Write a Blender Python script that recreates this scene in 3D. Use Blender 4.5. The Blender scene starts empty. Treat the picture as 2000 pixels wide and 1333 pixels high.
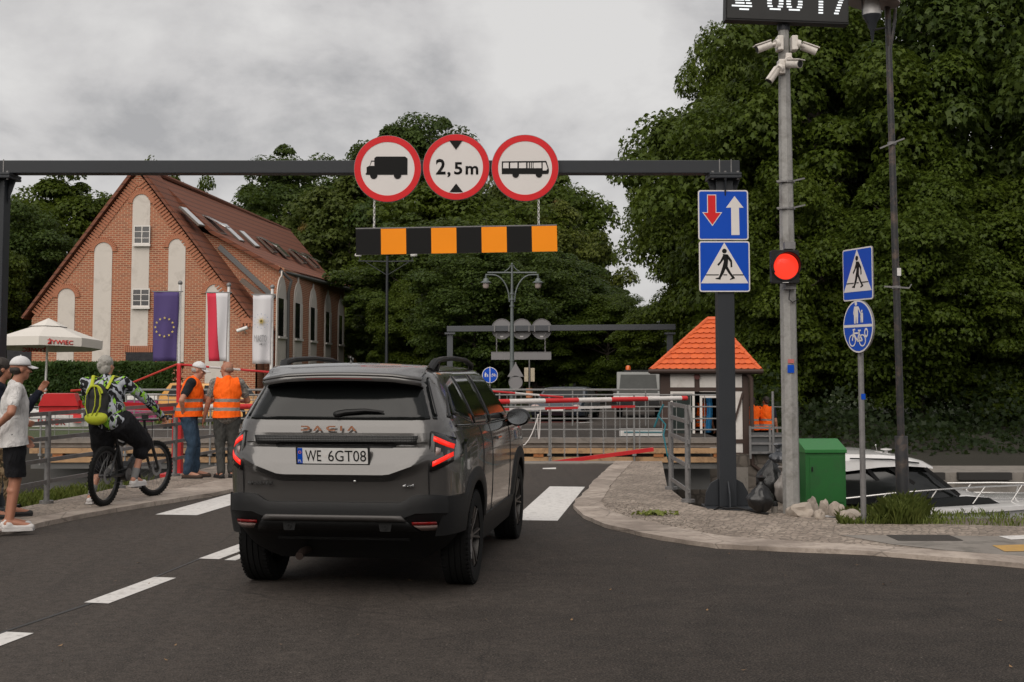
import bpy, bmesh, math, random
import numpy as np
from mathutils import Vector, Matrix, noise as mnoise
R = math.radians
sc = bpy.context.scene
C = sc.collection
random.seed(7)
# ------------------------------------------------------------------ camera
F, PITCH, EYE, PPY = 2500.0, R(4.0), 1.66, 547.0
cd = bpy.data.cameras.new('camera'); cam = bpy.data.objects.new('camera', cd); C.objects.link(cam)
cd.sensor_width = 36.0; cd.lens = 36.0 * F / 2000.0
cd.shift_y = -(666.5 - PPY) / 2000.0
cd.clip_start = 0.1; cd.clip_end = 3000.0
cam.location = (0, 0, EYE); cam.rotation_euler = (math.pi / 2 + PITCH, 0, 0)
sc.camera = cam
cd.dof.use_dof = False
# ------------------------------------------------------------------ world: overcast sky
SUN_EL, SUN_AZ = R(40), R(200)
w = bpy.data.worlds.new('World'); sc.world = w; w.use_nodes = True
nt = w.node_tree; N = nt.nodes; L = nt.links
for n in list(N): N.remove(n)
def wn(t, **k):
    n = N.new(t)
    for a, b in k.items(): setattr(n, a, b)
    return n
out = wn('ShaderNodeOutputWorld'); bg = wn('ShaderNodeBackground')
sky = wn('ShaderNodeTexSky', sky_type='NISHITA', sun_disc=False, sun_elevation=SUN_EL, sun_rotation=SUN_AZ)
skm = wn('ShaderNodeMix', data_type='RGBA', blend_type='MULTIPLY'); skm.inputs[0].default_value = 1
skm.inputs[7].default_value = (.07, .07, .07, 1)
L.new(sky.outputs[0], skm.inputs[6])
tc = wn('ShaderNodeTexCoord'); sep = wn('ShaderNodeSeparateXYZ'); L.new(tc.outputs['Generated'], sep.inputs[0])
ad = wn('ShaderNodeMath', operation='ADD'); ad.inputs[1].default_value = .22; L.new(sep.outputs[2], ad.inputs[0])
mx = wn('ShaderNodeMath', operation='MAXIMUM'); mx.inputs[1].default_value = .05; L.new(ad.outputs[0], mx.inputs[0])
dx = wn('ShaderNodeMath', operation='DIVIDE'); L.new(sep.outputs[0], dx.inputs[0]); L.new(mx.outputs[0], dx.inputs[1])
dy = wn('ShaderNodeMath', operation='DIVIDE'); L.new(sep.outputs[1], dy.inputs[0]); L.new(mx.outputs[0], dy.inputs[1])
cv = wn('ShaderNodeCombineXYZ'); L.new(dx.outputs[0], cv.inputs[0]); L.new(dy.outputs[0], cv.inputs[1])
no = wn('ShaderNodeTexNoise'); no.inputs['Scale'].default_value = 5.6; no.inputs['Detail'].default_value = 7
no.inputs['Roughness'].default_value = .56; no.inputs['Distortion'].default_value = .15
mpw = wn('ShaderNodeMapping'); mpw.inputs['Scale'].default_value = (1, 1, 1.7); mpw.inputs['Location'].default_value = (.3, 0, .4)
L.new(tc.outputs['Generated'], mpw.inputs[0]); L.new(mpw.outputs[0], no.inputs['Vector'])
cr = wn('ShaderNodeValToRGB'); L.new(no.outputs[0], cr.inputs[0])
cr.color_ramp.elements[0].position = .37; cr.color_ramp.elements[0].color = (.46, .455, .46, 1)
cr.color_ramp.elements[1].position = .61; cr.color_ramp.elements[1].color = (.80, .785, .77, 1)
e = cr.color_ramp.elements.new(.48); e.color = (.66, .645, .64, 1)
mxc = wn('ShaderNodeMix', data_type='RGBA'); mxc.inputs[0].default_value = .95
L.new(skm.outputs[2], mxc.inputs[6]); L.new(cr.outputs[0], mxc.inputs[7])
L.new(mxc.outputs[2], bg.inputs[0]); bg.inputs[1].default_value = 0.60
L.new(bg.outputs[0], out.inputs[0])
sd = bpy.data.lights.new('sun', 'SUN'); so = bpy.data.objects.new('sun', sd); C.objects.link(so)
sd.energy = 2.0; sd.angle = R(75); sd.color = (1, .925, .84)
so.rotation_euler = (math.pi / 2 - SUN_EL, 0, math.pi - SUN_AZ + R(0))
sc.view_settings.view_transform = 'Standard'; sc.view_settings.look = 'None'
sc.view_settings.exposure = 0.62; sc.view_settings.gamma = 1.0

# ------------------------------------------------------------------ helpers
def ray(px, py):
    u = (px - 1000) / F; v = (PPY - py) / F; c, s = math.cos(PITCH), math.sin(PITCH)
    return Vector((u, c - v * s, s + v * c))
def at(px, py, Y):
    d = ray(px, py); return Vector((0, 0, EYE)) + d * (Y / d.y)
def gr(px, py, z=0.0):
    d = ray(px, py); return Vector((0, 0, EYE)) + d * ((z - EYE) / d.z)
def lin(c):
    c = c / 255.0
    return c / 12.92 if c <= .04045 else ((c + .055) / 1.055) ** 2.4
def rgb(r, g=None, b=None):
    if g is None: r, g, b = int(r[1:3], 16), int(r[3:5], 16), int(r[5:7], 16)
    return (lin(r), lin(g), lin(b), 1)

class NT:
    def __init__(s, name):
        s.m = bpy.data.materials.new(name); s.m.use_nodes = True
        s.t = s.m.node_tree; s.n = s.t.nodes; s.l = s.t.links
        s.b = s.n['Principled BSDF']; s.o = s.n['Material Output']
    def add(s, t, ins=None, **k):
        n = s.n.new(t)
        for a, b in k.items(): setattr(n, a, b)
        for a, b in (ins or {}).items():
            i = n.inputs[a]
            if hasattr(b, 'is_output') or isinstance(b, bpy.types.NodeSocket): s.l.new(b, i)
            else: i.default_value = b
        return n
    def math(s, op, a, b=0.0, c=None):
        d = {0: a, 1: b}
        if c is not None: d[2] = c
        return s.add('ShaderNodeMath', d, operation=op).outputs[0]
    def mix(s, f, a, b, blend='MIX'):
        return s.add('ShaderNodeMix', {0: f, 6: a, 7: b}, data_type='RGBA', blend_type=blend).outputs[2]
    def ramp(s, f, stops):
        r = s.add('ShaderNodeValToRGB', {0: f}); e = r.color_ramp.elements
        e[0].position, e[0].color = stops[0]; e[1].position, e[1].color = stops[-1]
        for p, c in stops[1:-1]:
            x = e.new(p); x.color = c
        return r.outputs[0]
    def coords(s, kind='Object'):
        return s.add('ShaderNodeTexCoord').outputs[kind]
    def noise(s, scale, detail=4, rough=.55, vec=None, dist=0, out=0):
        return s.add('ShaderNodeTexNoise', {'Vector': vec if vec is not None else s.coords(), 'Scale': scale, 'Detail': detail, 'Roughness': rough, 'Distortion': dist}).outputs[out]
    def bump(s, h, strength=.3, dist=.02):
        n = s.add('ShaderNodeBump', {'Strength': strength, 'Distance': dist, 'Height': h})
        s.l.new(n.outputs[0], s.b.inputs['Normal'])
    def set(s, name, v):
        i = s.b.inputs[name]
        if isinstance(v, bpy.types.NodeSocket): s.l.new(v, i)
        else: i.default_value = v
MATS = {}
def sc4(c, k): return (min(1, c[0] * k), min(1, c[1] * k), min(1, c[2] * k), 1)
def mat(name, col, rough=.5, metal=0.0, var=.18, vs=6.0, bump=0.0, bs=60.0, coat=0.0, dirt=None, spec=None):
    if name in MATS: return MATS[name]
    t = NT(name); co = t.coords()
    n1 = t.noise(vs, 5, .6, co); 
    c = t.mix(n1, sc4(col, 1 - var), sc4(col, 1 + var))
    if dirt:
        n2 = t.noise(dirt[2] if len(dirt) > 2 else 3.0, 6, .7, co, .4)
        c = t.mix(t.ramp(n2, [(.5, (0, 0, 0, 1)), (.68, (dirt[1],) * 3 + (1,))]), c, dirt[0])
    t.set('Base Color', c); t.set('Metallic', metal)
    t.set('Roughness', t.math('MULTIPLY_ADD', n1, .18, max(.02, rough - .09)))
    if coat: t.set('Coat Weight', coat); t.set('Coat Roughness', .04)
    if spec is not None: t.set('Specular IOR Level', spec)
    if bump: t.bump(t.noise(bs, 4, .6, co), bump, .01)
    MATS[name] = t.m; return t.m
def glow(name, col, strength):
    if name in MATS: return MATS[name]
    t = NT(name); t.set('Base Color', sc4(col, .6)); t.set('Emission Color', col)
    n = t.noise(30, 2); t.set('Emission Strength', t.math('MULTIPLY_ADD', n, strength * .3, strength * .85)); t.set('Roughness', .3)
    MATS[name] = t.m; return t.m

class MB:
    def __init__(s): s.v = []; s.f = []; s.mi = []; s.sm = []; s.M = None; s.i = 0
    def add(s, vs, fs, smooth=False):
        o = len(s.v)
        s.v.extend([(s.M @ Vector(p)) if s.M is not None else Vector(p) for p in vs])
        for f in fs: s.f.append([o + q for q in f]); s.mi.append(s.i); s.sm.append(smooth)
        return s
    def bx(s, x0, x1, y0, y1, z0, z1):
        v = [(x, y, z) for z in (z0, z1) for y in (y0, y1) for x in (x0, x1)]
        return s.add(v, [(0, 2, 3, 1), (4, 5, 7, 6), (0, 1, 5, 4), (2, 6, 7, 3), (0, 4, 6, 2), (1, 3, 7, 5)])
    def box(s, c, d, rot=None):
        M0 = s.M; T = Matrix.Translation(c)
        if rot is not None: T = T @ (Matrix.Rotation(rot, 4, 'Z') if isinstance(rot, (int, float)) else rot.to_4x4())
        s.M = T if M0 is None else M0 @ T
        s.bx(-d[0] / 2, d[0] / 2, -d[1] / 2, d[1] / 2, -d[2] / 2, d[2] / 2); s.M = M0; return s
    def tube(s, pts, r, n=8, cap=True, closed=False, flat=1.0, smooth=True):
        P = [Vector(p) for p in pts]; m = len(P)
        rr = r if isinstance(r, (list, tuple)) else [r] * m
        T = []
        for i in range(m):
            a = P[(i - 1) % m] if (closed or i) else P[i]; b = P[(i + 1) % m] if (closed or i < m - 1) else P[i]
            T.append((b - a).normalized())
        up = Vector((0, 0, 1)) if abs(T[0].z) < .9 else Vector((1, 0, 0))
        nn = (up - T[0] * up.dot(T[0])).normalized(); V = []; Fc = []
        for i in range(m):
            if i:
                nn = nn - T[i] * nn.dot(T[i])
                nn = nn.normalized() if nn.length > 1e-6 else T[i].orthogonal().normalized()
            bb = T[i].cross(nn)
            for k in range(n):
                a = 2 * math.pi * k / n
                V.append(P[i] + (nn * math.cos(a) * flat + bb * math.sin(a)) * rr[i])
        for i in range(m if closed else m - 1):
            j = (i + 1) % m
            for k in range(n): Fc.append((i * n + k, i * n + (k + 1) % n, j * n + (k + 1) % n, j * n + k))
        s.add(V, Fc, smooth)
        if cap and not closed: s.add(V[:n], [tuple(range(n))[::-1]]); s.add(V[-n:], [tuple(range(n))])
        return s
    def cyl(s, a, b, r0, r1=None, n=16, cap=True): return s.tube([a, b], [r0, r0 if r1 is None else r1], n, cap)
    def bar(s, a, b, wx, wz, roll=None):
        a, b = Vector(a), Vector(b); d = b - a; y = d.normalized()
        up = Vector((0, 0, 1)) if abs(y.z) < .95 else Vector((0, 1, 0))
        x = y.cross(up).normalized(); z = x.cross(y)
        M = Matrix((x, y, z)).transposed()
        return s.box((a + b) / 2, (wx, d.length, wz), M)
    def lathe(s, prof, n=24, M=None, smooth=True, cap=True):
        V = []; Fc = []; m = len(prof)
        for r, z in prof:
            for k in range(n):
                a = 2 * math.pi * k / n; V.append((r * math.cos(a), r * math.sin(a), z))
        for i in range(m - 1):
            for k in range(n): Fc.append((i * n + k, i * n + (k + 1) % n, (i + 1) * n + (k + 1) % n, (i + 1) * n + k))
        if cap and prof[0][0] > 1e-5: Fc.append(tuple(range(n))[::-1])
        if cap and prof[-1][0] > 1e-5: Fc.append(tuple(range((m - 1) * n, m * n)))
        M0 = s.M
        if M is not None: s.M = M if M0 is None else M0 @ M
        s.add(V, Fc, smooth); s.M = M0; return s
    def ring(s, ri, ro, t0, t1, n=48, M=None):     # annulus in the local xy plane
        M0 = s.M
        if M is not None: s.M = M if M0 is None else M0 @ M
        V = []
        for r, t in ((ri, t0), (ro, t0), (ro, t1), (ri, t1)):
            for k in range(n):
                a = 2 * math.pi * k / n; V.append((r * math.cos(a), r * math.sin(a), t))
        Fc = []
        for i in range(4):
            j = (i + 1) % 4
            for k in range(n): Fc.append((i * n + k, i * n + (k + 1) % n, j * n + (k + 1) % n, j * n + k))
        s.add(V, Fc); s.M = M0; return s
    def prism(s, poly, t0, t1, M=None):
        M0 = s.M
        if M is not None: s.M = M if M0 is None else M0 @ M
        n = len(poly); ar = sum(poly[i][0] * poly[(i + 1) % n][1] - poly[(i + 1) % n][0] * poly[i][1] for i in range(n))
        if ar < 0: poly = poly[::-1]
        V = [(p[0], p[1], t0) for p in poly] + [(p[0], p[1], t1) for p in poly]
        Fc = [tuple(range(n))[::-1], tuple(range(n, 2 * n))] + [(i, (i + 1) % n, n + (i + 1) % n, n + i) for i in range(n)]
        s.add(V, Fc); s.M = M0; return s
    def ell(s, c, r, nu=16, nv=10, rot=None):
        if isinstance(r, (int, float)): r = (r, r, r)
        V = []; Fc = []; c = Vector(c)
        for j in range(1, nv):
            b = math.pi * j / nv
            for i in range(nu):
                a = 2 * math.pi * i / nu
                V.append(Vector((r[0] * math.cos(a) * math.sin(b), r[1] * math.sin(a) * math.sin(b), r[2] * math.cos(b))))
        V.append(Vector((0, 0, r[2]))); V.append(Vector((0, 0, -r[2])))
        for j in range(nv - 2):
            for i in range(nu): Fc.append((j * nu + i, (j + 1) * nu + i, (j + 1) * nu + (i + 1) % nu, j * nu + (i + 1) % nu))
        t = len(V) - 2
        for i in range(nu):
            Fc.append((t, i, (i + 1) % nu)); Fc.append((t + 1, (nv - 2) * nu + (i + 1) % nu, (nv - 2) * nu + i))
        if rot is not None: V = [rot @ p for p in V]
        return s.add([c + p for p in V], Fc, True)
    def caps(s, a, b, r0, r1=None, n=12):          # a rounded limb
        a, b = Vector(a), Vector(b); r1 = r0 if r1 is None else r1; d = b - a
        u = d.normalized() if d.length > 1e-6 else Vector((0, 0, 1)); P = []; Q = []
        for k in range(4):
            t = math.pi / 2 * (1 - k / 4.0) ; P.append(a - u * r0 * math.sin(t)); Q.append(max(.0005, r0 * math.cos(t)))
        P.append(a); Q.append(r0)
        if d.length > 1e-6: P.append(b); Q.append(r1)
        for k in range(1, 5):
            t = math.pi / 2 * k / 4.0; P.append(b + u * r1 * math.sin(t)); Q.append(max(.0005, r1 * math.cos(t)))
        return s.tube(P, Q, n, True)
    def grid(s, rows, smooth=True, closed=False):
        n = len(rows[0]); V = [p for r in rows for p in r]; Fc = []
        for i in range(len(rows) - 1):
            for k in range(n if closed else n - 1):
                q = (k + 1) % n; Fc.append((i * n + k, i * n + q, (i + 1) * n + q, (i + 1) * n + k))
        return s.add(V, Fc, smooth)
    def mesh(s, name, mats, sharp=40):
        me = bpy.data.meshes.new(name)
        me.from_pydata([tuple(p) for p in s.v], [], s.f)
        if not isinstance(mats, (list, tuple)): mats = [mats]
        for m in mats: me.materials.append(m)
        me.polygons.foreach_set('material_index', s.mi); me.polygons.foreach_set('use_smooth', s.sm)
        me.update()
        if any(s.sm): me.set_sharp_from_angle(angle=R(sharp))
        return me
    def build(s, name, mats, parent=None, bevel=0, sharp=40, loc=None, rz=None):
        o = bpy.data.objects.new(name, s.mesh(name, mats, sharp)); C.objects.link(o)
        if parent is not None: o.parent = parent
        if loc is not None: o.location = loc
        if rz is not None: o.rotation_euler = (0, 0, rz)
        if bevel:
            b = o.modifiers.new('bevel', 'BEVEL'); b.width = bevel; b.segments = 2; b.limit_method = 'ANGLE'; b.angle_limit = R(35)
        return o
def tag(o, label=None, cat=None, group=None, kind=None):
    if label: o['label'] = label
    if cat: o['category'] = cat
    if group: o['group'] = group
    if kind: o['kind'] = kind
    return o
def thing(name, label, cat, loc=(0, 0, 0), rz=0.0, group=None):
    o = bpy.data.objects.new(name, None); C.objects.link(o); o.empty_display_size = .2
    o.location = loc; o.rotation_euler = (0, 0, rz)
    return tag(o, label, cat, group)
def dup(o, parent=None, loc=None, rz=None, label=None):
    c = o.copy(); C.objects.link(c)
    if parent is not None: c.parent = parent
    for ch in o.children: dup(ch, c)
    if loc is not None: c.location = loc
    if rz is not None: c.rotation_euler = (0, 0, rz)
    if label: c['label'] = label
    return c
def frame(o, u, v):
    u = Vector(u).normalized(); v = Vector(v); v = (v - u * v.dot(u)).normalized(); wv = u.cross(v)
    M = Matrix((u, v, wv)).transposed().to_4x4(); M.translation = o; return M
FACE = frame((0, 0, 0), (1, 0, 0), (0, 0, 1))      # u right, v up, w toward the camera
def rrect(w_, h_, r, n=5, cx=0, cy=0):
    P = []
    for sx, sy, a0 in ((1, 1, 0), (-1, 1, 90), (-1, -1, 180), (1, -1, 270)):
        for k in range(n + 1):
            a = R(a0 + 90 * k / n); P.append((cx + sx * (w_ / 2 - r) + r * math.cos(a), cy + sy * (h_ / 2 - r) + r * math.sin(a)))
    return P
def circ(r, n=40, cx=0, cy=0): return [(cx + r * math.cos(2 * math.pi * k / n), cy + r * math.sin(2 * math.pi * k / n)) for k in range(n)]
def text(name, body, m, parent, M, width=None, height=None, ext=.002, mirror=False, shear=0.0, bold=0.0, sx=1.0):
    cu = bpy.data.curves.new(name, 'FONT'); cu.body = body; cu.align_x = 'CENTER'; cu.align_y = 'CENTER'
    cu.extrude = 0; cu.shear = shear; cu.resolution_u = 3; cu.offset = bold
    o = bpy.data.objects.new(name, cu); C.objects.link(o)
    me = bpy.data.meshes.new_from_object(o.evaluated_get(bpy.context.evaluated_depsgraph_get()))
    bpy.data.objects.remove(o); bpy.data.curves.remove(cu)
    xs = [v.co.x for v in me.vertices]; ys = [v.co.y for v in me.vertices]
    cx, cy = (min(xs) + max(xs)) / 2, (min(ys) + max(ys)) / 2; W, Hh = max(xs) - min(xs), max(ys) - min(ys)
    kx = (width / W) if width else None; ky = (height / Hh) if height else None
    if kx is None: kx = ky * sx
    if ky is None: ky = kx
    if mirror: kx = -kx
    bm = bmesh.new(); bm.from_mesh(me)
    for v in bm.verts: v.co = Vector(((v.co.x - cx) * kx, (v.co.y - cy) * ky, 0))
    bmesh.ops.dissolve_limit(bm, angle_limit=R(1), verts=bm.verts, edges=bm.edges)
    if ext:
        g = bmesh.ops.extrude_face_region(bm, geom=list(bm.faces))
        for v in g['geom']:
            if isinstance(v, bmesh.types.BMVert): v.co.z += ext
    bmesh.ops.recalc_face_normals(bm, faces=bm.faces)
    bm.transform(M); bm.to_mesh(me); bm.free()
    me.name = name; me.materials.clear(); me.materials.append(m)
    ob = bpy.data.objects.new(name, me); C.objects.link(ob)
    if parent is not None: ob.parent = parent
    return ob
# ------------------------------------------------------------------ materials of the setting
def m_asphalt():
    t = NT('asphalt'); co = t.coords(); x = t.add('ShaderNodeSeparateXYZ', {0: co})
    C01 = lambda f, p, q: t.ramp(f, [(p, (0, 0, 0, 1)), (q, (1, 1, 1, 1))])
    wear = t.math('ADD', t.math('MULTIPLY', x.outputs[0], -.22), t.math('MULTIPLY', t.math('SUBTRACT', x.outputs[1], 9.0), .05))
    wear = C01(t.math('ADD', wear, t.math('MULTIPLY', t.noise(.5, 4, .6, co), .9)), .1, 1.35)
    col = t.mix(wear, (.0150, .0120, .0102, 1), (.056, .047, .041, 1))
    mot = t.noise(2.2, 5, .65, co, .3); col = t.mix(C01(mot, .36, .66), sc4(col, 1) if False else col, t.mix(.42, col, (.085, .070, .060, 1)))
    st = t.noise(.8, 4, .6, t.add('ShaderNodeMapping', {0: co, 'Scale': (2.4, .28, 1), 'Rotation': (0, 0, .13)}).outputs[0], .5); col = t.mix(C01(st, .52, .72), col, t.mix(.5, col, (.016, .014, .013, 1)))
    g = t.noise(13, 4, .75, co); col = t.mix(C01(g, .40, .60), t.mix(.5, col, (.007, .006, .0055, 1)), col)
    g2 = t.noise(70, 3, .7, co); col = t.mix(C01(g2, .46, .60), col, t.mix(.42, col, (.13, .11, .095, 1)))
    g3 = t.noise(34, 2, .6, co); col = t.mix(C01(g3, .70, .76), col, (.20, .175, .15, 1))
    cr_ = t.add('ShaderNodeTexVoronoi', {'Vector': t.mix(.12, co, t.noise(2.5, 3, .6, co, out=1)), 'Scale': .42}, feature='DISTANCE_TO_EDGE').outputs[0]
    col = t.mix(t.ramp(cr_, [(.0, (.4, .4, .4, 1)), (.004, (0, 0, 0, 1))]), col, (.012, .011, .011, 1))
    t.set('Base Color', col); t.set('Roughness', t.math('MULTIPLY_ADD', mot, .2, .72)); t.set('Specular IOR Level', .22)
    t.bump(t.math('ADD', t.noise(95, 2, .7, co), t.math('MULTIPLY', g, .6)), .9, .010); return t.m
def m_setts(name='granite_setts', scale=13.5, c1=(.27, .215, .175, 1), c2=(.50, .42, .35, 1), jt=(.085, .07, .055, 1)):
    t = NT(name); co = t.coords(); wp = t.mix(.05, co, t.noise(2.2, 3, .6, co, out=1))
    mp = t.add('ShaderNodeMapping', {0: wp, 'Scale': (1, 1.25, 1), 'Rotation': (0, 0, .25)}).outputs[0]
    v = t.add('ShaderNodeTexVoronoi', {'Vector': mp, 'Scale': scale, 'Randomness': .55}); e = t.add('ShaderNodeTexVoronoi', {'Vector': mp, 'Scale': scale, 'Randomness': .55}, feature='DISTANCE_TO_EDGE').outputs[0]
    r = t.add('ShaderNodeSeparateColor', {0: v.outputs['Color']}).outputs[0]; g = t.noise(1.3, 6, .65, co); s_ = t.noise(35, 4, .7, co)
    col = t.mix(t.math('MULTIPLY_ADD', r, .6, t.math('MULTIPLY', g, .4)), c1, c2); col = t.mix(t.ramp(g, [(.40, (.55, .55, .55, 1)), (.58, (0, 0, 0, 1))]), col, sc4(c1, .7)); col = t.mix(t.math('MULTIPLY', s_, .3), col, sc4(c1, .5))
    j_ = t.ramp(e, [(.02, (1, 1, 1, 1)), (.10, (0, 0, 0, 1))]); col = t.mix(t.math('MULTIPLY', j_, .75), col, jt)
    t.set('Base Color', col); t.set('Roughness', .85); t.bump(t.math('ADD', t.math('MULTIPLY', t.math('MINIMUM', e, .2), 4.0), t.math('MULTIPLY', s_, .4)), .8, .015); return t.m
def m_kerb():
    t = NT('kerb_stone'); co = t.coords(); n = t.noise(1.1, 6, .7, co, .4); n2 = t.noise(9, 5, .7, co); n3 = t.noise(60, 3, .7, co)
    col = t.mix(t.ramp(n, [(.38, (0, 0, 0, 1)), (.62, (1, 1, 1, 1))]), (.25, .205, .172, 1), (.50, .425, .365, 1)); col = t.mix(t.ramp(n2, [(.5, (0, 0, 0, 1)), (.7, (.7, .7, .7, 1))]), col, (.19, .155, .13, 1)); col = t.mix(t.math('MULTIPLY', n3, .3), col, (.12, .1, .085, 1))
    e = t.add('ShaderNodeTexVoronoi', {'Vector': t.mix(.04, co, t.noise(4, 3, .6, co, out=1)), 'Scale': .95, 'Randomness': .7}, feature='DISTANCE_TO_EDGE').outputs[0]
    col = t.mix(t.ramp(e, [(.0, (.6, .6, .6, 1)), (.009, (0, 0, 0, 1))]), col, (.07, .058, .048, 1)); t.set('Base Color', col); t.set('Roughness', .9); t.bump(t.math('ADD', n2, t.math('MULTIPLY', n3, .5)), .7, .012); return t.m
def m_brick():
    t = NT('red_brick'); co = t.add('ShaderNodeNewGeometry').outputs['Position']
    x = t.add('ShaderNodeSeparateXYZ', {0: co}); u = t.math('ADD', x.outputs[0], x.outputs[1])
    vv = t.add('ShaderNodeCombineXYZ', {0: u, 1: x.outputs[2], 2: 0.0}).outputs[0]
    br = t.add('ShaderNodeTexBrick', {'Vector': vv, 'Color1': (.31, .078, .034, 1), 'Color2': (.15, .040, .024, 1), 'Mortar': (.42, .285, .185, 1), 'Scale': 1.0, 'Mortar Size': .015, 'Mortar Smooth': .15, 'Bias': -.2, 'Brick Width': .25, 'Row Height': .088})
    n = t.noise(1.2, 6, .65, co); n2 = t.noise(14, 3, .6, co)
    col = t.mix(t.math('MULTIPLY', n2, .25), br.outputs[0], (.42, .18, .085, 1)); col = t.mix(t.math('MULTIPLY', n, .25), col, (.21, .10, .065, 1))
    t.set('Base Color', col); t.set('Roughness', .88); t.bump(t.math('SUBTRACT', 1.0, br.outputs[1]), .5, .01); return t.m
def m_tiles(name, ca, cb, row=.32, colw=.24):
    t = NT(name); co = t.add('ShaderNodeNewGeometry').outputs['Position']; x = t.add('ShaderNodeSeparateXYZ', {0: co})
    zz = t.math('FRACT', t.math('DIVIDE', x.outputs[2], row)); uu = t.math('FRACT', t.math('DIVIDE', x.outputs[1], colw))
    n = t.noise(2.0, 6, .65, co); n2 = t.noise(9, 3, .7, co)
    col = t.mix(t.math('MULTIPLY_ADD', n2, .6, t.math('MULTIPLY', n, .4)), ca, cb)
    ln = t.ramp(zz, [(0.0, (1, 1, 1, 1)), (.30, (0, 0, 0, 1))]); ln2 = t.ramp(uu, [(0, (.5, .5, .5, 1)), (.14, (0, 0, 0, 1))])
    col = t.mix(t.math('MULTIPLY', ln, .95), col, sc4(ca, .18)); col = t.mix(t.math('MULTIPLY', ln2, .9), col, sc4(ca, .4))
    t.set('Base Color', col); t.set('Roughness', .8); t.bump(t.math('ADD', zz, t.math('MULTIPLY', t.math('SINE', t.math('MULTIPLY', uu, 3.14)), .5)), .7, .04); return t.m
def m_leaf(name, dark, light, autumn=None):
    t = NT(name); g = t.add('ShaderNodeNewGeometry'); ri = g.outputs['Random Per Island']; co = t.coords()
    n = t.noise(.45, 4, .6, co)
    oi = t.add('ShaderNodeObjectInfo').outputs['Random']; col = t.mix(t.math('MULTIPLY_ADD', n, .7, t.math('MULTIPLY', ri, .45)), dark, light)
    col = t.mix(t.math('MULTIPLY', oi, .45), col, t.mix(n, sc4(dark, .75), (light[0] * .62, light[1] * .80, light[2] * 1.25, 1)))
    if autumn: col = t.mix(t.ramp(t.noise(.3, 3, .6, co), [(.62, (0, 0, 0, 1)), (.72, (.6, .6, .6, 1))]), col, autumn)
    t.set('Base Color', col); t.set('Roughness', .5); t.set('Specular IOR Level', .16)
    tr = t.add('ShaderNodeBsdfTranslucent', {'Color': t.mix(.5, col, (.16, .22, .03, 1))})
    ms = t.add('ShaderNodeMixShader', {0: .28}); t.l.new(t.b.outputs[0], ms.inputs[1]); t.l.new(tr.outputs[0], ms.inputs[2])
    t.l.new(ms.outputs[0], t.o.inputs[0]); return t.m
def m_ground(name, a, b, c):
    t = NT(name); co = t.coords(); n = t.noise(1.3, 6, .65, co); n2 = t.noise(22, 4, .7, co)
    col = t.mix(n, a, b); col = t.mix(t.math('MULTIPLY', n2, .7), col, c); t.set('Base Color', col); t.set('Roughness', .95)
    t.bump(n2, .8, .04); return t.m
def m_water():
    t = NT('canal_water'); co = t.coords(); mp = t.add('ShaderNodeMapping', {0: co, 'Scale': (1, 2.2, 1)}).outputs[0]
    t.set('Base Color', t.mix(t.noise(.4, 3), (.008, .011, .008, 1), (.014, .018, .012, 1))); t.set('Roughness', .08); t.set('Specular IOR Level', .5)
    t.bump(t.noise(2.6, 4, .6, mp), .25, .05); return t.m
ASPHALT = m_asphalt(); SETTS = m_setts(); BRICK = m_brick(); WATER = m_water()
ROOFT = m_tiles('brown_roof_tiles', (.23, .066, .028, 1), (.105, .038, .021, 1), .30, .30)
LEAF_A = m_leaf('maple_leaves', (.016, .034, .004, 1), (.086, .112, .011, 1))
LEAF_B = m_leaf('dark_leaves', (.012, .027, .006, 1), (.070, .098, .016, 1))
LEAF_C = m_leaf('yellowing_leaves', (.022, .038, .008, 1), (.115, .130, .022, 1), (.14, .065, .018, 1))
LEAF_H = m_leaf('hedge_leaves', (.010, .026, .007, 1), (.055, .095, .020, 1))
BARK = mat('bark', (.055, .043, .034, 1), .9, var=.4, vs=5, bump=.8, bs=18)
GRASSG = m_ground('grass_ground', (.035, .05, .012, 1), (.06, .085, .02, 1), (.03, .035, .014, 1))
SOIL = m_ground('dark_soil', (.016, .013, .009, 1), (.030, .024, .016, 1), (.012, .014, .007, 1))
RUBBLE = m_ground('rubble_soil', (.12, .095, .075, 1), (.24, .20, .165, 1), (.07, .055, .045, 1))
CONC = mat('old_concrete', (.20, .18, .16, 1), .9, var=.3, vs=2.5, bump=.5, bs=25, dirt=((.07, .065, .055, 1), .7))
DARKW = mat('wet_dark_wall', (.028, .025, .021, 1), .8, var=.4, vs=2, bump=.5, bs=20)
KERB = m_kerb()
PAINT = mat('road_paint', (.62, .60, .58, 1), .7, var=.12, vs=9, bump=.2, bs=120, dirt=((.22, .2, .19, 1), .55, 14))
YPAINT = mat('worn_yellow_paint', (.42, .25, .07, 1), .8, var=.25, vs=10, dirt=((.18, .15, .12, 1), .8, 9))
STEEL = mat('galvanised_steel', (.19, .185, .185, 1), .5, metal=.35, var=.3, vs=18, dirt=((.09, .085, .08, 1), .6, 6))
ANTH = mat('anthracite_steel', (.021, .024, .029, 1), .5, spec=.35, var=.15, vs=4)
BLACKP = mat('black_plastic', (.009, .009, .0095, 1), .55, spec=.3, var=.2, vs=30, bump=.1, bs=400)
WHITEP = mat('white_paint', (.62, .61, .60, 1), .45, var=.08, vs=4, dirt=((.34, .31, .27, 1), .5, 5))
REDP = mat('red_paint', (.52, .020, .022, 1), .4, var=.2, vs=5)
TIMBER = mat('old_timber', (.36, .22, .115, 1), .85, var=.35, vs=3, bump=.5, bs=20, dirt=((.12, .07, .04, 1), .7, 4))
RUSTW = mat('orange_timber', (.33, .12, .035, 1), .8, var=.35, vs=3, dirt=((.11, .05, .025, 1), .7, 3))

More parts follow.
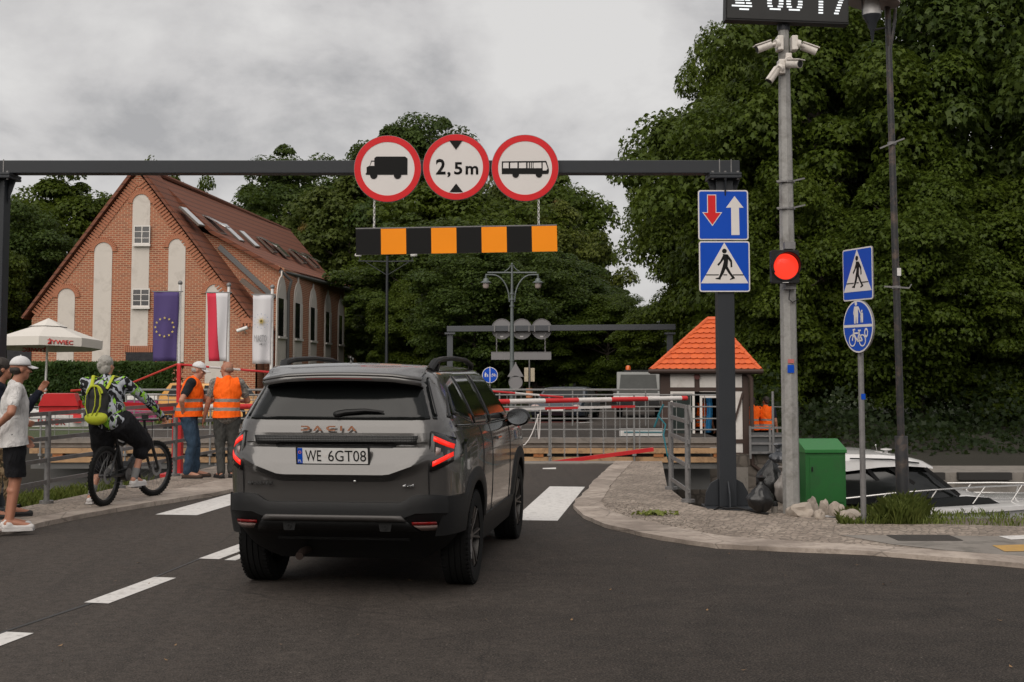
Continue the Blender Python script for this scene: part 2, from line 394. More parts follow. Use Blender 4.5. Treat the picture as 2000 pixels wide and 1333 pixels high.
def sheet(name, pts, z, m, label=None):
    b = MB(); b.add([(p[0], p[1], z) for p in pts], [tuple(range(len(pts)))])
    o = b.build(name, m); o['kind'] = 'structure'
    if o.data.polygons[0].normal.z < 0: o.data.flip_normals()
    return o
def G(*pp, z=0.0): return [gr(x, y, z) for x, y in pp]
def slab(name, pts, z0, z1, m):
    b = MB(); b.prism([(p[0], p[1]) for p in pts], z0, z1); return tag(b.build(name, m), kind='structure')

PZ = .035
left_kerb = G((-160, 1092), (0, 1047), (185, 1008), (420, 969), (500, 953), (560, 925), (585, 905))
left_joint = G((-160, 1074), (0, 1034), (185, 997), (420, 946), (500, 929), (545, 910), (556, 905))
left_edge = G((-260, 1075), (0, 1008), (108, 985), (185, 969), (420, 916), (470, 905))
right_kerb = G((1202, 905), (1165, 940), (1128, 981), (1121, 992), (1128, 1003), (1145, 1015), (1180, 1030), (1290, 1056), (1400, 1072), (1550, 1079), (1700, 1085), (1850, 1098), (2000, 1110), (2300, 1145))
right_joint = G((1236, 905), (1199, 945), (1178, 978), (1174, 988), (1180, 998), (1200, 1008), (1231, 1018), (1310, 1036), (1410, 1055), (1550, 1066), (1700, 1073), (1850, 1085), (2000, 1096), (2300, 1130))
canal_r = [gr(1293, 905), gr(1303, 955), gr(1345, 990), gr(1392, 1001), gr(1440, 1004), gr(1560, 1010)]
qy = canal_r[-1].y
near = [(-250, -80), (250, -80), (250, qy - .3), (9.0, qy - .1)] + [(p.x, p.y) for p in canal_r[::-1]] + [(p.x, p.y) for p in left_edge[::-1]] + [(-14, 9.5), (-250, 6)]
slab('ground', near, -2.6, -.012, RUBBLE)
sheet('road', [(-250, -79), (249, -79), (249, 9)] + right_kerb[::-1] + left_kerb[::-1] + [(-249, 9.0)], .0, ASPHALT)
def fine(a, n, jit, seed):
    L_ = [0.0]
    for p, q in zip(a[:-1], a[1:]): L_.append(L_[-1] + (q - p).length)
    out = []
    for s_ in np.linspace(0, L_[-1], n):
        p = Vector([float(np.interp(s_, L_, [v[k] for v in a])) for k in range(3)]); out.append(p + Vector((mnoise.noise((p.x * 2.2, p.y * 2.2, seed)), mnoise.noise((p.x * 2.2, p.y * 2.2, seed + 5)), 0)) * jit)
    return out
def band(name, a, b, z, m):
    a, b = fine(a, 90, .045, 1.0), fine(b, 90, .02, 9.0)
    q = MB(); n = len(a)
    for i in range(n - 1):
        A, B, Cc, D = a[i], a[i + 1], b[i + 1], b[i]
        q.add([(A.x, A.y, z), (B.x, B.y, z), (Cc.x, Cc.y, z), (D.x, D.y, z)], [(0, 1, 2, 3)])
    for s_ in (a, b):
        for i in range(n - 1): q.add([(s_[i].x, s_[i].y, -.012), (s_[i + 1].x, s_[i + 1].y, -.012), (s_[i + 1].x, s_[i + 1].y, z), (s_[i].x, s_[i].y, z)], [(0, 1, 2, 3)])
    bm = bmesh.new(); me = q.mesh(name, m); bm.from_mesh(me); bmesh.ops.remove_doubles(bm, verts=bm.verts, dist=.001); bmesh.ops.recalc_face_normals(bm, faces=bm.faces); bm.to_mesh(me); bm.free()
    o = bpy.data.objects.new(name, me); C.objects.link(o); return tag(o, kind='structure')
band('kerb_west', left_kerb, left_joint, .05, KERB)
band('kerb_east', right_kerb, right_joint, PZ + .006, KERB)
slab('pavement_west', left_joint + left_edge[::-1], -.3, .046, SETTS)
slab('pavement_east', right_joint + [(249, 9.5), (249, qy - 1.2)] + G((2300, 1050), (2000, 1035), (1700, 1027)) + canal_r[::-1], -.3, PZ, SETTS)
slab('quay_edge_stone', G((585, 907), (585, 903), (1202, 903), (1202, 907)), -.5, .02, CONC)
# concrete apron on the right with old markings
sheet('concrete_path', G((1640, 1046), (2050, 1049), (2300, 1060), (2300, 1120), (2000, 1088), (1850, 1076), (1740, 1064), z=PZ), PZ + .004, CONC)
sheet('road_marking_worn', G((1950, 1049), (2030, 1046), (2050, 1052), (1975, 1056), z=PZ), PZ + .008, PAINT)
sheet('road_marking_yellow', G((1938, 1067), (2060, 1064), (2080, 1078), (1962, 1079), z=PZ), PZ + .008, YPAINT)
# zebra bars, centre dashes
ZD = Vector((.131, 1.0, 0)).normalized(); ZX = Vector((ZD.y, -ZD.x, 0))
za = gr(303, 1006); za.z = 0
for k in range(5):
    a = za + ZX * (k * 1.03); b_ = a + ZX * .5
    sheet('zebra_bar', [a, b_, b_ + ZD * 4.1, a + ZD * 4.1], .004, PAINT)
A_d, B_d, C_d, D_d = G((164, 1178), (212, 1180), (348, 1130), (297, 1128)); U_d = ((C_d - B_d) + (D_d - A_d)).normalized(); L_d = ((C_d - B_d).length + (D_d - A_d).length) / 2; W_d = B_d - A_d
def dash(p, w_=1.0, l_=1.0): sheet('lane_dash', [p, p + W_d * w_, p + W_d * w_ + U_d * L_d * l_, p + U_d * L_d * l_], .004, PAINT)
dash(A_d); dash(gr(66, 1238) - U_d * L_d - W_d * 1.0); dash(gr(388, 1092)); dash(gr(438, 1095), .55)
sheet('tar_seam', G((0, 1236), (170, 1180), (390, 1091), (392, 1092.5), (172, 1182.5), (0, 1239)), .003, mat('tar', (.015, .014, .013, 1), .5))
rl = random.Random(12); b = MB()
for (px, py) in [(1675, 1104), (1533, 1124), (1740, 1138), (1726, 1142), (1424, 1082), (1300, 1090), (1890, 1160), (126, 1050), (1215, 1160), (700, 1240)] + [(rl.uniform(0, 2000), rl.uniform(1000, 1320)) for _ in range(26)]:
    p = gr(px, py, .006); s_ = rl.uniform(.006, .016); a_ = rl.uniform(0, 6.3); b.add([p + Vector((math.cos(a_ + k_ * 1.57) * s_ * (1.6 if k_ % 2 else .8), math.sin(a_ + k_ * 1.57) * s_ * (1.6 if k_ % 2 else .8), .002 + .008 * (k_ == 1))) for k_ in range(4)], [(0, 1, 2, 3)])
tag(b.build('litter', mat('dry_leaf', (.22, .13, .06, 1), .8, var=.6, vs=1.5)), 'dry leaf scraps and grit on the asphalt', kind='stuff')
for (x, y, rx) in ((1060, 915, 26),):
    sheet('road_marking_far', G((x, y), (x + rx, y - 1), (x + rx, y + 2), (x, y + 2)), .004, PAINT)
b = MB(); b.prism(rrect(.62, .42, .03), 0, .006)
mh = b.build('manhole_cover', mat('cast_iron', (.05, .043, .038, 1), .7, metal=.4, var=.4, vs=30, bump=.9, bs=40)); mh.location = gr(1805, 1052, PZ) + Vector((0, 0, .002)); tag(mh, 'dark rectangular iron cover set in the paving by the grass strip', 'manhole cover')

# canal, banks
sheet('water', [(-300, 9.6), (300, 9.6), (300, 60), (-300, 60)], -1.55, WATER)
FQ = 30.2
slab('far_bank', [(-300, FQ), (3.4, FQ), (3.4, 31.3), (5.9, 31.3), (5.9, 40), (300, 40), (300, 700), (-300, 700)], -2.6, -.02, DARKW)
sheet('lawn', [(-299, FQ + .3), (3.3, FQ + .3), (3.3, 31.5), (5.8, 31.5), (5.8, 40.1), (299, 40.1), (299, 699), (-299, 699)], -.014, GRASSG)
slab('far_quay', [(5.92, 30.8), (300, 30.8), (300, 33), (5.92, 33)], -2.6, -.80, CONC)
b = MB(); rows = []
for j in range(9):
    y = 32.9 + j * 1.0
    rows.append([(5.95 + i * 3.0, y, -.85 + .95 * (j / 8) ** .8 + .12 * mnoise.noise((i * .9, j * .8, 3))) for i in range(60)])
b.grid(rows); tag(b.build('far_slope', SOIL), kind='structure')
b = MB(); rows = []           # grassy bank beside the west pavement
for j in range(14):
    y = 9.8 + j * 1.0
    xr = np.interp(y, [p.y for p in left_edge], [p.x for p in left_edge]) - .1
    rows.append([(xr - d, y, -.06 - .40 * min(1, d / 3) + .05 * mnoise.noise((d, y, 9)) - max(0, y - 19.3) * .9) for d in (0, .25, .6, 1.1, 1.8, 3, 5, 9, 20, 60)])
b.grid(rows); tag(b.build('bank_slope', GRASSG), kind='structure')
b = MB()                       # the road on the far side
fr = [(-9, 36.2), (5.8, 36.2), (5.8, 40), (8.2, 50), (30, 215), (22, 215), (-1.5, 45), (-9, 41)]
sheet('far_road', fr, .0, ASPHALT)
sheet('bike_lane', [(-3.6, 38.6), (2.2, 40.6), (2.4, 41.1), (-3.6, 39.0)], .006, mat('red_asphalt', (.16, .035, .03, 1), .85))
for x, y in ((965, 848), (1045, 836), (1140, 826)):
    p = gr(x, y); sheet('far_dash', [p + Vector((-.3, -.25, 0)), p + Vector((-.1, -.3, 0)), p + Vector((.35, .3, 0)), p + Vector((.15, .32, 0))], .14 if y > 840 else .006, PAINT)
b = MB(); b.bx(-7, -1.9, 41.3, 44.5, -.3, .08); tag(b.build('far_pavement', CONC), kind='structure')

# ------------------------------------------------------------------ foliage
def leaf_mesh(name, P, Nn, size, rng, m, maple=True):
    """P: leaf centres, Nn: facing; every leaf is a small folded star of five points"""
    n = len(P); r = rng.normal(size=(n, 3)); r -= Nn * (r * Nn).sum(1)[:, None]; u = r / np.linalg.norm(r, axis=1)[:, None]; v = np.cross(Nn, u)
    s = size * rng.uniform(.6, 1.35, n)[:, None]
    if maple: sh = [(0, -.5, 0), (.28, -.12, .1), (.52, .02, -.05), (.2, .22, .06), (0, .62, -.08), (-.2, .22, .06), (-.52, .02, -.05), (-.28, -.12, .1)]
    else: sh = [(0, -.6, 0), (.22, 0, .08), (0, .6, -.06), (-.22, 0, .08)]
    k = len(sh); V = np.empty((n, k, 3))
    for i, (a, b, c) in enumerate(sh): V[:, i] = P + s * (a * u + b * v + c * Nn)
    me = bpy.data.meshes.new(name); me.vertices.add(n * k); me.vertices.foreach_set('co', V.reshape(-1).astype(np.float32))
    me.loops.add(n * k); me.loops.foreach_set('vertex_index', np.arange(n * k, dtype=np.int32))
    me.polygons.add(n); me.polygons.foreach_set('loop_start', np.arange(0, n * k, k, dtype=np.int32)); me.polygons.foreach_set('loop_total', np.full(n, k, dtype=np.int32))
    me.materials.append(m); me.update(calc_edges=True); return me
def crown_points(rng, h0, h1, rad, nblob, per, blob, shape='round'):
    Ps, Ns = [], []
    for i in range(nblob):
        for _ in range(20):
            q = rng.normal(size=3); q /= np.linalg.norm(q); q *= rng.uniform(.35, 1.0) ** .45
            if q[2] > -.95: break
        zc = (q[2] + 1) / 2
        if shape == 'round': k = 1.0
        elif shape == 'cone': k = (1.0 - zc) ** .75 * 1.25 + .05; 
        else: k = .75 + .5 * math.sin(zc * 3.0)
        ang = math.atan2(q[1], q[0]); wob = 1 + .22 * math.sin(3 * ang + rad) + .14 * math.sin(5 * ang + 2 * zc * 6)
        c = np.array([q[0] * rad * k * wob, q[1] * rad * k * wob, h0 + (h1 - h0) * zc + rng.normal() * .3])
        br = blob * rng.uniform(.5, 1.45)
        d = rng.normal(size=(per, 3)); d /= np.linalg.norm(d, axis=1)[:, None]; d[:, 2] = np.abs(d[:, 2]) * np.where(rng.random(per) < .75, 1, -.6)
        rr = rng.uniform(.25, 1.0, per)[:, None] ** .5
        p = c + d * rr * br * np.array([1.15, 1.15, .62])
        p[:, 2] -= .18 * ((p[:, 0] - c[0]) ** 2 + (p[:, 1] - c[1]) ** 2) / br
        nn = d * .7 + np.array([0, 0, .75]) + rng.normal(size=(per, 3)) * .45
        Ps.append(p); Ns.append(nn / np.linalg.norm(nn, axis=1)[:, None])
    return np.vstack(Ps), np.vstack(Ns)
def trunk_mesh(name, rng, h, r, crown0, crown1, rad, nb=14, twigs=3):
    b = MB(); x = y = 0.0; P = []; Q = []
    for k in range(9):
        t = k / 8; P.append((x, y, h * t)); Q.append(max(.03, r * (1.25 if k == 0 else 1) * (1 - t) ** .75)); x += rng.normal() * .12; y += rng.normal() * .12
    b.tube(P, Q, 10)
    for k in range(nb):
        t = rng.uniform(.28, .9); z = h * t; i = int(t * 8); p0 = Vector(P[i]).lerp(Vector(P[min(8, i + 1)]), t * 8 - i)
        a = rng.uniform(0, 6.28); L_ = rad * rng.uniform(.5, .95) * (1.15 - t * .6); rise = rng.uniform(.15, .7)
        p1 = p0 + Vector((math.cos(a) * L_ * .5, math.sin(a) * L_ * .5, L_ * .5 * rise + .3)); p2 = p0 + Vector((math.cos(a + .2) * L_, math.sin(a + .2) * L_, L_ * rise))
        rb = r * (1 - t) * .5 + .03; b.tube([p0, p1, p2], [rb, rb * .6, .015], 6)
        for q in range(twigs):
            s_ = p0.lerp(p1, rng.uniform(.4, 1)); a2 = a + rng.uniform(-1, 1); l2 = L_ * .4
            b.tube([s_, s_ + Vector((math.cos(a2) * l2, math.sin(a2) * l2, l2 * rng.uniform(-.1, .8)))], [rb * .35, .01], 4)
    return b.mesh(name, BARK, 60)
def make_tree(seed, h, crown0, rad, nblob, per, blob, size, m, shape='round', maple=True, trunk_r=.3):
    rng = np.random.default_rng(seed)
    P, Nn = crown_points(rng, crown0, h, rad, nblob, per, blob, shape)
    return (trunk_mesh('trunk', rng, h * .93, trunk_r, crown0, h, rad), leaf_mesh('crown', P, Nn, size, rng, m, maple))
TREES = {
 'maple': make_tree(1, 13.0, 1.6, 5.6, 175, 720, 1.2, .205, LEAF_A),
 'maple_b': make_tree(2, 13.5, 1.2, 5.2, 170, 720, 1.25, .205, LEAF_A, 'egg'),
 'dark': make_tree(3, 18.0, 2.2, 5.4, 240, 330, 1.35, .28, LEAF_B, 'egg'),
 'lime': make_tree(4, 15.0, 3.0, 4.6, 180, 260, 1.2, .30, LEAF_A, 'egg'),
 'yellow': make_tree(5, 15.0, 3.0, 4.4, 150, 230, 1.15, .30, LEAF_C, 'egg'),
 'spruce': make_tree(6, 17.0, 2.5, 3.2, 190, 120, .9, .34, LEAF_B, 'cone', False),
 'open': make_tree(8, 12.0, 3.5, 3.8, 70, 120, .95, .30, LEAF_C, 'round'),
}
def tree(kind, name, x, y, h, wid, rz, label, group, z=0.0):
    tm, lm = TREES[kind]
    r = thing(name, label, 'tree', (x, y, z), rz, group)
    base = {'maple': 13.0, 'maple_b': 13.5, 'dark': 18.0, 'lime': 15.0, 'yellow': 15.0, 'spruce': 17.0, 'open': 12.0}[kind]
    rb = {'maple': 5.6, 'maple_b': 5.2, 'dark': 5.4, 'lime': 4.6, 'yellow': 4.4, 'spruce': 3.2, 'open': 3.8}[kind]
    for nm, me in (('trunk', tm), ('crown', lm)):
        o = bpy.data.objects.new(nm, me); C.objects.link(o); o.parent = r
    r.scale = (wid / (2.25 * rb), wid / (2.25 * rb), h / base); return r
def T(kind, name, px, topy, Y, wid_px, rz, label, group, z=0.0):
    p = at(px, topy, Y); tree(kind, name, p.x, Y, p.z - z, wid_px * Y / F, rz, label, group, z)
gR, gB, gL, gU = 'trees along the far bank on the right', 'trees behind the far road', 'trees behind the brick building', 'trees lining the far road'
T('maple', 'maple_tree', 1585, 2, 45, 600, .4, 'biggest broad maple, directly behind the lit display board and the grey pole', gR)
T('maple_b', 'maple_tree', 1472, 172, 52, 385, 1.9, 'maple bulging leftward behind the sign gantry post and the tiled hut', gR)
T('maple_b', 'maple_tree', 1520, 62, 55, 400, 2.4, 'maple behind the white cameras, between the broad maple and the sky', gR)
T('maple', 'maple_tree', 1428, 74, 54, 310, .4, 'maple whose crown edge stands furthest left against the sky right of the bus sign', gR)
T('dark', 'tall_tree', 1905, -190, 45, 520, .7, 'tallest dark tree, rising out of the frame behind the street lamp', gR)
T('dark', 'tall_tree', 2130, -240, 42, 480, 2.9, 'dark tree cut off by the right edge of the frame', gR)
T('maple', 'maple_tree', 1790, 330, 40.5, 440, 3.5, 'lower maple with drooping boughs behind the oval cycle sign', gR, -.9)
T('maple_b', 'maple_tree', 1960, 360, 41, 420, 5.0, 'lower maple hanging over the white motorboat', gR, -.9)
T('maple', 'maple_tree', 1560, 330, 42, 380, 1.2, 'lower maple behind the red traffic light', gR, -.9)
T('lime', 'lime_tree', 1310, 580, 58, 160, .2, 'small tree just behind the hut roof tip', gR)
T('yellow', 'yellowing_tree', 1085, 392, 80, 185, .9, 'light yellowish tree at the middle, left of the sky gap', gB)
T('lime', 'lime_tree', 1055, 335, 92, 260, 2.2, 'bright green tree behind the bus sign', gB)
T('open', 'thin_tree', 1015, 290, 84, 170, 3.0, 'thin open tree with see-through twigs between the two right round signs', gB)
T('dark', 'tall_tree', 805, 222, 95, 300, 4.0, 'tall dark tree topping out above the two left round signs', gB)
T('lime', 'lime_tree', 900, 330, 80, 300, 5.1, 'round tree behind the height limit sign', gB)
T('yellow', 'yellowing_tree', 690, 330, 92, 260, .5, 'sparse yellowing tree left of the lorry sign', gB)
T('dark', 'tall_tree', 590, 292, 100, 280, 1.5, 'dark leafy tree behind the end of the brick building roof ridge', gL)
T('spruce', 'spruce_tree', 488, 338, 104, 150, 2.5, 'pointed spruce over the roof ridge below the gantry beam', gL)
T('open', 'thin_tree', 305, 296, 90, 130, .1, 'tree poking above the gantry beam over the gable tip', gL)
T('lime', 'lime_tree', 400, 366, 98, 140, 4.4, 'low tree peeping over the roof ridge behind the first skylights', gL)
T('lime', 'lime_tree', 130, 345, 72, 280, 3.6, 'green tree left of the gable behind the white parasol', gL)
T('dark', 'tall_tree', 10, 380, 66, 240, 1.1, 'dark tree at the left edge behind the gantry post', gL)
T('maple', 'maple_tree', -90, 420, 60, 260, 2.0, 'maple beyond the left edge of the frame behind the parasol', gL)
T('lime', 'lime_tree', 745, 490, 84, 260, 2.7, 'dense tree beside the far end of the brick facade', gU)
T('dark', 'tall_tree', 860, 420, 70, 300, .9, 'dense dark tree behind the dark street lamp mast', gU)
T('maple', 'maple_tree', 960, 440, 76, 300, 3.9, 'shady maple right behind the double armed lantern', gU)
T('dark', 'tall_tree', 1090, 500, 66, 260, 2.2, 'dark tree over the far road above the far gantry', gU)
T('maple_b', 'maple_tree', 1190, 580, 62, 210, .3, 'dense maple over the white lorry', gU)
T('maple', 'maple_tree', 812, 540, 66, 190, 5.2, 'low maple at the corner of the brick building behind the car roof', gU)
for i, (px, Y, lb) in enumerate(((1041, 64, 'bare tall trunk behind the posters on the lamp mast'), (1100, 78, 'slim trunk in the dark between far signs'), (1157, 70, 'pale trunk just above the blue far cycle sign'), (1192, 88, 'dark trunk left of the white lorry'), (925, 60, 'dark trunk behind the round blue cycle sign by the car mirror'))):
    T('dark', 'tall_tree', px, 470 if px < 1080 else 565, Y, 230 if px < 1080 else 150, i * 1.3, lb, 'avenue trees with trunks in shade')
for i, (x, y, h, wd, kd) in enumerate(((-17, -17, 13, 11, 'maple'), (-7, -24, 15, 12, 'maple_b'), (5, -23, 14, 12, 'maple'), (15, -16, 14, 11, 'maple_b'))):  # out of view, added for darker car reflections and less front light
    tree(kd, 'maple_tree', x, y, h, wd, i * 1.7, 'unseen maple added behind the viewer to darken reflections', 'trees added behind the viewer')
# undergrowth: one leafy mass closing the wood behind everything
rng = np.random.default_rng(77); n = 46000
X = rng.uniform(-60, 66, n); Yy = rng.uniform(112, 126, n); Z = rng.uniform(0, 1, n) ** 1.1 * (6.5 + 2.2 * np.sin(X * .31) + 1.5 * np.sin(X * .83))
P = np.stack([X, Yy, Z], 1); Nn = rng.normal(size=(n, 3)) * .6 + np.array([0, -.5, .6]); Nn /= np.linalg.norm(Nn, axis=1)[:, None]
o = bpy.data.objects.new('woodland_undergrowth', leaf_mesh('woodland_undergrowth', P, Nn, .75, rng, LEAF_B)); C.objects.link(o); tag(o, 'dark undergrowth of the wood behind the far road', 'undergrowth', kind='stuff')
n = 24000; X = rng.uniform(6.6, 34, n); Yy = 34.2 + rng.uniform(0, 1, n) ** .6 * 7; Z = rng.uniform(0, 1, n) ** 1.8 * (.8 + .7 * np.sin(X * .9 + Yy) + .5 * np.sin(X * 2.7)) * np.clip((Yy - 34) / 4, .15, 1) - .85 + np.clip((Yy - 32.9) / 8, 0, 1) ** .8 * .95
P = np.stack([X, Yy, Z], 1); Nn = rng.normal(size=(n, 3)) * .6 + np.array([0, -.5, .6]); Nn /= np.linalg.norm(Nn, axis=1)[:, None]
o = bpy.data.objects.new('bank_undergrowth', leaf_mesh('bank_undergrowth', P, Nn, .15, rng, m_leaf('ivy_leaves', (.006, .013, .004, 1), (.022, .034, .009, 1)))); C.objects.link(o); tag(o, 'shade-darkened bushes along the far canal bank below the maples', 'undergrowth', kind='stuff')  # leaf colour darkened to carry the shade under the maples
def hedge(name, x0, x1, y0, y1, h, n, label, size=.16):
    r = np.random.default_rng(int(abs(x0) * 10)); X = r.uniform(x0, x1, n); Yq = r.uniform(y0, y1, n); Zq = r.uniform(0, 1, n) ** .8 * (h + .08 * np.sin(X * 3) + .05 * np.sin(X * 8))
    sd_ = r.random(n); Yq = np.where(sd_ < .55, y0 + r.uniform(-.06, .14, n), Yq); Zq = np.where(sd_ > .85, h + r.uniform(-.12, .08, n), Zq)
    q = r.normal(size=(n, 3)) * .6 + np.array([0, -.6, .5]); q /= np.linalg.norm(q, axis=1)[:, None]
    rt = thing(name, label, 'hedge', ((x0 + x1) / 2, (y0 + y1) / 2, 0)); me = leaf_mesh('foliage', np.stack([X - rt.location.x, Yq - rt.location.y, Zq], 1), q, size, r, LEAF_H, False)
    f = bpy.data.objects.new('foliage', me); C.objects.link(f); f.parent = rt
    b = MB(); dx_, dy_ = (x1 - x0) / 2, (y1 - y0) / 2
    for k in range(int((x1 - x0) / .5)):
        xx = -dx_ + .25 + k * .5; b.tube([(xx, 0, 0), (xx + .05, .03, h * .5), (xx - .04, 0, h * .92)], [.03, .022, .006], 5)
    b.build('stem', BARK, rt)
p0, p1 = at(-30, 740, 47), at(346, 740, 47)
hedge('clipped_hedge', p0.x, p1.x, 46.2, 48.0, at(200, 712, 46.2).z, 26000, 'long clipped dark green hedge in front of the brick gable')
# grass: blades as one object each
def blades(name, pts, hmin, hmax, label, m, seed=3, w_=.006):
    r = np.random.default_rng(seed); n = len(pts); P = np.array(pts); a = r.uniform(0, 6.28, n); hh = r.uniform(hmin, hmax, n) * (P[:, 3] if P.shape[1] > 3 else 1); le = r.uniform(.15, .7, n) * hh; a2 = a + 1.57
    V = np.empty((n, 5, 3)); P3 = P[:, :3]; d = np.stack([np.cos(a), np.sin(a), 0 * a], 1); s_ = np.stack([np.cos(a2), np.sin(a2), 0 * a], 1) * w_
    up = np.array([0, 0, 1.0])
    V[:, 0] = P3 - s_; V[:, 1] = P3 + s_; V[:, 2] = P3 + d * le[:, None] * .35 + up * hh[:, None] * .6 + s_ * .8; V[:, 3] = P3 + d * le[:, None] + up * (hh * .92)[:, None]; V[:, 4] = P3 + d * le[:, None] * .35 + up * hh[:, None] * .6 - s_ * .8
    me = bpy.data.meshes.new(name); k = 5; me.vertices.add(n * k); me.vertices.foreach_set('co', V.reshape(-1).astype(np.float32)); me.loops.add(n * k); me.loops.foreach_set('vertex_index', np.arange(n * k, dtype=np.int32))
    me.polygons.add(n); me.polygons.foreach_set('loop_start', np.arange(0, n * k, k, dtype=np.int32)); me.polygons.foreach_set('loop_total', np.full(n, k, dtype=np.int32)); me.materials.append(m); me.update(calc_edges=True)
    o = bpy.data.objects.new(name, me); C.objects.link(o); return tag(o, label, 'grass', kind='stuff')
GRASS = m_leaf('grass_blades', (.075, .115, .018, 1), (.26, .28, .07, 1), (.40, .32, .15, 1))
rg = random.Random(5); pts = []
for k in range(8000):
    px = rg.choice((rg.uniform(1640, 1800), rg.uniform(1640, 2150), rg.uniform(1720, 1800))); py = rg.uniform(1004, 1031) + max(0, (px - 1800)) * .012
    q = gr(px, py, .0); hh = (.85 * (1 - ((px - 1762) / 62) ** 2) + .35 + .35 * mnoise.noise((px * .06, py * .2, 0))) if 1705 < px < 1820 else (.55 + .5 * mnoise.noise((px * .03, py * .1, 0)))
    if px > 1840 and py > 1012 and rg.random() < .5: continue
    if px > 1830: hh *= .6
    pts.append((q.x, q.y, PZ - .03, hh))
blades('bank_grass', pts, .06, .24, 'tufts of long grass along the paving edge by the boat', GRASS)
pts = []
for k in range(9000):
    y = rg.uniform(13.0, 20.0); d = rg.uniform(.05, 4.5); xr = np.interp(y, [p.y for p in left_edge], [p.x for p in left_edge]) - .1
    pts.append((xr - d, y, -.08 - .40 * min(1, d / 3) - max(0, y - 19.3) * .9, 1.0))
blades('slope_grass', pts, .08, .26, 'grass on the canal slope below the pavement railing', GRASS, 4, .008)
pts = [(rg.uniform(-4, 2.3), rg.uniform(41.2, 44), .06, 1) for k in range(3000)] + [(rg.uniform(-11, -5), rg.uniform(39.5, 41), 0, 1) for k in range(3500)]
blades('verge_grass', pts, .08, .25, 'strip of lawn beyond the bridge deck', GRASS, 6, .012)
# ------------------------------------------------------------------ sign materials
S_WHITE = mat('sign_white', (.62, .59, .575, 1), .45, var=.05, vs=2, spec=.25); S_RED = mat('sign_red', (.56, .014, .018, 1), .4, var=.12, vs=2, spec=.25)
S_BLACK = mat('sign_black', (.010, .010, .010, 1), .6, var=.2, vs=3, spec=.12); S_BLUE = mat('sign_blue', (.003, .06, .42, 1), .4, var=.1, vs=2, spec=.2)
S_AMBER = mat('sign_amber', (.86, .26, .006, 1), .45, var=.07, vs=2, spec=.2); S_BACK = mat('sign_back', (.17, .165, .17, 1), .55, metal=.2, var=.1, vs=3)
def WB(root):
    b = MB(); b.M = Matrix.Translation(-Vector(root.location)); return b
def pxpoly(pts, cx, cy, s): return [((x - cx) * s, -(y - cy) * s) for x, y in pts]
# walker and bicycle outlines (unit: sign height 1, centre 0)
def walker(parts, w0, w1, M, b, k=1.0, child=False):
    P = lambda q: [(x * k, y * k) for x, y in q]
    b.prism(circ(.048 * k, 20, .0 * k, .31 * k), w0, w1, M)
    b.prism(P([(-.035, .25), (.04, .245), (.075, .16), (.06, .0), (.075, -.03), (.02, -.03), (-.045, -.02), (-.015, .10), (-.02, .17)]), w0, w1, M)
    b.prism(P([(-.02, .24), (-.01, .15), (-.07, .07), (-.12, .01), (-.145, .04), (-.09, .10)]), w0, w1, M)
    b.prism(P([(.02, .245), (.07, .24), (.15, .12), (.155, -.01), (.12, -.02), (.115, .09), (.06, .16)]), w0, w1, M)
    b.prism(P([(-.045, -.015), (.025, -.03), (-.015, -.13), (-.075, -.225), (-.085, -.265), (-.185, -.25), (-.18, -.235), (-.12, -.22), (-.08, -.12)]), w0, w1, M)
    b.prism(P([(.01, -.028), (.075, -.03), (.13, -.13), (.20, -.22), (.205, -.24), (.11, -.27), (.10, -.255), (.145, -.225), (.075, -.13)]), w0, w1, M)
def pedestrian_plate(parent, M, s, wid=1.0):
    o = []
    def pc(name, m, fn):
        b = MB(); fn(b); return b.build(name, m, parent)
    pc('plate', S_BACK, lambda b: b.prism(rrect(s, s, s * .05), -.012, 0, M))
    pc('border', S_WHITE, lambda b: b.prism(rrect(s * .995, s * .995, s * .05), .0005, .002, M))
    pc('blue_field', S_BLUE, lambda b: b.prism(rrect(s * .945, s * .945, s * .035), .0025, .004, M))
    pc('white_triangle', S_WHITE, lambda b: b.prism([(-.465 * s, -.33 * s), (.465 * s, -.33 * s), (0, .47 * s)], .0045, .006, M))
    def sym(b):
        walker(None, .0065, .008, M, b, s * .98)
        b.prism([(-.37 * s, -.175 * s), (-.12 * s, -.175 * s), (-.11 * s, -.155 * s), (-.37 * s, -.155 * s)], .0065, .008, M)
        b.prism([(.17 * s, -.175 * s), (.37 * s, -.175 * s), (.37 * s, -.155 * s), (.155 * s, -.155 * s)], .0065, .008, M)
        b.prism([(-.02 * s, -.175 * s), (.05 * s, -.175 * s), (.045 * s, -.155 * s), (-.03 * s, -.155 * s)], .0065, .008, M)
    pc('walking_figure', S_BLACK, sym)
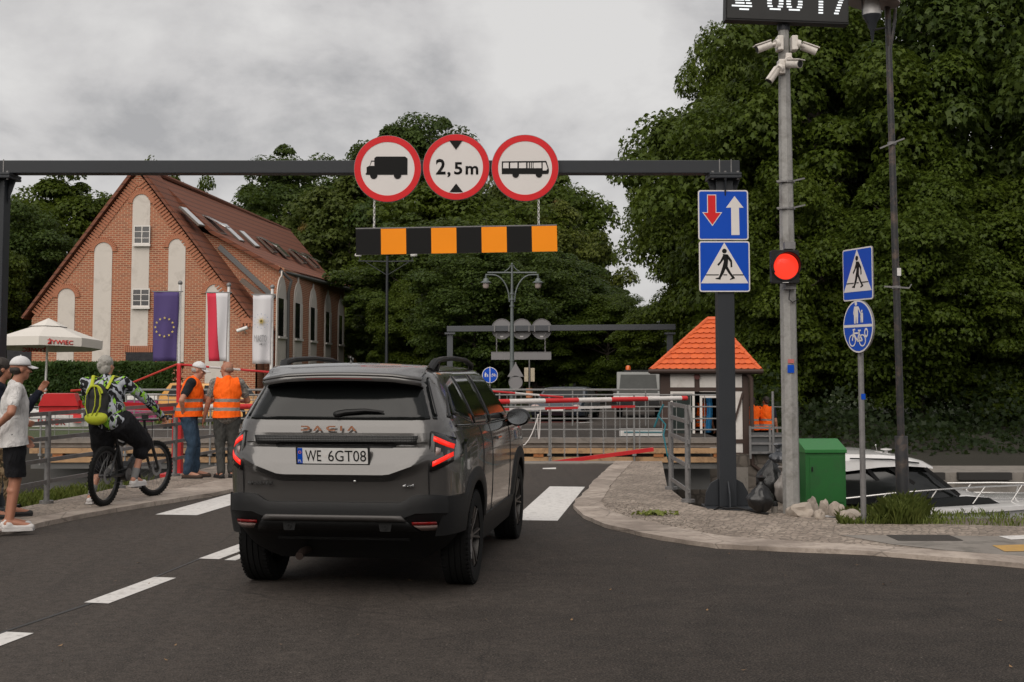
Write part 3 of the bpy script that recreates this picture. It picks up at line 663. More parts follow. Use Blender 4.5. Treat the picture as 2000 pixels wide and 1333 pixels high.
# ------------------------------------------------------------------ near gantry
GY = gr(1420, 990, PZ).y; GZt = at(1420, 316, GY).z; GZb = at(1420, 341, GY).z
base = gr(1420, 990, PZ)
g = thing('height_gantry', 'anthracite steel gantry beam on posts spanning the whole road in front of the car', 'gantry', (base.x, GY, 0))
zb, zt = GZb, GZt
xl = at(2, 500, GY).x - .04
b = WB(g); b.bx(xl - .14, at(1442, 320, GY).x, GY - .10, GY + .10, zb, zt); b.build('beam', ANTH, g, .008)
for nm, X in (('post', base.x), ('post', xl)):
    b = WB(g); zz = PZ if X > 0 else .03
    b.bx(X - .10, X + .10, GY - .10, GY + .10, zz + .012, zb - .07)
    b.bx(X - .19, X + .19, GY - .19, GY + .19, zb - .034, zb - .002); b.bx(X - .19, X + .19, GY - .19, GY + .19, zb - .069, zb - .037)
    for s_ in (-1, 1):
        b.prism([(0, 0), (.10, 0), (0, -.30)], -.008, .008, frame((X + s_ * .10, GY, zb - .07), (s_, 0, 0), (0, 0, 1)))
        b.prism([(0, 0), (.10, 0), (0, -.30)], -.008, .008, frame((X, GY + s_ * .10, zb - .07), (0, s_, 0), (0, 0, 1)))
        b.prism([(0, 0), (.17, 0), (.15, .16), (.09, .27), (0, .32)], -.01, .01, frame((X + s_ * .10, GY, zz + .012), (s_, 0, 0), (0, 0, 1)))
        b.prism([(0, 0), (.15, 0), (.12, .16), (0, .30)], -.01, .01, frame((X, GY + s_ * .10, zz + .012), (0, s_, 0), (0, 0, 1)))
    b.bx(X - .27, X + .27, GY - .25, GY + .25, zz - .03, zz + .01)
    p = b.build(nm, ANTH, g, .006)
    for dx_ in (-.15, 0, .15):
        for z_ in (zb - .002, zb - .085): b = WB(g); b.cyl((X + dx_, GY - .15, z_), (X + dx_, GY - .15, z_ + .02), .016, n=6); b.build('bolt', STEEL, p)
    for dx_ in (-.06, .08): b = WB(g); b.bx(X + dx_ - .006, X + dx_ + .006, GY - .105, GY - .1005, zb, zt + .012); b.build('strap', STEEL, p)
def round_sign(name, px, py, dia_px, label, Y, symbol, grp):
    c = at(px, py, Y); d = dia_px * Y / F; r = d / 2
    t = thing(name, label, 'road sign', c, 0, grp); M = FACE
    def pc(nm, m, fn):
        b = MB(); fn(b); return b.build(nm, m, t)
    pc('plate', S_BACK, lambda b: b.prism(circ(r, 56), -.03, -.006, M))
    pc('white_disc', S_WHITE, lambda b: b.prism(circ(r * .985, 56), -.005, 0, M))
    pc('red_ring', S_RED, lambda b: b.ring(r * .80, r * .985, .0005, .004, 64, M))
    pc('clamp', STEEL, lambda b: b.bx(-r * .5, -r * .5 + .03, .02, .05, -.09, .09)); pc('clamp', STEEL, lambda b: b.bx(r * .5 - .03, r * .5, .02, .05, -.09, .09))
    symbol(t, M, r, pc); return t
SY = GY - .16
def sym_lorry(t, M, r, pc):
    s = r / 66.0; Q = lambda q: pxpoly(q, 757, 330, s)
    pc('lorry_symbol', S_BLACK, lambda b: (b.prism(Q([(731, 309), (735, 306), (791, 306), (796, 310), (796, 342), (715, 342), (714, 340), (716, 338), (716, 327), (722, 324), (725, 314), (731, 314)]), .001, .004, M), b.prism(circ(7.2 * s, 22, -27.0 * s, -13 * s), .0042, .006, M), b.prism(circ(7.2 * s, 22, 19.5 * s, -13 * s), .0042, .006, M)))
    pc('cab_window', S_WHITE, lambda b: b.prism(Q([(723, 324.5), (726, 316.5), (731, 316.5), (731, 324.5)]), .0045, .006, M))
def sym_bus(t, M, r, pc):
    s = r / 66.0; Q = lambda q: pxpoly(q, 1025.5, 329, s)
    pc('bus_symbol', S_BLACK, lambda b: (b.prism(Q([(980, 316), (1067, 315), (1072, 331), (1072, 338), (1070, 341), (980, 341)]), .001, .004, M), b.prism(circ(6.4 * s, 22, -18.5 * s, -13 * s), .0042, .006, M), b.prism(circ(6.4 * s, 22, 27 * s, -12.5 * s), .0042, .006, M)))
    def win(b):
        for x0, x1 in ((982.5, 993.5), (996.5, 1010.5), (1013.5, 1027.5), (1030.5, 1033), (1035, 1036.8), (1038.6, 1040.4), (1042, 1057.5)): b.prism(Q([(x0, 319), (x1, 318.6), (x1, 329.5), (x0, 329.5)]), .0045, .006, M)
        b.prism(Q([(1060, 318.5), (1065.5, 318.5), (1069.5, 330), (1067, 334), (1060, 334)]), .0045, .006, M)
    pc('bus_window', S_WHITE, win)
def sym_height(t, M, r, pc):
    s = r / 66.0; Q = lambda q: pxpoly(q, 891, 327, s)
    pc('arrow', S_BLACK, lambda b: b.prism(Q([(877, 274.5), (903.5, 274.5), (890.5, 293)]), .0045, .006, M))
    pc('arrow', S_BLACK, lambda b: b.prism(Q([(878, 377), (904.5, 377), (891, 360)]), .0045, .006, M))
    for tx, x0, x1, y0, y1 in (('2', 851, 870, 311, 342), (',', 873.5, 880, 337, 347.5), ('5', 887, 903, 317.5, 342), ('m', 909.5, 934.5, 325, 342)):
        q = Q([((x0 + x1) / 2, (y0 + y1) / 2)])[0]
        text('digit', tx, S_BLACK, t, M @ Matrix.Translation((q[0], q[1], .001)), (x1 - x0) * s, (y1 - y0) * s, .003, bold=.022)
round_sign('no_lorries_sign', 757, 330, 133, 'round red ringed sign with a black lorry on white', SY, sym_lorry, 'round signs on the near gantry beam')
round_sign('height_limit_sign', 891, 326.5, 132, 'round red ringed sign reading 2,5 m between two black arrowheads', SY, sym_height, 'round signs on the near gantry beam')
round_sign('no_buses_sign', 1025.5, 328.5, 133, 'round red ringed sign with a black bus on white', SY, sym_bus, 'round signs on the near gantry beam')
# striped bar on chains
cL, cR = at(695, 473, SY), at(1088, 466, SY); hb = 51 * SY / F
ctr = (cL + cR) / 2; ang = math.atan2(cR.z - cL.z, cR.x - cL.x); Lb = (cR - cL).length
t = thing('striped_height_bar', 'black and orange striped bar hanging on two chains below the round signs', 'height bar', ctr)
Mb = frame((0, 0, 0), (math.cos(ang), 0, math.sin(ang)), (0, 0, 1))
b = MB(); b.M = Mb; b.bx(-Lb / 2, Lb / 2, -hb / 2, hb / 2, -.03, 0); b.bx(-Lb / 2, Lb / 2, hb / 2, hb / 2 + .012, -.04, .004); b.build('board', S_BACK, t)
for k in range(8):
    b = MB(); b.M = Mb; x0 = -Lb / 2 + Lb * k / 8; b.bx(x0, x0 + Lb / 8, -hb / 2, hb / 2 - .004, .0005, .003)
    b.build('black_stripe' if k % 2 == 0 else 'orange_stripe', S_AMBER if k % 2 else S_BLACK, t)
def chain(b, p0, p1, r=.016, wire=.0045):
    p0, p1 = Vector(p0), Vector(p1); n = max(2, int((p1 - p0).length / (r * 2.6))); d = (p1 - p0).normalized()
    x = d.orthogonal().normalized(); y = d.cross(x)
    for k in range(n):
        c = p0.lerp(p1, (k + .5) / n); e = x if k % 2 else y
        b.tube([c + d * (r * 1.7 * math.sin(q * math.pi / 4)) + e * (r * .75 * math.cos(q * math.pi / 4)) for q in range(8)], wire, 4, False, True)
for px in (731, 1052):
    b = WB(t); pt = at(px, 400, SY + .02); zz = ctr.z + (pt.x - ctr.x) * math.tan(ang) + hb / 2; chain(b, (pt.x, SY + .02, zb), (pt.x, SY + .02, zz)); b.build('chain', WHITEP, t)
# two square signs on the right post
PYs = GY - .125
for nm, cx, cy, wpx, lb in (('priority_sign', 1412.5, 420.5, 99, 'square blue sign with a red down arrow and a white up arrow'), ('pedestrian_crossing_sign', 1415, 521, 100, 'square blue crossing sign under the arrow sign on the gantry post')):
    c = at(cx, cy, PYs); s = wpx * PYs / F; t = thing(nm, lb, 'road sign', c, 0, 'square blue signs'); M = FACE
    if nm == 'pedestrian_crossing_sign': pedestrian_plate(t, M, s); continue
    def pc(n2, m, fn):
        b = MB(); fn(b); return b.build(n2, m, t)
    pc('plate', S_BACK, lambda b: b.prism(rrect(s, s, s * .05), -.012, 0, M)); pc('border', S_WHITE, lambda b: b.prism(rrect(s * .995, s * .995, s * .05), .0005, .002, M)); pc('blue_field', S_BLUE, lambda b: b.prism(rrect(s * .945, s * .945, s * .035), .0025, .004, M))
    q = lambda p: pxpoly(p, 1412.5, 420.5, s / 99)
    pc('white_arrow', S_WHITE, lambda b: b.prism(q([(1435, 383), (1452.5, 406), (1443.5, 406), (1444, 460), (1428, 460), (1428, 406), (1418, 406)]), .0045, .006, M))
    pc('arrow_outline', S_WHITE, lambda b: b.prism(q([(1381, 380), (1399, 380), (1399, 415), (1410.5, 415), (1391, 442.5), (1371, 415), (1381, 415)]), .0045, .006, M))
    pc('red_arrow', S_RED, lambda b: b.prism(q([(1382.5, 381.5), (1397.5, 381.5), (1397.5, 416.3), (1407.5, 416.3), (1391, 439.5), (1374, 416.3), (1382.5, 416.3)]), .0065, .008, M))
# ------------------------------------------------------------------ display pole with cameras and traffic light
pb = gr(1546, 1003, PZ); PY = pb.y; ptop = at(1531, 30, PY); ppx = lambda y: at(1530 + (y - 40) * (16 / 960.0), y, PY)
t = thing('display_pole', 'pale eight-sided galvanised pole carrying cameras and the red light', 'pole', (pb.x, PY, 0))
b = WB(t); P = [ppx(y) for y in (1010, 700, 560, 559, 300, 60, 20)]; P[0].z = 0
b.tube(P, [.098, .094, .092, .088, .078, .062, .06], 8, smooth=False); b.build('shaft', mat('cast_galvanised', (.27, .265, .255, 1), .65, metal=.15, var=.35, vs=26, bump=.25, bs=70, dirt=((.12, .11, .10, 1), .7, 5)), t)
for y in (356, 408):
    c = ppx(y); b = WB(t); b.ring(.084, .10, -.012, .012, 8, Matrix.Translation(c)); b.bar(c + Vector((-.13, -.09, -.005)), c + Vector((-.02, -.10, .0)), .02, .02); b.bar(c + Vector((.06, -.09, 0)), c + Vector((.20, -.06, .035)), .018, .018); b.build('clamp_band', STEEL, t)
c = ppx(720); b = WB(t); b.bx(c.x - .04, c.x + .035, PY - .102, PY - .098, c.z - .05, c.z + .04); b.build('blue_sticker', S_BLUE, t)
c = ppx(709); b = WB(t); b.bx(c.x - .035, c.x + .035, PY - .102, PY - .098, c.z - .005, c.z + .04); b.build('red_sticker', mat('faded_red', (.42, .12, .11, 1), .6), t)
# display
c = at(1539, -6, PY - .12); Wd, Hd = 243 * PY / F, 98 * PY / F
d = thing('display_board', 'black display board with white lit digits on top of the grey pole', 'display board', c)
Md = frame((0, 0, 0), (1, .03, -.03), (0, 0, 1))
b = MB(); b.M = Md; b.bx(-Wd / 2, Wd / 2, -Hd / 2, Hd / 2, -.14, 0); b.build('case', mat('display_case', (.008, .008, .008, 1), .6), d, .015)
b = MB(); b.M = Md
b.bx(-Wd / 2, Wd / 2, -Hd / 2 - .012, -Hd / 2 - .002, -.15, .012); b.bx(-Wd / 2 - .012, -Wd / 2 - .002, -Hd / 2 - .012, Hd / 2, -.15, .012); b.build('rim', BLACKP, d)
b = WB(d); b.cyl(ppx(60), ppx(10), .075, .075, 10); b.build('bracket', ANTH, d)
LED = glow('led_white', (.80, .84, .86, 1), .55); sD = PY / F
def seg(name, rows):
    b = MB(); b.M = Md
    for (x0, x1, y) in rows: b.bx((x0 - 1539) * sD, (x1 - 1539) * sD, (-6 - y) * sD - .009, (-6 - y) * sD + .009, .0005, .003)
    b.build(name, LED, d)
def rowset(f, y1=24, n=14): return [r for k in range(n) for r in f(k, y1 - k * 5.6)]
seg('ship_symbol', [(1443, 1462, 22.5), (1428, 1468, 16), (1435, 1453, 10), (1456, 1467, 10), (1434, 1452, 4), (1454, 1464, 4), (1438, 1452, -2), (1454, 1460, -2), (1442, 1452, -8), (1446, 1452, -14), (1449, 1452, -20)])
def zero(x): return lambda k, y: [(x + 5, x + 27, y - 4)] if k in (0, 11) else ([(x + 1, x + 11, y - 4), (x + 21, x + 31, y - 4)] if k in (1, 10) else ([(x, x + 9, y - 4), (x + 23, x + 32, y - 4)] if k < 12 else []))
seg('digit', rowset(zero(1498))); seg('digit', rowset(zero(1536)))
seg('digit', rowset(lambda k, y: [(1600, 1609, y)]))
seg('digit', rowset(lambda k, y: [(1631 + k * 1.9, 1640 + k * 1.9, y)] if k < 11 else ([(1622, 1660, y)] if k == 11 else [])))
# cameras
CAMW = mat('camera_housing', (.58, .54, .50, 1), .4, var=.12, vs=12, dirt=((.3, .25, .2, 1), .5, 14))
for nm, (mx_, my_), (hx, hy), dep, lb in (('cctv_camera', (1521, 88), (1492, 92), -.08, 'white bullet camera pointing left below the display board'), ('cctv_camera', (1549, 88), (1580, 96), -.02, 'white bullet camera pointing right below the display board'), ('cctv_camera', (1537, 122), (1551, 125), -.32, 'white bullet camera facing the viewer, lower on the pole'), ('cctv_camera', (1524, 134), (1510, 147), -.10, 'lowest white bullet camera, tilted down to the left')):
    c0 = at(mx_, my_, PY); t = thing(nm, lb, 'camera', c0, 0, 'surveillance cameras on the display pole'); k = PY / F
    b = WB(t); s_ = -1 if hx < mx_ else 1; b.box(c0 + Vector((0, -.04, 0)), (.07, .15, .17), 0); b.build('mount', CAMW, t, .01)
    c1 = at(hx, hy, PY + dep); dr = (c1 - c0).normalized(); f_ = Vector((s_ * .62, dep, -.25)).normalized() if dep > -.2 else Vector((.55, -.8, -.22)).normalized()
    b = WB(t); b.cyl(c0 + dr * .03 + Vector((0, -.07, 0)), c0 + dr * .07 + Vector((0, -.07, 0)), .055, .05, 16); b.cyl(c0 + dr * .06 + Vector((0, -.07, 0)), c1, .022, .02, 10); b.build('arm', CAMW, t)
    if (hx, hy) == (1510, 147): f_ = Vector((-.5, -.1, -.72)).normalized()
    b = WB(t); b.cyl(c1 - f_ * .09, c1 + f_ * .09, .047, .047, 20)
    b.bar(c1 - f_ * .08 + Vector((0, 0, .045)), c1 + f_ * .125 + Vector((0, 0, .052)), .10, .012); b.build('housing', CAMW, t)
    b = WB(t); b.cyl(c1 + f_ * .0905, c1 + f_ * .094, .039, .039, 20); b.build('lens', BLACKP, t)
# traffic light
c = at(1534, 521, PY - .24); t = thing('traffic_light', 'single black traffic light box with its red lamp lit', 'traffic light', c); k = PY / F
b = MB(); b.M = FACE; b.prism(rrect(54 * k, 64 * k, .02), -.10, 0); b.ring(.150, .166, 0, .012, 40); b.build('housing', BLACKP, t, .004)
b = MB(); M0 = Matrix.Translation((0, 0, 0)) @ FACE
rows = []
for w_ in (0.012, .18):
    rows.append([M0 @ Vector((.158 * math.cos(a), .158 * math.sin(a), w_ * (1 if w_ < .1 else (.55 + .45 * max(0, math.sin(a)))))) for a in np.linspace(-.5, math.pi + .5, 40)])
b.grid(rows); v = b.build('visor', BLACKP, t); sm = v.modifiers.new('shell', 'SOLIDIFY'); sm.thickness = .006
def m_lamp():
    q = NT('red_signal_lens'); co = q.coords(); x = q.add('ShaderNodeSeparateXYZ', {0: co})
    s_ = q.math('SINE', q.math('MULTIPLY', x.outputs[2], 330)); s2 = q.math('SINE', q.math('MULTIPLY', x.outputs[0], 330)); s_ = q.math('MULTIPLY', s_, s2)
    q.set('Base Color', (.5, .02, .01, 1)); q.set('Emission Color', (1, .045, .022, 1)); q.set('Emission Strength', q.math('MULTIPLY_ADD', s_, .12, .66)); q.set('Roughness', .25); return q.m
b = MB(); b.M = FACE; rr = [(.0005, .03)] + [(.147 * math.sin(a), .004 + .026 * math.cos(a)) for a in np.linspace(.15, 1.57, 8)]
b.lathe(rr[::-1], 36); b.build('red_lamp', m_lamp(), t)
b = MB(); b.M = FACE; b.bx(-.035, .035, -.183, -.177, .001, .004); b.build('maker_plate', WHITEP, t)
for y in (482, 560): q = ppx(y); b = WB(t); b.bx(q.x - .06, q.x + .06, PY - .16, PY - .05, q.z - .04, q.z + .04); b.build('bracket', STEEL, t)
b = WB(t); q0 = ppx(556); q1 = ppx(592); b.tube([q0 + Vector((0, -.12, -.05)), q0 + Vector((-.02, -.14, -.18)), q1 + Vector((.03, -.10, 0)), q1 + Vector((.10, -.09, .04))], .006, 6); b.build('cable', BLACKP, t)
# ------------------------------------------------------------------ sign pole with two turned signs
sb = gr(1687, 1022, PZ); SYp = sb.y
t = thing('sign_pole', 'thin grey tube post carrying the two turned blue signs', 'pole', sb)
b = WB(t); tp = at(1677, 486, SYp); b.cyl((sb.x, SYp, PZ), tp, .031, .031, 14); b.build('tube', STEEL, t)
c = at(1684.5, 775, SYp); b = WB(t); b.bx(c.x - .022, c.x + .022, SYp - .034, SYp - .0305, c.z - .03, c.z + .03); b.build('blue_sticker', S_BLUE, t)
k = SYp / F; yaw = R(72); U = Vector((math.cos(yaw), -math.sin(yaw), 0))
def turned(px, py): c = at(px, py, SYp - .06); return c, frame((0, 0, 0), U, (0, 0, 1))
c, Mt = turned(1675, 536); sq = 104 * k * .985
t = thing('pedestrian_crossing_sign', 'blue pedestrian crossing sign turned sideways above the oval-looking cycle sign', 'road sign', c, 0, 'square blue signs'); pedestrian_plate(t, Mt, sq)
c, Mt = turned(1676, 638); r = 51.5 * k
t = thing('shared_path_sign', 'round blue sign with a parent and child over a bicycle, turned sideways', 'road sign', c)
def pc(n2, m, fn):
    b = MB(); fn(b); return b.build(n2, m, t)
pc('plate', S_BACK, lambda b: b.prism(circ(r, 48), -.02, 0, Mt)); pc('border', S_WHITE, lambda b: b.prism(circ(r * .99, 48), .0005, .002, Mt)); pc('blue_field', S_BLUE, lambda b: b.prism(circ(r * .93, 48), .0025, .004, Mt)); pc('white_bar', S_WHITE, lambda b: b.bx(0, 0, 0, 0, 0, 0) if 0 else b.prism([(-r * .95, -.03 * r), (r * .95, -.03 * r), (r * .95, .07 * r), (-r * .95, .07 * r)], .0045, .006, Mt))
def pair(b, M, r):
    for cx, cy, s in ((-.08, .50, .86), (.30, .36, .50)):
        M2 = M @ Matrix.Translation((cx * r, cy * r, 0)); s *= r
        b.prism(circ(.09 * s, 16, 0, .42 * s), .0065, .008, M2)
        b.prism([(-.14 * s, .30 * s), (.14 * s, .30 * s), (.16 * s, -.05 * s), (.13 * s, -.45 * s), (.03 * s, -.45 * s), (0, -.1 * s), (-.05 * s, -.45 * s), (-.16 * s, -.45 * s), (-.17 * s, -.02 * s)], .0065, .008, M2)
        b.prism([(-.14 * s, .30 * s), (-.22 * s, .02 * s), (-.19 * s, -.08 * s), (-.13 * s, -.06 * s), (-.12 * s, .05 * s)], .0065, .008, M2)
    M2 = M @ Matrix.Translation((0, 0, 0)); b.prism([(.02 * r, .72 * r), (.22 * r, .44 * r), (.26 * r, .46 * r), (.08 * r, .76 * r)], .0065, .008, M2)
def bike(b, M, r, cx, cy, s):
    M2 = M @ Matrix.Translation((cx * r, cy * r, 0)); s *= r
    for x in (-.36, .36): b.ring(.20 * s, .25 * s, .0065, .008, 24, M2 @ Matrix.Translation((x * s, -.12 * s, 0)))
    def ln(p, q, w_=.035):
        p = Vector((p[0] * s, p[1] * s)); q = Vector((q[0] * s, q[1] * s)); n = (q - p).normalized(); n = Vector((-n.y, n.x)) * w_ * s; b.prism([tuple(p + n), tuple(p - n), tuple(q - n), tuple(q + n)], .0065, .008, M2)
    ln((-.36, -.12), (-.24, .30)); ln((-.26, .18), (.12, .18)); ln((-.24, .14), (.02, -.14)); ln((.02, -.14), (.16, .28)); ln((.02, -.14), (.36, -.12)); ln((.36, -.12), (.13, .18)); ln((.06, .29), (.26, .29), .03); ln((-.32, .32), (-.14, .34), .03)
pc('parent_and_child', S_WHITE, lambda b: pair(b, Mt, r)); pc('bicycle_symbol', S_WHITE, lambda b: bike(b, Mt, r, -.03, -.42, .92))
pc('sticker', S_WHITE, lambda b: b.ring(.07 * r, .12 * r, .0065, .008, 20, Mt @ Matrix.Translation((.56 * r, -.25 * r, 0)) @ Matrix.Diagonal((1, 1.5, 1, 1))))
# ------------------------------------------------------------------ street lamp mast at right
lb_ = gr(1766, 985, PZ - .05); LY = lb_.y + .35; lpx = lambda y: at(1733 + (y) * (31 / 985.0), y, LY)
t = thing('street_lamp', 'black peeling lamp mast with a lantern at the top of the frame', 'street lamp', (lpx(985).x, LY, 0))
PEEL = mat('peeling_black_paint', (.020, .020, .022, 1), .5, var=.3, vs=8, dirt=((.20, .13, .09, 1), .45, 5))
b = WB(t); P = [lpx(y) for y in (1010, 853, 852)]; P[0].z = -.2; b.tube(P, [.082, .082, .08], 20); b.build('socket', PEEL, t)
b = WB(t); b.tube([lpx(y) for y in (853, 560, 280, 0, -70)], [.046, .045, .042, .038, .036], 16); b.build('mast', PEEL, t)
for y, k_ in ((562, 1), (281, 0)):
    c = lpx(y); b = WB(t); b.ring(.045, .056, -.02, .02, 18, Matrix.Translation(c)); b.bar(c + Vector((-.17, -.05, .01 if k_ else -.07)), c + Vector((0, -.06, 0)), .012, .02); b.bar(c + Vector((0, -.06, 0)), c + Vector((.15, -.05, -.01 if k_ else .06)), .012, .02)
    if k_: b.bar(c + Vector((.15, -.05, -.01)), c + Vector((.18, -.05, .04)), .012, .012)
    b.build('flag_bracket', STEEL, t)
c = lpx(532); b = WB(t); b.bx(c.x, c.x + .05, LY - .055, LY - .05, c.z - .05, c.z + .05); b.build('white_tag', WHITEP, t)
q = at(1703, 30, LY - .15)
b = WB(t); M = Matrix.Translation(q)
b.lathe([(.005, -.36), (.015, -.34), (.03, -.20), (.055, -.16), (.062, -.10), (.115, -.03), (.12, .0)], 24, M); b.build('lantern_base', ANTH, t)
LG = NT('lantern_glass'); LG.set('Base Color', LG.mix(LG.noise(8, 3), (.36, .35, .34, 1), (.58, .57, .56, 1))); LG.set('Roughness', .25); LG = LG.m
b = WB(t); b.lathe([(.118, .0), (.115, .07), (.10, .16), (.09, .20)], 24, M); b.build('lantern_glass', LG, t)
b = WB(t); b.lathe([(.09, .20), (.34, .16), (.34, .18), (.16, .30), (.05, .42), (.005, .46)], 28, M @ Matrix.Rotation(R(6), 4, 'Y')); b.build('lantern_hood', mat('lamp_hood', (.25, .2, .19, 1), .5), t)
b = WB(t)
b.tube([lpx(105), lpx(60) + Vector((-.04, -.08, .02)), q + Vector((.0, 0, -.20))], .016, 8)
b.tube([q + Vector((-.125, 0, .20)), q + Vector((-.13, -.02, 0)), q + Vector((-.06, 0, -.12))], .008, 6)
b.tube([lpx(110), lpx(40) + Vector((.09, 0, 0)), lpx(-60) + Vector((.14, 0, 0))], .022, 8); b.build('bracket_arm', PEEL, t)
# ------------------------------------------------------------------ the grey SUV
def m_carpaint():
    t = NT('grey_metallic_paint'); co = t.coords(); f = t.noise(900, 2, .5, co); n = t.noise(2, 3, .5, co)
    t.set('Base Color', t.mix(f, (.062, .059, .057, 1), (.098, .093, .090, 1))); t.set('Metallic', .38); t.set('Roughness', t.math('MULTIPLY_ADD', n, .06, .20))
    t.set('Coat Weight', .8); t.set('Coat Roughness', .04); t.set('Coat IOR', 1.5); return t.m
PAINTC = m_carpaint()
CLAD = mat('charcoal_cladding', (.0085, .0085, .009, 1), .55, spec=.28, var=.15, vs=40, bump=.15, bs=500)
GLASSB = mat('tinted_glass', (.006, .007, .007, 1), .04, var=.1, vs=2, spec=.32)
GLOSSB = mat('gloss_black', (.006, .006, .006, 1), .10, var=.1, vs=2)
TYRE = mat('tyre_rubber', (.007, .007, .007, 1), .85, spec=.2, var=.3, vs=20, bump=.3, bs=120)
RIMM = mat('dark_alloy', (.055, .052, .05, 1), .35, metal=.6, var=.2, vs=8); RIMS = mat('machined_alloy', (.13, .12, .115, 1), .35, metal=.8, var=.15, vs=9)
COPPER = mat('copper_letters', (.42, .19, .11, 1), .35, metal=.6, var=.1); CHROME = mat('chrome', (.55, .55, .55, 1), .15, metal=1, var=.05)
TAIL = glow('lit_tail_bar', (1, .022, .010, 1), .45); LENSR = mat('red_lens', (.16, .004, .004, 1), .12, var=.2, vs=30); LENSW = mat('clear_lens', (.34, .25, .23, 1), .15, var=.3, vs=40)
YC = 1.36; A_ = 8.0
def interp(tab, z):
    zs = [q[0] for q in tab]
    return [float(np.interp(z, zs, [q[i] for q in tab])) for i in range(1, len(tab[0]))]
# z, half width, rear y, front y
LOW = [(.24, .80, -.42, 3.42), (.30, .84, -.47, 3.50), (.45, .885, -.66, 3.58), (.52, .89, -.83, 3.6), (.60, .90, -.885, 3.62), (.76, .905, -.885, 3.63), (.84, .906, -.895, 3.62), (.90, .906, -.905, 3.6), (.99, .905, -.900, 3.57), (1.06, .90, -.885, 3.5), (1.14, .885, -.875, 3.3), (1.20, .865, -.865, 3.0)]
CAB = [(1.10, .868, -.80, 2.62), (1.20, .862, -.852, 2.50), (1.27, .848, -.828, 2.42), (1.31, .832, -.80, 2.36), (1.42, .782, -.735, 2.14), (1.54, .722, -.655, 1.92), (1.60, .685, -.61, 1.80), (1.645, .64, -.56, 1.68), (1.675, .56, -.50, 1.5), (1.692, .40, -.36, 1.25), (1.698, .20, -.1, 1.0)]
WZ = np.linspace(.2, 1.3, 441); WT = np.interp(WZ, [.2, .76, .87, .93, 1.10, 1.3], [0, 0, 1, 1, 0, 0])
def warp(ax): return .10 * max(0.0, min(1.0, (ax - .40) / .28)) * max(0.0, min(1.0, (.87 - ax) / .15))
def unwarp(ax, z): return float(np.interp(z, WZ + WT * warp(ax), WZ))
def shelf(x, z):                       # the sculpted tailgate: a tray round the plate, a lip above the bumper
    ax = abs(x); m = max(0, min(1, (.70 - ax) / .12)); lo = .905; z = unwarp(ax, z)
    d = 0.0
    if lo < z < 1.10: d = -.055 * (1.10 - z) / (1.10 - lo)
    elif lo - .055 < z <= lo: d = -.055 * (z - lo + .055) / .055
    if 1.10 <= z < 1.13: d += .018 * 1
    return d * m
def plan(tab, z, front=True):
    w_, yr, yf = interp(tab, z); return w_, YC - yr, yf - YC
def rear_y(x, z, tab=None):
    tab = tab or (LOW if z < 1.235 else CAB); w_, br, bf = plan(tab, z); q = min(.9995, abs(x) / w_)
    y = YC - br * (1 - q ** A_) ** (1 / A_)
    return y + (shelf(x, z) if tab is LOW else 0)
def side_x(y, z, tab=None):
    tab = tab or (LOW if z < 1.20 else CAB); w_, br, bf = plan(tab, z); b_ = br if y < YC else bf
    q = min(.9995, abs(y - YC) / b_); return w_ * (1 - q ** A_) ** (1 / A_)
xsf = [0, .1, .2, .3, .4, .46, .52, .58, .64, .70, .76, .82, .86, .895]
def quarter():
    P = [(x, (1 - x ** A_) ** (1 / A_)) for x in xsf]
    for y in (.915, .89, .86, .8, .7, .55, .38, .2): P.append(((1 - y ** A_) ** (1 / A_), y))
    P.append((1, 0)); return P
QP = quarter()
def level(tab, z):
    w_, br, bf = plan(tab, z); rear = [(x * w_, YC - y * br) for x, y in QP]; frontp = [(x * w_, YC + y * bf) for x, y in QP[:-1]][::-1]
    half = rear + frontp; full = half + [(-x, y) for x, y in half[1:-1]][::-1]
    if tab is LOW:
        out = []
        for x, y in full:
            q = z + (float(np.interp(z, WZ, WT)) * warp(abs(x)) if y < 0 else 0)
            out.append(Vector((x, y + (shelf(x, q) if y < -.4 else 0), q)))
        return out
    return [Vector((x, y, z)) for x, y in full]
def shell(tab, zs):
    b = MB(); rows = [level(tab, z) for z in zs]; b.grid(rows, True, True); n = len(rows[0])
    b.add(rows[0], [tuple(range(n))[::-1]]); b.add(rows[-1], [tuple(range(n))]); return b
zl = [.24, .30, .36, .45, .55, .66, .76, .80, .84, .852, .87, .89, .905, .915, .93, .95, .97, .99, 1.02, 1.05, 1.08, 1.095, 1.105, 1.125, 1.135, 1.16, 1.18, 1.20]
zc = [1.10, 1.16, 1.20, 1.24, 1.27, 1.31, 1.36, 1.42, 1.48, 1.54, 1.58, 1.61, 1.635, 1.655, 1.672, 1.684, 1.692, 1.698]
car = thing('parked_car', 'dark grey four wheel drive car waiting at the crossing, seen from behind', 'car', (-1.17, 10.22, 0), -R(7.4))
b = shell(LOW, zl); lowm = b.mesh('lower_body', [PAINTC], 28); lo = bpy.data.objects.new('body', lowm); C.objects.link(lo)
bm = bmesh.new(); bm.from_mesh(lowm); bmesh.ops.remove_doubles(bm, verts=bm.verts, dist=.0005); bmesh.ops.recalc_face_normals(bm, faces=bm.faces); bm.to_mesh(lowm); bm.free()
WH = [(.79, 0.0), (-.79, 0.0), (.79, 2.70), (-.79, 2.70)]; WR = .362
cut = MB()
for x, y in WH: s_ = 1 if x > 0 else -1; cut.cyl((s_ * .55, y, WR + .01), (s_ * 1.2, y, WR + .01), .435, .435, 40)
co_ = bpy.data.objects.new('cutter', cut.mesh('cutter', [CLAD])); C.objects.link(co_)
bo = lo.modifiers.new('cut', 'BOOLEAN'); bo.object = co_; bo.solver = 'EXACT'; bo.operation = 'DIFFERENCE'; bo.use_self = True
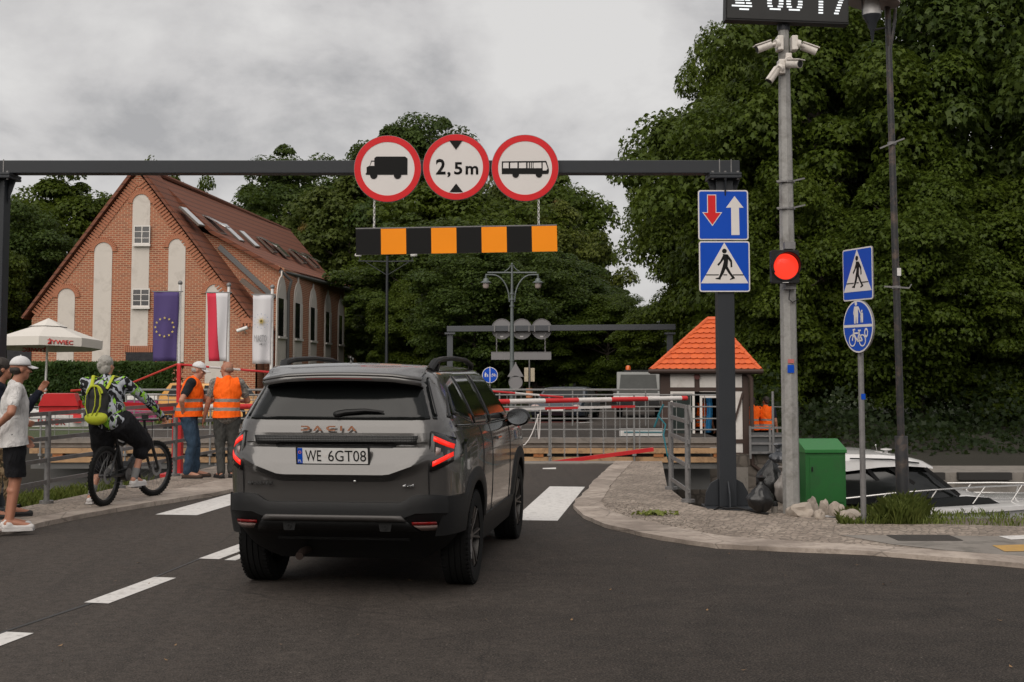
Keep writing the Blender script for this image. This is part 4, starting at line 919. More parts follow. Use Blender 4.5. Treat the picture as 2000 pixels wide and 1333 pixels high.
dg = bpy.context.evaluated_depsgraph_get(); me2 = bpy.data.meshes.new_from_object(lo.evaluated_get(dg)); lo.modifiers.clear(); lo.data = me2
bpy.data.objects.remove(co_); print('BODY FACES', len(lowm.polygons), len(me2.polygons))
bm = bmesh.new(); bm.from_mesh(me2); ob_ = bpy.data.meshes.new('cab'); 
cabm = shell(CAB, zc).mesh('cab', [PAINTC], 28); bm.from_mesh(cabm); bm.to_mesh(me2); bm.free(); me2.name = 'body'
while len(me2.materials) > 1: me2.materials.pop()
me2.materials.append(CLAD); me2.polygons.foreach_set('material_index', [1 if (p.center.z < .52 and p.center.y < .2) or p.center.z < .40 or abs(p.normal.z) > .9 and p.center.z < .5 else 0 for p in me2.polygons]); me2.set_sharp_from_angle(angle=R(28))
lo.parent = car
def patch(fn, top, bot, rows, off=.004, axis=1):
    out = []
    for i in range(rows + 1):
        t = i / rows; out.append([fn(tp[0] + (bt[0] - tp[0]) * t, tp[1] + (bt[1] - tp[1]) * t) for tp, bt in zip(top, bot)])
    return out
def lerpn(a, b, n): return [(a[0] + (b[0] - a[0]) * i / n, a[1] + (b[1] - a[1]) * i / n) for i in range(n + 1)]
def poly_line(pts, n):
    out = []
    for a, b_ in zip(pts[:-1], pts[1:]): out += lerpn(a, b_, n)[:-1]
    return out + [pts[-1]]
def rearp(off, tab=None): return lambda x, z: Vector((x, rear_y(x, z, tab) - off, z))
def sidep(sgn, off, tab=None): return lambda y, z: Vector((sgn * (side_x(y, z, tab) + off), y, z))
def surf(name, fn, top, bot, rows, m, parent=car, thick=.012, sharp=30):
    b = MB(); b.grid(patch(fn, top, bot, rows)); o = b.build(name, m, parent, sharp=sharp)
    bm = bmesh.new(); bm.from_mesh(o.data); bmesh.ops.recalc_face_normals(bm, faces=bm.faces)
    c = sum((f.calc_center_median() for f in bm.faces), Vector()) / len(bm.faces); nn = sum((f.normal * f.calc_area() for f in bm.faces), Vector())
    if nn.dot(c - Vector((0, YC, .9))) < 0: bmesh.ops.reverse_faces(bm, faces=bm.faces)
    bm.to_mesh(o.data); bm.free()
    s_ = o.modifiers.new('thick', 'SOLIDIFY'); s_.thickness = thick; s_.offset = -1; return o
# rear glass with its black surround
surf('rear_window', rearp(.008), poly_line([(-.615, 1.585), (.615, 1.585)], 16), poly_line([(-.72, 1.30), (-.66, 1.285), (.66, 1.285), (.72, 1.30)], 6)[:0] or poly_line([(-.725, 1.295), (.725, 1.295)], 16), 8, GLASSB)
for s_ in (-1, 1):
    surf('rear_pillar_trim', rearp(.012), [(s_ * .605, 1.60), (s_ * .675, 1.60)], [(s_ * .715, 1.315), (s_ * .80, 1.34)], 8, GLOSSB)
# spoiler: painted visor over the glass, open notches at its ends
b = MB(); rows = []
for t in np.linspace(0, 1, 9):
    rows.append([Vector((x, (-.60 + .22 * (1 - t)) - .20 * t * (1 - .5 * (abs(x) / .62) ** 4) + .0, 1.700 - .02 * (abs(x) / .6) ** 2 * 1.2 - .085 * t ** 1.6 - (.02 * max(0, (abs(x) - .40) / .25) if t > .6 else 0))) for x in np.linspace(-.60, .60, 25)])
b.grid(rows); low = [[p + Vector((0, .012, -.028)) for p in rows[-1]], [p + Vector((0, .14, -.05)) for p in rows[-1]]]
b.grid([rows[-1]] + low); sp = b.build('spoiler', PAINTC, car, sharp=35); so_ = sp.modifiers.new('thick', 'SOLIDIFY'); so_.thickness = .012
b = MB()
b.grid([[p + Vector((0, -.004, -.004 - d)) for p in rows[-1][7:18]] for d in (.006, .020)]); b.build('brake_light', LENSR, car)
# side windows
for s_ in (-1, 1):
    f = sidep(s_, .006, CAB)
    surf('quarter_window', f, lerpn((-.30, 1.545), (.02, 1.60), 6), lerpn((-.52, 1.33), (.10, 1.235), 6), 5, GLASSB)
    surf('rear_door_window', f, lerpn((.06, 1.605), (.80, 1.615), 8), lerpn((.14, 1.235), (.84, 1.215), 8), 5, GLASSB)
    surf('front_door_window', f, lerpn((.88, 1.615), (1.62, 1.60), 8), lerpn((.90, 1.21), (2.18, 1.20), 8), 5, GLASSB)
    surf('pillar_trim', sidep(s_, .004, CAB), lerpn((.02, 1.61), (.09, 1.61), 2), lerpn((.08, 1.225), (.16, 1.225), 2), 5, GLOSSB)
    surf('pillar_trim', sidep(s_, .004, CAB), lerpn((.79, 1.62), (.90, 1.62), 2), lerpn((.82, 1.21), (.92, 1.21), 2), 5, GLOSSB)
    b = MB()
    b.tube([f(y, z) for y, z in poly_line([(-.50, 1.24), (.1, 1.222), (.85, 1.205), (2.2, 1.19)], 6)], .009, 6); b.build('window_trim', GLOSSB, car)
    # small black blade behind the quarter window with its red clips
    surf('corner_blade', f, lerpn((-.42, 1.46), (-.35, 1.50), 2), lerpn((-.60, 1.31), (-.52, 1.29), 2), 4, GLOSSB)
    # roof rail
    b = MB(); P = [(y, z) for y, z in ((-.30, 1.655), (-.20, 1.715), (.05, 1.738), (.6, 1.752), (1.2, 1.742), (1.55, 1.70), (1.66, 1.65))]
    b.tube([Vector((s_ * (.60 - .02 * (i in (0, 6))), y, z)) for i, (y, z) in enumerate(P)], [.030, .034, .030, .027, .027, .027, .02], 8, flat=.75)
    b.bar((s_ * .60, -.17, 1.64), (s_ * .60, -.10, 1.735), .05, .04); b.build('roof_rail', BLACKP, car)
    # sill cladding and arches
    b = MB(); rows = []
    for z, o_ in ((.235, -.03), (.26, .012), (.42, .016), (.475, .012), (.485, -.01)):
        rows.append([Vector((s_ * (side_x(y, max(.3, z), LOW) + o_), y, z)) for y in np.linspace(.40, 2.30, 20)])
    b.grid(rows); b.build('sill_cladding', CLAD, car)
    for yc_ in (0.0, 2.70):
        b = MB(); rows = []
        for r_, o_ in ((.425, -.12), (.425, .012), (.445, .020), (.505, .016), (.53, .004), (.53, -.03)):
            rr = []
            for a in np.linspace(-.12, math.pi + .12, 28):
                k_ = r_ * (1 + .07 * abs(math.sin(2 * a)) ** 2 * (r_ > .5)); y = yc_ + k_ * math.cos(a); z = WR + .01 + k_ * math.sin(a); z = max(.475, z)
                rr.append(Vector((s_ * (side_x(min(3.4, max(-.80, y)), min(1.1, max(.45, z)), LOW) + o_), y, z)))
            rows.append(rr)
        b.grid(rows); b.build('wheel_arch', CLAD, car, sharp=32)
    # door seams and handles
    for ys, z0, z1 in ((.86, .47, 1.20), (.36, .72, 1.20), (1.98, .47, 1.19)):
        b = MB(); b.tube([Vector((s_ * (side_x(y, z, LOW) + .0005), y, z)) for y, z in [(ys - (.2 * max(0, .95 - z) if ys < .5 else 0), z) for z in np.linspace(z0, z1, 10)]], .004, 4); b.build('door_seam', BLACKP, car)
    for ys in (1.02, ):
        b = MB(); b.tube([Vector((s_ * (side_x(y, 1.07, LOW) + .022), y, 1.07)) for y in np.linspace(ys, ys + .2, 5)], .014, 8); b.build('door_handle', PAINTC, car)
    # mirror
    mx_ = s_ * .985
    b = MB(); b.ell((mx_, 1.98, 1.215), (.115, .075, .085), 20, 12); b.bar((s_ * .86, 2.02, 1.15), (s_ * .95, 2.0, 1.175), .06, .05); mi = b.build('wing_mirror', GLOSSB, car)
    b = MB(); b.prism([(x * .095, y * .066) for x, y in circ(1, 24)], 0, .003, frame((mx_, 1.903, 1.215), (1, 0, 0), (0, 0, 1))); b.build('mirror_glass', mat('mirror_glass', (.35, .36, .37, 1), .05, metal=1, var=.05), mi)
    # tail lamp: black housing wrapping the corner, two lit bars forming an arrowhead
    f = rearp(.006, LOW)
    def lampface(x, z): return Vector((s_ * x, rear_y(x, z, LOW) - .010, z))
    surf('tail_lamp', lampface, [(.702, 1.215), (.74, 1.203), (.79, 1.182), (.835, 1.158), (.872, 1.135), (.892, 1.10)], [(.702, .925), (.74, .936), (.79, .958), (.835, .985), (.872, 1.012), (.892, 1.045)], 6, GLOSSB, thick=.03)
    surf('lit_bar', lambda x, z: lampface(x, z) + Vector((0, -.006, 0)), [(.718, 1.180), (.76, 1.160), (.80, 1.136), (.84, 1.112)], [(.718, 1.145), (.76, 1.123), (.80, 1.100), (.838, 1.080)], 2, TAIL, thick=.008)
    surf('lit_bar', lambda x, z: lampface(x, z) + Vector((0, -.006, 0)), [(.718, .998), (.76, 1.018), (.80, 1.040), (.838, 1.060)], [(.718, .962), (.76, .982), (.80, 1.004), (.84, 1.028)], 2, TAIL, thick=.008)
    surf('lamp_reflector', lampface and (lambda x, z: lampface(x, z) + Vector((0, -.004, 0))), [(.735, 1.10), (.765, 1.09)], [(.735, 1.04), (.765, 1.05)], 1, LENSW, thick=.006)
    # tailgate seam
    b = MB(); b.tube([Vector((s_ * .69, rear_y(.69, z, LOW) - .0005, z)) for z in np.linspace(.76, 1.20, 16)], .0042, 4); b.build('tailgate_seam', BLACKP, car)
    # bumper reflector
    b = MB()
# trim bar, plate, badges
FR = frame((0, 0, 0), (1, 0, 0), (0, 0, 1))
def m_mesh():
    t = NT('patterned_trim'); co = t.coords(); x = t.add('ShaderNodeSeparateXYZ', {0: co}); u = t.math('ADD', x.outputs[0], x.outputs[2]); v = t.math('SUBTRACT', x.outputs[0], x.outputs[2])
    k_ = t.math('MULTIPLY', t.math('SINE', t.math('MULTIPLY', u, 260)), t.math('SINE', t.math('MULTIPLY', v, 260)))
    t.set('Base Color', t.ramp(k_, [(.35, (.010, .010, .010, 1)), (.75, (.045, .044, .042, 1))])); t.set('Roughness', .3); t.bump(k_, .5, .005); return t.m
surf('trim_bar', rearp(.014, LOW), lerpn((-.61, 1.182), (.61, 1.182), 20), lerpn((-.595, 1.118), (.595, 1.118), 20), 3, m_mesh(), thick=.02)
surf('handle_recess', rearp(.004, LOW), lerpn((-.45, 1.112), (.45, 1.112), 12), lerpn((-.43, 1.096), (.43, 1.096), 12), 1, BLACKP, thick=.01)
yp = rear_y(.2, 1.03, LOW) - .035; tl = R(9)
PM = frame((0, yp, 1.035), (1, 0, 0), (0, math.sin(tl) * -1, math.cos(tl)))
def plate_part(nm, m, fn, par=car):
    b = MB(); b.M = PM; fn(b); return b.build(nm, m, par)
pl = plate_part('number_plate', BLACKP, lambda b: b.prism(rrect(.545, .142, .012), -.02, 0))
plate_part('plate_face', WHITEP, lambda b: b.prism(rrect(.520, .114, .006, cy=.004), .0005, .003), pl)
plate_part('blue_band', S_BLUE, lambda b: b.bx(-.259, -.222, -.052, .060, .0035, .005), pl)
text('country_code', 'PL', S_WHITE, pl, PM @ Matrix.Translation((-.2405, -.034, .0055)), .024, .020, .001)
b = MB(); b.M = PM @ Matrix.Translation((-.2405, .03, .0)); b.ring(.008, .011, .0055, .0065, 12); b.build('star_ring', S_AMBER, pl)
tx = text('registration', 'WE', S_BLACK, pl, PM @ Matrix.Translation((-.142, .004, .0035)), .118, .080, .0012)
text('registration', '6GT08', S_BLACK, pl, PM @ Matrix.Translation((.108, .004, .0035)), .280, .080, .0012)
b = MB(); b.M = PM; b.prism(circ(.013, 18, -.055, .004), .0035, .0045); b.build('plate_sticker', S_WHITE, pl)
def badge(ch, x, z, w_, h_, m, off=.014, **k_):
    dy_ = (rear_y(x + .1, z, LOW) - rear_y(x - .1, z, LOW)) / .2
    return text('badge_letter', ch, m, car, frame((x, rear_y(x, z, LOW) - off, z), (1, dy_, 0), (0, 0, 1)), w_, h_, .006, **k_)
def badge_poly(polys, x, z, w_, h_, m):
    b = MB(); M = frame((x, rear_y(x, z, LOW) - .004, z), (1, 0, 0), (0, 0, 1))
    for p in polys: b.prism([((q[0] - .5) * w_, (q[1] - .5) * h_) for q in p], 0, .008, M)
    b.build('badge_letter', m, car)
LW, LH, z0 = .066, .036, 1.232
D_ = [[(0, 0), (.72, 0), (1, .3), (1, .7), (.72, 1), (0, 1), (0, .74), (.62, .74), (.74, .6), (.74, .4), (.62, .26), (0, .26)]]
A1 = [[(.42, 1), (.58, 1), (1, 0), (.74, 0), (.5, .62), (.26, 0), (0, 0)]]
C_ = [[(1, 0), (.28, 0), (0, .3), (0, .7), (.28, 1), (1, 1), (1, .74), (.38, .74), (.26, .6), (.26, .4), (.38, .26), (1, .26)]]
I_ = [[(.38, 0), (.62, 0), (.62, 1), (.38, 1)]]
for sh, x in ((D_, -.205), (A1, -.115), (C_, -.015), (I_, .062), (A1, .140)): badge_poly(sh, x - .02, z0, LW if sh is not I_ else .06, LH, COPPER)
badge('BIGSTER', -.545, .835, .20, .024, mat('dark_badge', (.012, .012, .012, 1), .4), bold=.02)
badge('4x4', .545, .828, .085, .022, CHROME, bold=.02, shear=.2)
b = MB(); b.ell((.155, rear_y(.155, .855, LOW) - .004, .855), (.012, .006, .012), 12, 8); b.build('parking_sensor', CHROME, car)
# bumper
b = MB(); xs = list(np.linspace(-.885, .885, 45)); rows = []
def btop(x): ax = abs(x); return .705 + .055 * max(0, min(1, (ax - .50) / .08)) - (.03 * max(0, (ax - .74) / .14))
def by(x, z, o_): return rear_y(x, z, LOW) - o_
for t, o_ in ((0, .0), (0, .030), (.10, .040), (.30, .045), (.5, .046), (.52, .038), (.75, .036), (.93, .020), (1.0, -.02)):
    rows.append([Vector((x, by(x, .5 + .2 * (1 - t), o_ * (1 if abs(x) < .84 else .7)), btop(x) + (.485 + .02 * (abs(x) > .6) - btop(x)) * t)) for x in xs])
b.grid(rows)
b.build('bumper', CLAD, car, sharp=24)
for s_ in (-1, 1):
    b = MB(); rows = []
    for z, o_ in ((.74, .018), (.62, .020), (.50, .018), (.46, .01)): rows.append([Vector((s_ * (side_x(y, max(z, .55), LOW) + o_), y, z - (.03 if z > .7 else 0) * (y + .7))) for y in np.linspace(-.80, -.40, 9)])
    b.grid(rows); b.build('bumper_corner', CLAD, car)
    f2 = lambda x, z: Vector((s_ * x, by(x, z, .052), z))
    surf('bumper_reflector', f2, lerpn((.575, .565), (.745, .565), 4), lerpn((.575, .543), (.745, .543), 4), 1, LENSR, thick=.008)
    surf('fog_lamp', f2, lerpn((.585, .540), (.745, .540), 4), lerpn((.625, .500), (.735, .500), 4), 1, LENSW, thick=.008)
surf('skid_plate', lambda x, z: Vector((x, by(x, z, .062), z)), poly_line([(-.50, .612), (.50, .612)], 14), poly_line([(-.535, .572), (.535, .572)], 14), 2, mat('grey_skid', (.075, .07, .068, 1), .5, metal=.3), thick=.02)
surf('lower_skid', lambda x, z: Vector((x, by(x, z, .048), z)), poly_line([(-.54, .566), (.54, .566)], 14), poly_line([(-.62, .465), (.62, .465)], 14), 3, BLACKP, thick=.02)
for x in (-.33, .38):
    b = MB(); b.prism([(-.05, .03), (.05, .03), (.038, -.03), (-.038, -.03)], 0, .012, frame((x, by(x, .53, .052), .53), (1, 0, 0), (0, 0, 1))); b.ring(.010, .016, .013, .018, 14, frame((x, by(x, .53, .052), .53), (1, 0, 0), (0, 0, 1))); b.build('tow_cover', CLAD, car)
# underside, exhaust, antenna, wiper
b = MB(); b.bx(-.55, .55, .5, 3.2, .25, .34); b.bx(-.5, .5, -.62, .5, .40, .50); b.bx(-.08, .1, -.2, .3, .22, .44); b.tube([(-.6, 0, .36), (.6, 0, .36)], .05, 10); b.build('underside', mat('underside_black', (.008, .008, .008, 1), .8), car)
b = MB(); b.tube([(-.32, -.2, .30), (-.30, -.66, .31), (-.30, -.74, .29)], .03, 12); b.build('exhaust_pipe', mat('dirty_steel', (.05, .035, .03, 1), .6, metal=.6), car)
b = MB(); b.prism([(0, 0), (.16, 0), (.05, .055), (.0, .062), (-.02, .02)], -.012, .012, frame((-.05, -.22, 1.688), (0, 1, 0), (0, 0, 1))); b.tube([(-.05, -.2, 1.72), (-.05, -.27, 1.755)], .008, 6); b.build('roof_antenna', GLOSSB, car)
b = MB(); y0 = lambda x, z: rear_y(x, z, CAB) - .03
b.tube([Vector((x, y0(x, z), z)) for x, z in ((.0, 1.335), (.06, 1.348), (.2, 1.36), (.34, 1.352))], [.03, .026, .018, .008], 8, flat=.8); b.ell((.0, y0(0, 1.33), 1.333), (.035, .025, .024), 12, 8); b.build('rear_wiper', BLACKP, car)
# front glass so other views hold up
surf('windscreen', lambda x, z: Vector((x, YC + (plan(CAB, z)[2]) * (1 - (abs(x) / plan(CAB, z)[0]) ** A_) ** (1 / A_) + .006, z)), lerpn((-.56, 1.62), (.56, 1.62), 12), lerpn((-.74, 1.24), (.74, 1.24), 12), 6, GLASSB)
for s_ in (-1, 1):
    surf('head_lamp', lambda x, z: Vector((s_ * x, YC + plan(LOW, z)[2] * (1 - (x / plan(LOW, z)[0]) ** A_) ** (1 / A_) + .006, z)), lerpn((.5, .95), (.86, .96), 4), lerpn((.52, .85), (.86, .86), 4), 2, LENSW)
# wheels
def make_wheel(parent, x, y, s_):
    Mw = Matrix.Translation((x, y, WR)) @ Matrix.Rotation(R(90 * s_), 4, 'Y')
    b = MB(); prof = [(.235, -.10), (.30, -.112), (.338, -.112), (.356, -.098)]
    for q in (-.07, -.025, .02, .065): prof += [(.362, q - .018), (.362, q + .018), (.354, q + .020), (.354, q + .026)]
    prof += [(.356, .098), (.338, .112), (.30, .112), (.235, .10)]
    b.lathe(prof, 56, Mw, True, False)
    for k in range(56):
        a = 2 * math.pi * k / 56
        for sd_ in (-1, 1):
            c = Mw @ Vector((.356 * math.cos(a), .356 * math.sin(a), sd_ * .09)); rM = (Mw.to_3x3() @ Matrix.Rotation(a, 3, 'Z')); b.box(c, (.014, .018, .03), rM)
    tw = b.build('wheel', TYRE, parent, sharp=35)
    b = MB(); b.lathe([(.238, -.10), (.238, .085), (.225, .095), (.222, .06), (.205, -.02), (.0, -.02)], 40, Mw, True, False); b.build('rim', RIMM, tw)
    b = MB()
    for k in range(5):
        for dq in (-.14, .14):
            a = 2 * math.pi * k / 5 + .3 + dq; a2 = 2 * math.pi * k / 5 + .3 + dq * .55
            p = [Mw @ Vector((r_ * math.cos(q), r_ * math.sin(q), z_)) for r_, q, z_ in ((.045, a2, .055), (.13, a, .075), (.226, a, .085))]
            b.tube(p, [.022, .018, .020], 6, flat=.6)
    b.lathe([(.001, .075), (.045, .075), (.06, .06), (.06, .03)], 20, Mw); b.build('spoke', RIMS, tw)
for x, y in WH: make_wheel(car, x, y, 1 if x > 0 else -1)
# ------------------------------------------------------------------ brick building
BY, BY2 = 55.0, 76.0
bo_ = at(270, 722, BY)
bl = thing('brick_building', 'red brick building with a steep tiled gable roof and white arched panels', 'building', (bo_.x, BY, 0))
STUC = mat('white_stucco', (.50, .46, .42, 1), .9, var=.10, vs=1.2, dirt=((.30, .27, .24, 1), .5, 1.2)); DARKG = mat('dark_window_glass', (.012, .012, .014, 1), .08, var=.2)
FRAMEW = mat('white_frame', (.55, .52, .49, 1), .5, var=.06); ZINC = mat('zinc_sheet', (.10, .10, .10, 1), .5, metal=.4, var=.2, vs=3)
VERGE = m_tiles('verge_tiles', (.22, .075, .04, 1), (.12, .045, .028, 1), .3, .5); HEADER = mat('arch_brick', (.34, .135, .075, 1), .9, var=.4, vs=22)
def g_(x, y, Y=BY): return at(x, y, Y)
apex, eL, eR = g_(270, 326), g_(46, 622), g_(513, 646)
zlow = 0.0
b = WB(bl)
# gable wall, its side return, the dormer cheek and the long facade: one brick shell
cR = g_(500, 640); dk = g_(540, 522); far_e = at(688, 563, BY2); 
shed0 = Vector((dk.x, BY + 2.4, dk.z)); 
b.prism([(g_(62, 640).x, 0), (g_(500, 640).x, 0), (cR.x, cR.z), (apex.x, apex.z - .25), (g_(62, 630).x, g_(62, 622).z)], -.4, 0, frame((0, BY, 0), (1, 0, 0), (0, 0, 1)))
f0 = Vector((g_(538, 640).x, BY + 1.9, 0)); f1 = Vector((far_e.x - .45, BY2, 0)); eav0 = at(541, 524, BY + 1.9).z; eav1 = far_e.z - .1
fd = (f1 - f0); fl = fd.length; fu = fd.normalized(); fn = Vector((fu.y, -fu.x, 0))
b.add([f0, f1, f1 + Vector((0, 0, eav1)), f0 + Vector((0, 0, eav0)), f0 - fn * .4, f1 - fn * .4, f1 - fn * .4 + Vector((0, 0, eav1)), f0 - fn * .4 + Vector((0, 0, eav0))], [(0, 1, 2, 3), (5, 4, 7, 6), (0, 3, 7, 4), (1, 5, 6, 2), (3, 2, 6, 7), (0, 4, 5, 1)])
ck = at(418, 458, BY + 1.9)
ck2 = at(392, 450, BY + 1.9)
b.prism([(f0.x + .01, 0), (f0.x + .01, eav0), (ck.x, ck.z - .1), (ck2.x, ck2.z - .05), (ck2.x, 0)], -.3, 0, frame((0, BY + 1.9, 0), (1, 0, 0), (0, 0, 1)))
b.add([(cR.x, BY + .003, 0), (cR.x, BY + 1.9, 0), (cR.x, BY + 1.9, cR.z - .2), (cR.x, BY + .003, cR.z - .2)], [(0, 1, 2, 3)])
xl_ = g_(64, 640).x
b.add([(xl_, BY + .1, 0), (xl_, BY2, 0), (xl_, BY2, eL.z), (xl_, BY + .1, eL.z)], [(0, 1, 2, 3)])
wall = b.build('wall', BRICK, bl)
# roofs
rf = at(565, 452, BY2); kick = at(640, 541, BY2)
b = WB(bl)
def quad(a, b_, c_, d_, n=8):
    b.grid([[a.lerp(b_, i / n).lerp(d_.lerp(c_, i / n), j / n) for i in range(n + 1)] for j in range(n + 1)], False)
ap0 = apex + Vector((0, -.35, .12)); 
sl = (eR - apex)
def onslope(t, Y, e=eR): p = apex.lerp(e, t); return Vector((p.x + (Y - BY) * ((rf.x - apex.x) / (BY2 - BY)) * 1.0, Y, p.z + (Y - BY) * ((rf.z - apex.z) / (BY2 - BY)) * (1 - t)))
R0 = Vector((apex.x, BY - .14, apex.z + .05))
quad(R0, Vector((apex.x + .25, BY + 1.9, apex.z)), Vector((eR.x + .2, BY + 1.9, eR.z)), Vector((eR.x, BY - .14, eR.z)))
tk = (apex.z - ck.z) / (apex.z - eR.z)
kA = at(415, 455, BY + 1.6); quad(Vector((apex.x, BY + 1.6, apex.z)), rf, kick, kA)
eA = at(546, 526, BY + 1.6); quad(kA + Vector((0, 0, .01)), kick, far_e, eA)
Lf = Vector((eL.x, BY2, eL.z)); quad(rf, R0, Vector((eL.x, BY - .14, eL.z)), Lf)
rfo = b.build('roof', ROOFT, bl); sm = rfo.modifiers.new('thick', 'SOLIDIFY'); sm.thickness = .16; sm.offset = 0
b = WB(bl); b.tube([R0, rf], .13, 8); b.build('ridge_tiles', VERGE, rfo)
b = WB(bl)
for e_ in (eL, eR): 
    p = Vector((apex.x, BY - .17, apex.z)); q = Vector((e_.x, BY - .17, e_.z)); b.bar(p, q, .08, .10)
b.build('verge', VERGE, rfo)
# stepped brick corbel under the verge
b = WB(bl)
for e_ in (eL, eR):
    d_ = (e_ - apex); n = 60
    for k in range(n):
        p = apex + d_ * ((k + .5) / n); s_ = 1 if e_ is eR else -1
        off = Vector((-s_ * d_.normalized().z * -1, 0, 0)); nrm = Vector((-s_ * abs(d_.normalized().z), 0, -abs(d_.normalized().x)))
        if k < 4 or k > 56: continue
        c = p + nrm * .30; b.box(Vector((c.x, BY - .025, c.z)), (.085, .05, .36), Matrix.Rotation(-math.atan2(nrm.x, -nrm.z) * 1, 3, 'Y'))
b.build('corbel_course', HEADER, wall)
def arch_poly(x0, x1, ztop, zbot, n=14):
    r = (x1 - x0) / 2; cx = (x0 + x1) / 2
    return [(x0, zbot), (x1, zbot)] + [(cx + r * math.cos(math.pi * k / n), ztop - r + r * math.sin(math.pi * k / n)) for k in range(n + 1)]
GF = frame((0, BY, 0), (1, 0, 0), (0, 0, 1))
def panel(px0, px1, pt, pb):
    x0, x1 = g_(px0, pt).x, g_(px1, pt).x; zt_, zb_ = g_(px0, pt).z, g_(px0, pb).z
    b = WB(bl); b.M = b.M @ GF; b.prism(arch_poly(x0, x1, zt_, zb_), .005, .02); b.build('arched_panel', STUC, wall)
    b = WB(bl); r = (x1 - x0) / 2; cx = (x0 + x1) / 2; n = 22
    for k in range(n):
        a = math.pi * (k + .5) / n; rr = r + .11; b.box((cx + rr * math.cos(a), BY - .030, zt_ - r + rr * math.sin(a)), (.062, .05, .21), Matrix.Rotation(math.pi / 2 - a, 3, 'Y'))
    b.build('brick_arch', HEADER, wall)
for q in ((260, 294, 380, 680), (330, 363, 467, 712), (185, 220, 474, 712), (114, 147, 564, 712), (403, 438, 556, 800)): panel(*q)
def window(px0, px1, y0, y1, cols=2, rows_=3, Y=BY, dep=.06):
    a, c = g_(px0, y0, Y), g_(px1, y1, Y); o = thing('x', None, None); bpy.data.objects.remove(o)
    b = WB(bl); W_, H_ = c.x - a.x, a.z - c.z; t_ = .06
    b.bx(a.x, c.x, Y - dep - .05, Y - dep - .02, a.z - t_, a.z); b.bx(a.x, c.x, Y - dep - .05, Y - dep - .02, c.z, c.z + t_)
    for k in range(cols + 1): x = a.x + (W_ - .04) * k / cols; b.bx(x, x + .04, Y - dep - .05, Y - dep - .021, c.z + t_, a.z - t_)
    for k in range(1, rows_): z = c.z + H_ * k / rows_; b.bx(a.x, c.x, Y - dep - .04, Y - dep - .019, z - .014, z + .014)
    b.bx(a.x - .03, c.x + .03, Y - dep - .12, Y - dep - .01, c.z - .09, c.z - .002)
    f = b.build('window', FRAMEW, wall); b = WB(bl); b.bx(a.x + .02, c.x - .02, Y - dep - .018, Y - dep - .010, c.z, a.z); b.build('pane', DARKG, f)
b = WB(bl); 
window(263, 294, 441, 478); window(260, 293, 564, 600)
b = WB(bl); a, c = g_(246, 688), g_(300, 800); b.bx(a.x, c.x, BY - .03, BY - .005, 0, a.z); b.build('dark_doorway', DARKG, wall)
b = WB(bl); a = g_(243, 676)
for k in range(16): x = a.x + k * .082; b.bx(x + .008, x + .07, BY - .06, BY - .002, a.z - .27, a.z)
b.build('soldier_course', HEADER, wall)
b = WB(bl); a, c = g_(14, 682), g_(60, 760); b.bx(a.x, c.x, BY - .02, BY - .004, 0, a.z); b.build('dark_opening', DARKG, wall)
# corner corbel block
b = WB(bl); a, c = g_(472, 622), g_(503, 632); b.bx(a.x, c.x + .05, BY - .10, BY - .002, c.z, a.z)
for k in range(5): b.bx(a.x + k * .14, a.x + k * .14 + .07, BY - .09, BY - .002, c.z - .14, c.z - .002)
b.build('corner_corbel', HEADER, wall)
b = WB(bl); a = g_(466, 646); b.cyl(a + Vector((.0, -.3, -.03)), a + Vector((.45, -.35, .12)), .08, .08, 10); b.bar(a + Vector((.3, 0, -.1)), a + Vector((.3, -.3, .0)), .05, .05); b.build('wall_camera', WHITEP, wall)
# lead flashing at the dormer cheek
b = WB(bl); b.bar(Vector((ck.x + .25, BY + 1.85, ck.z - .55)), Vector((eR.x + .15, BY + 1.85, g_(512, 578).z)), .12, .22); b.build('flashing', ZINC, rfo)
# facade windows
def fx(px, Yg):   # distance along the facade for a picture column
    d = ray(px, 600); o = Vector((0, 0, EYE)); A = np.array([[d.x, -fu.x], [d.y, -fu.y]]); s = np.linalg.solve(A, np.array([f0.x, f0.y])); return s[1]
FM = frame(f0, fu, (0, 0, 1))
HW = .92
for px in (548, 580.5, 610, 639, 664.5):
    u = fx(px, 0); zt_ = 6.0 - .05
    pz = at(px, 540, f0.y + fu.y * u)
    b = WB(bl); b.M = b.M @ FM; n = 12
    outer = arch_poly(u - HW - .2, u + HW + .2, 5.75, .1); b.prism(outer, .02, .06); tip = [(u - .2, 5.68), (u + .2, 5.68), (u + .06, 5.98), (u - .06, 5.98)]; b.prism(tip, .02, .065); s_ = b.build('window_surround', STUC, wall)
    b = WB(bl); b.M = b.M @ FM; b.prism(arch_poly(u - HW, u + HW, 5.45, .2), .062, .075); b.build('recess_panel', STUC, s_)
    for z0, z1 in ((3.1, 4.75), (.3, 1.3)):
        b = WB(bl); b.M = b.M @ FM; b.bx(u - HW + .02, u + .30, z0, z1, .077, .095); w_ = b.build('window', DARKG, s_)
        b = WB(bl); b.M = b.M @ FM; b.bx(u - HW - .02, u + HW + .03, z0 - .1, z0 - .005, .077, .16); b.bx(u + .30, u + HW, z0, z1, .077, .11); b.build('sill', FRAMEW, w_)
# gutter and downpipe
b = WB(bl); g0 = eA + Vector((.05, .1, -.10)); b.tube([g0, far_e + Vector((.02, 0, -.1))], .09, 8); b.build('gutter', ZINC, rfo)
b = WB(bl); q = f0 + fn * .16 + fu * .25
b.tube([g0 + Vector((0, .1, 0)), q + Vector((.12, 0, eav0 - .55)), q + Vector((0, 0, eav0 - 1.1)), q + Vector((0, 0, .1))], .07, 8); b.build('downpipe', ZINC, wall)
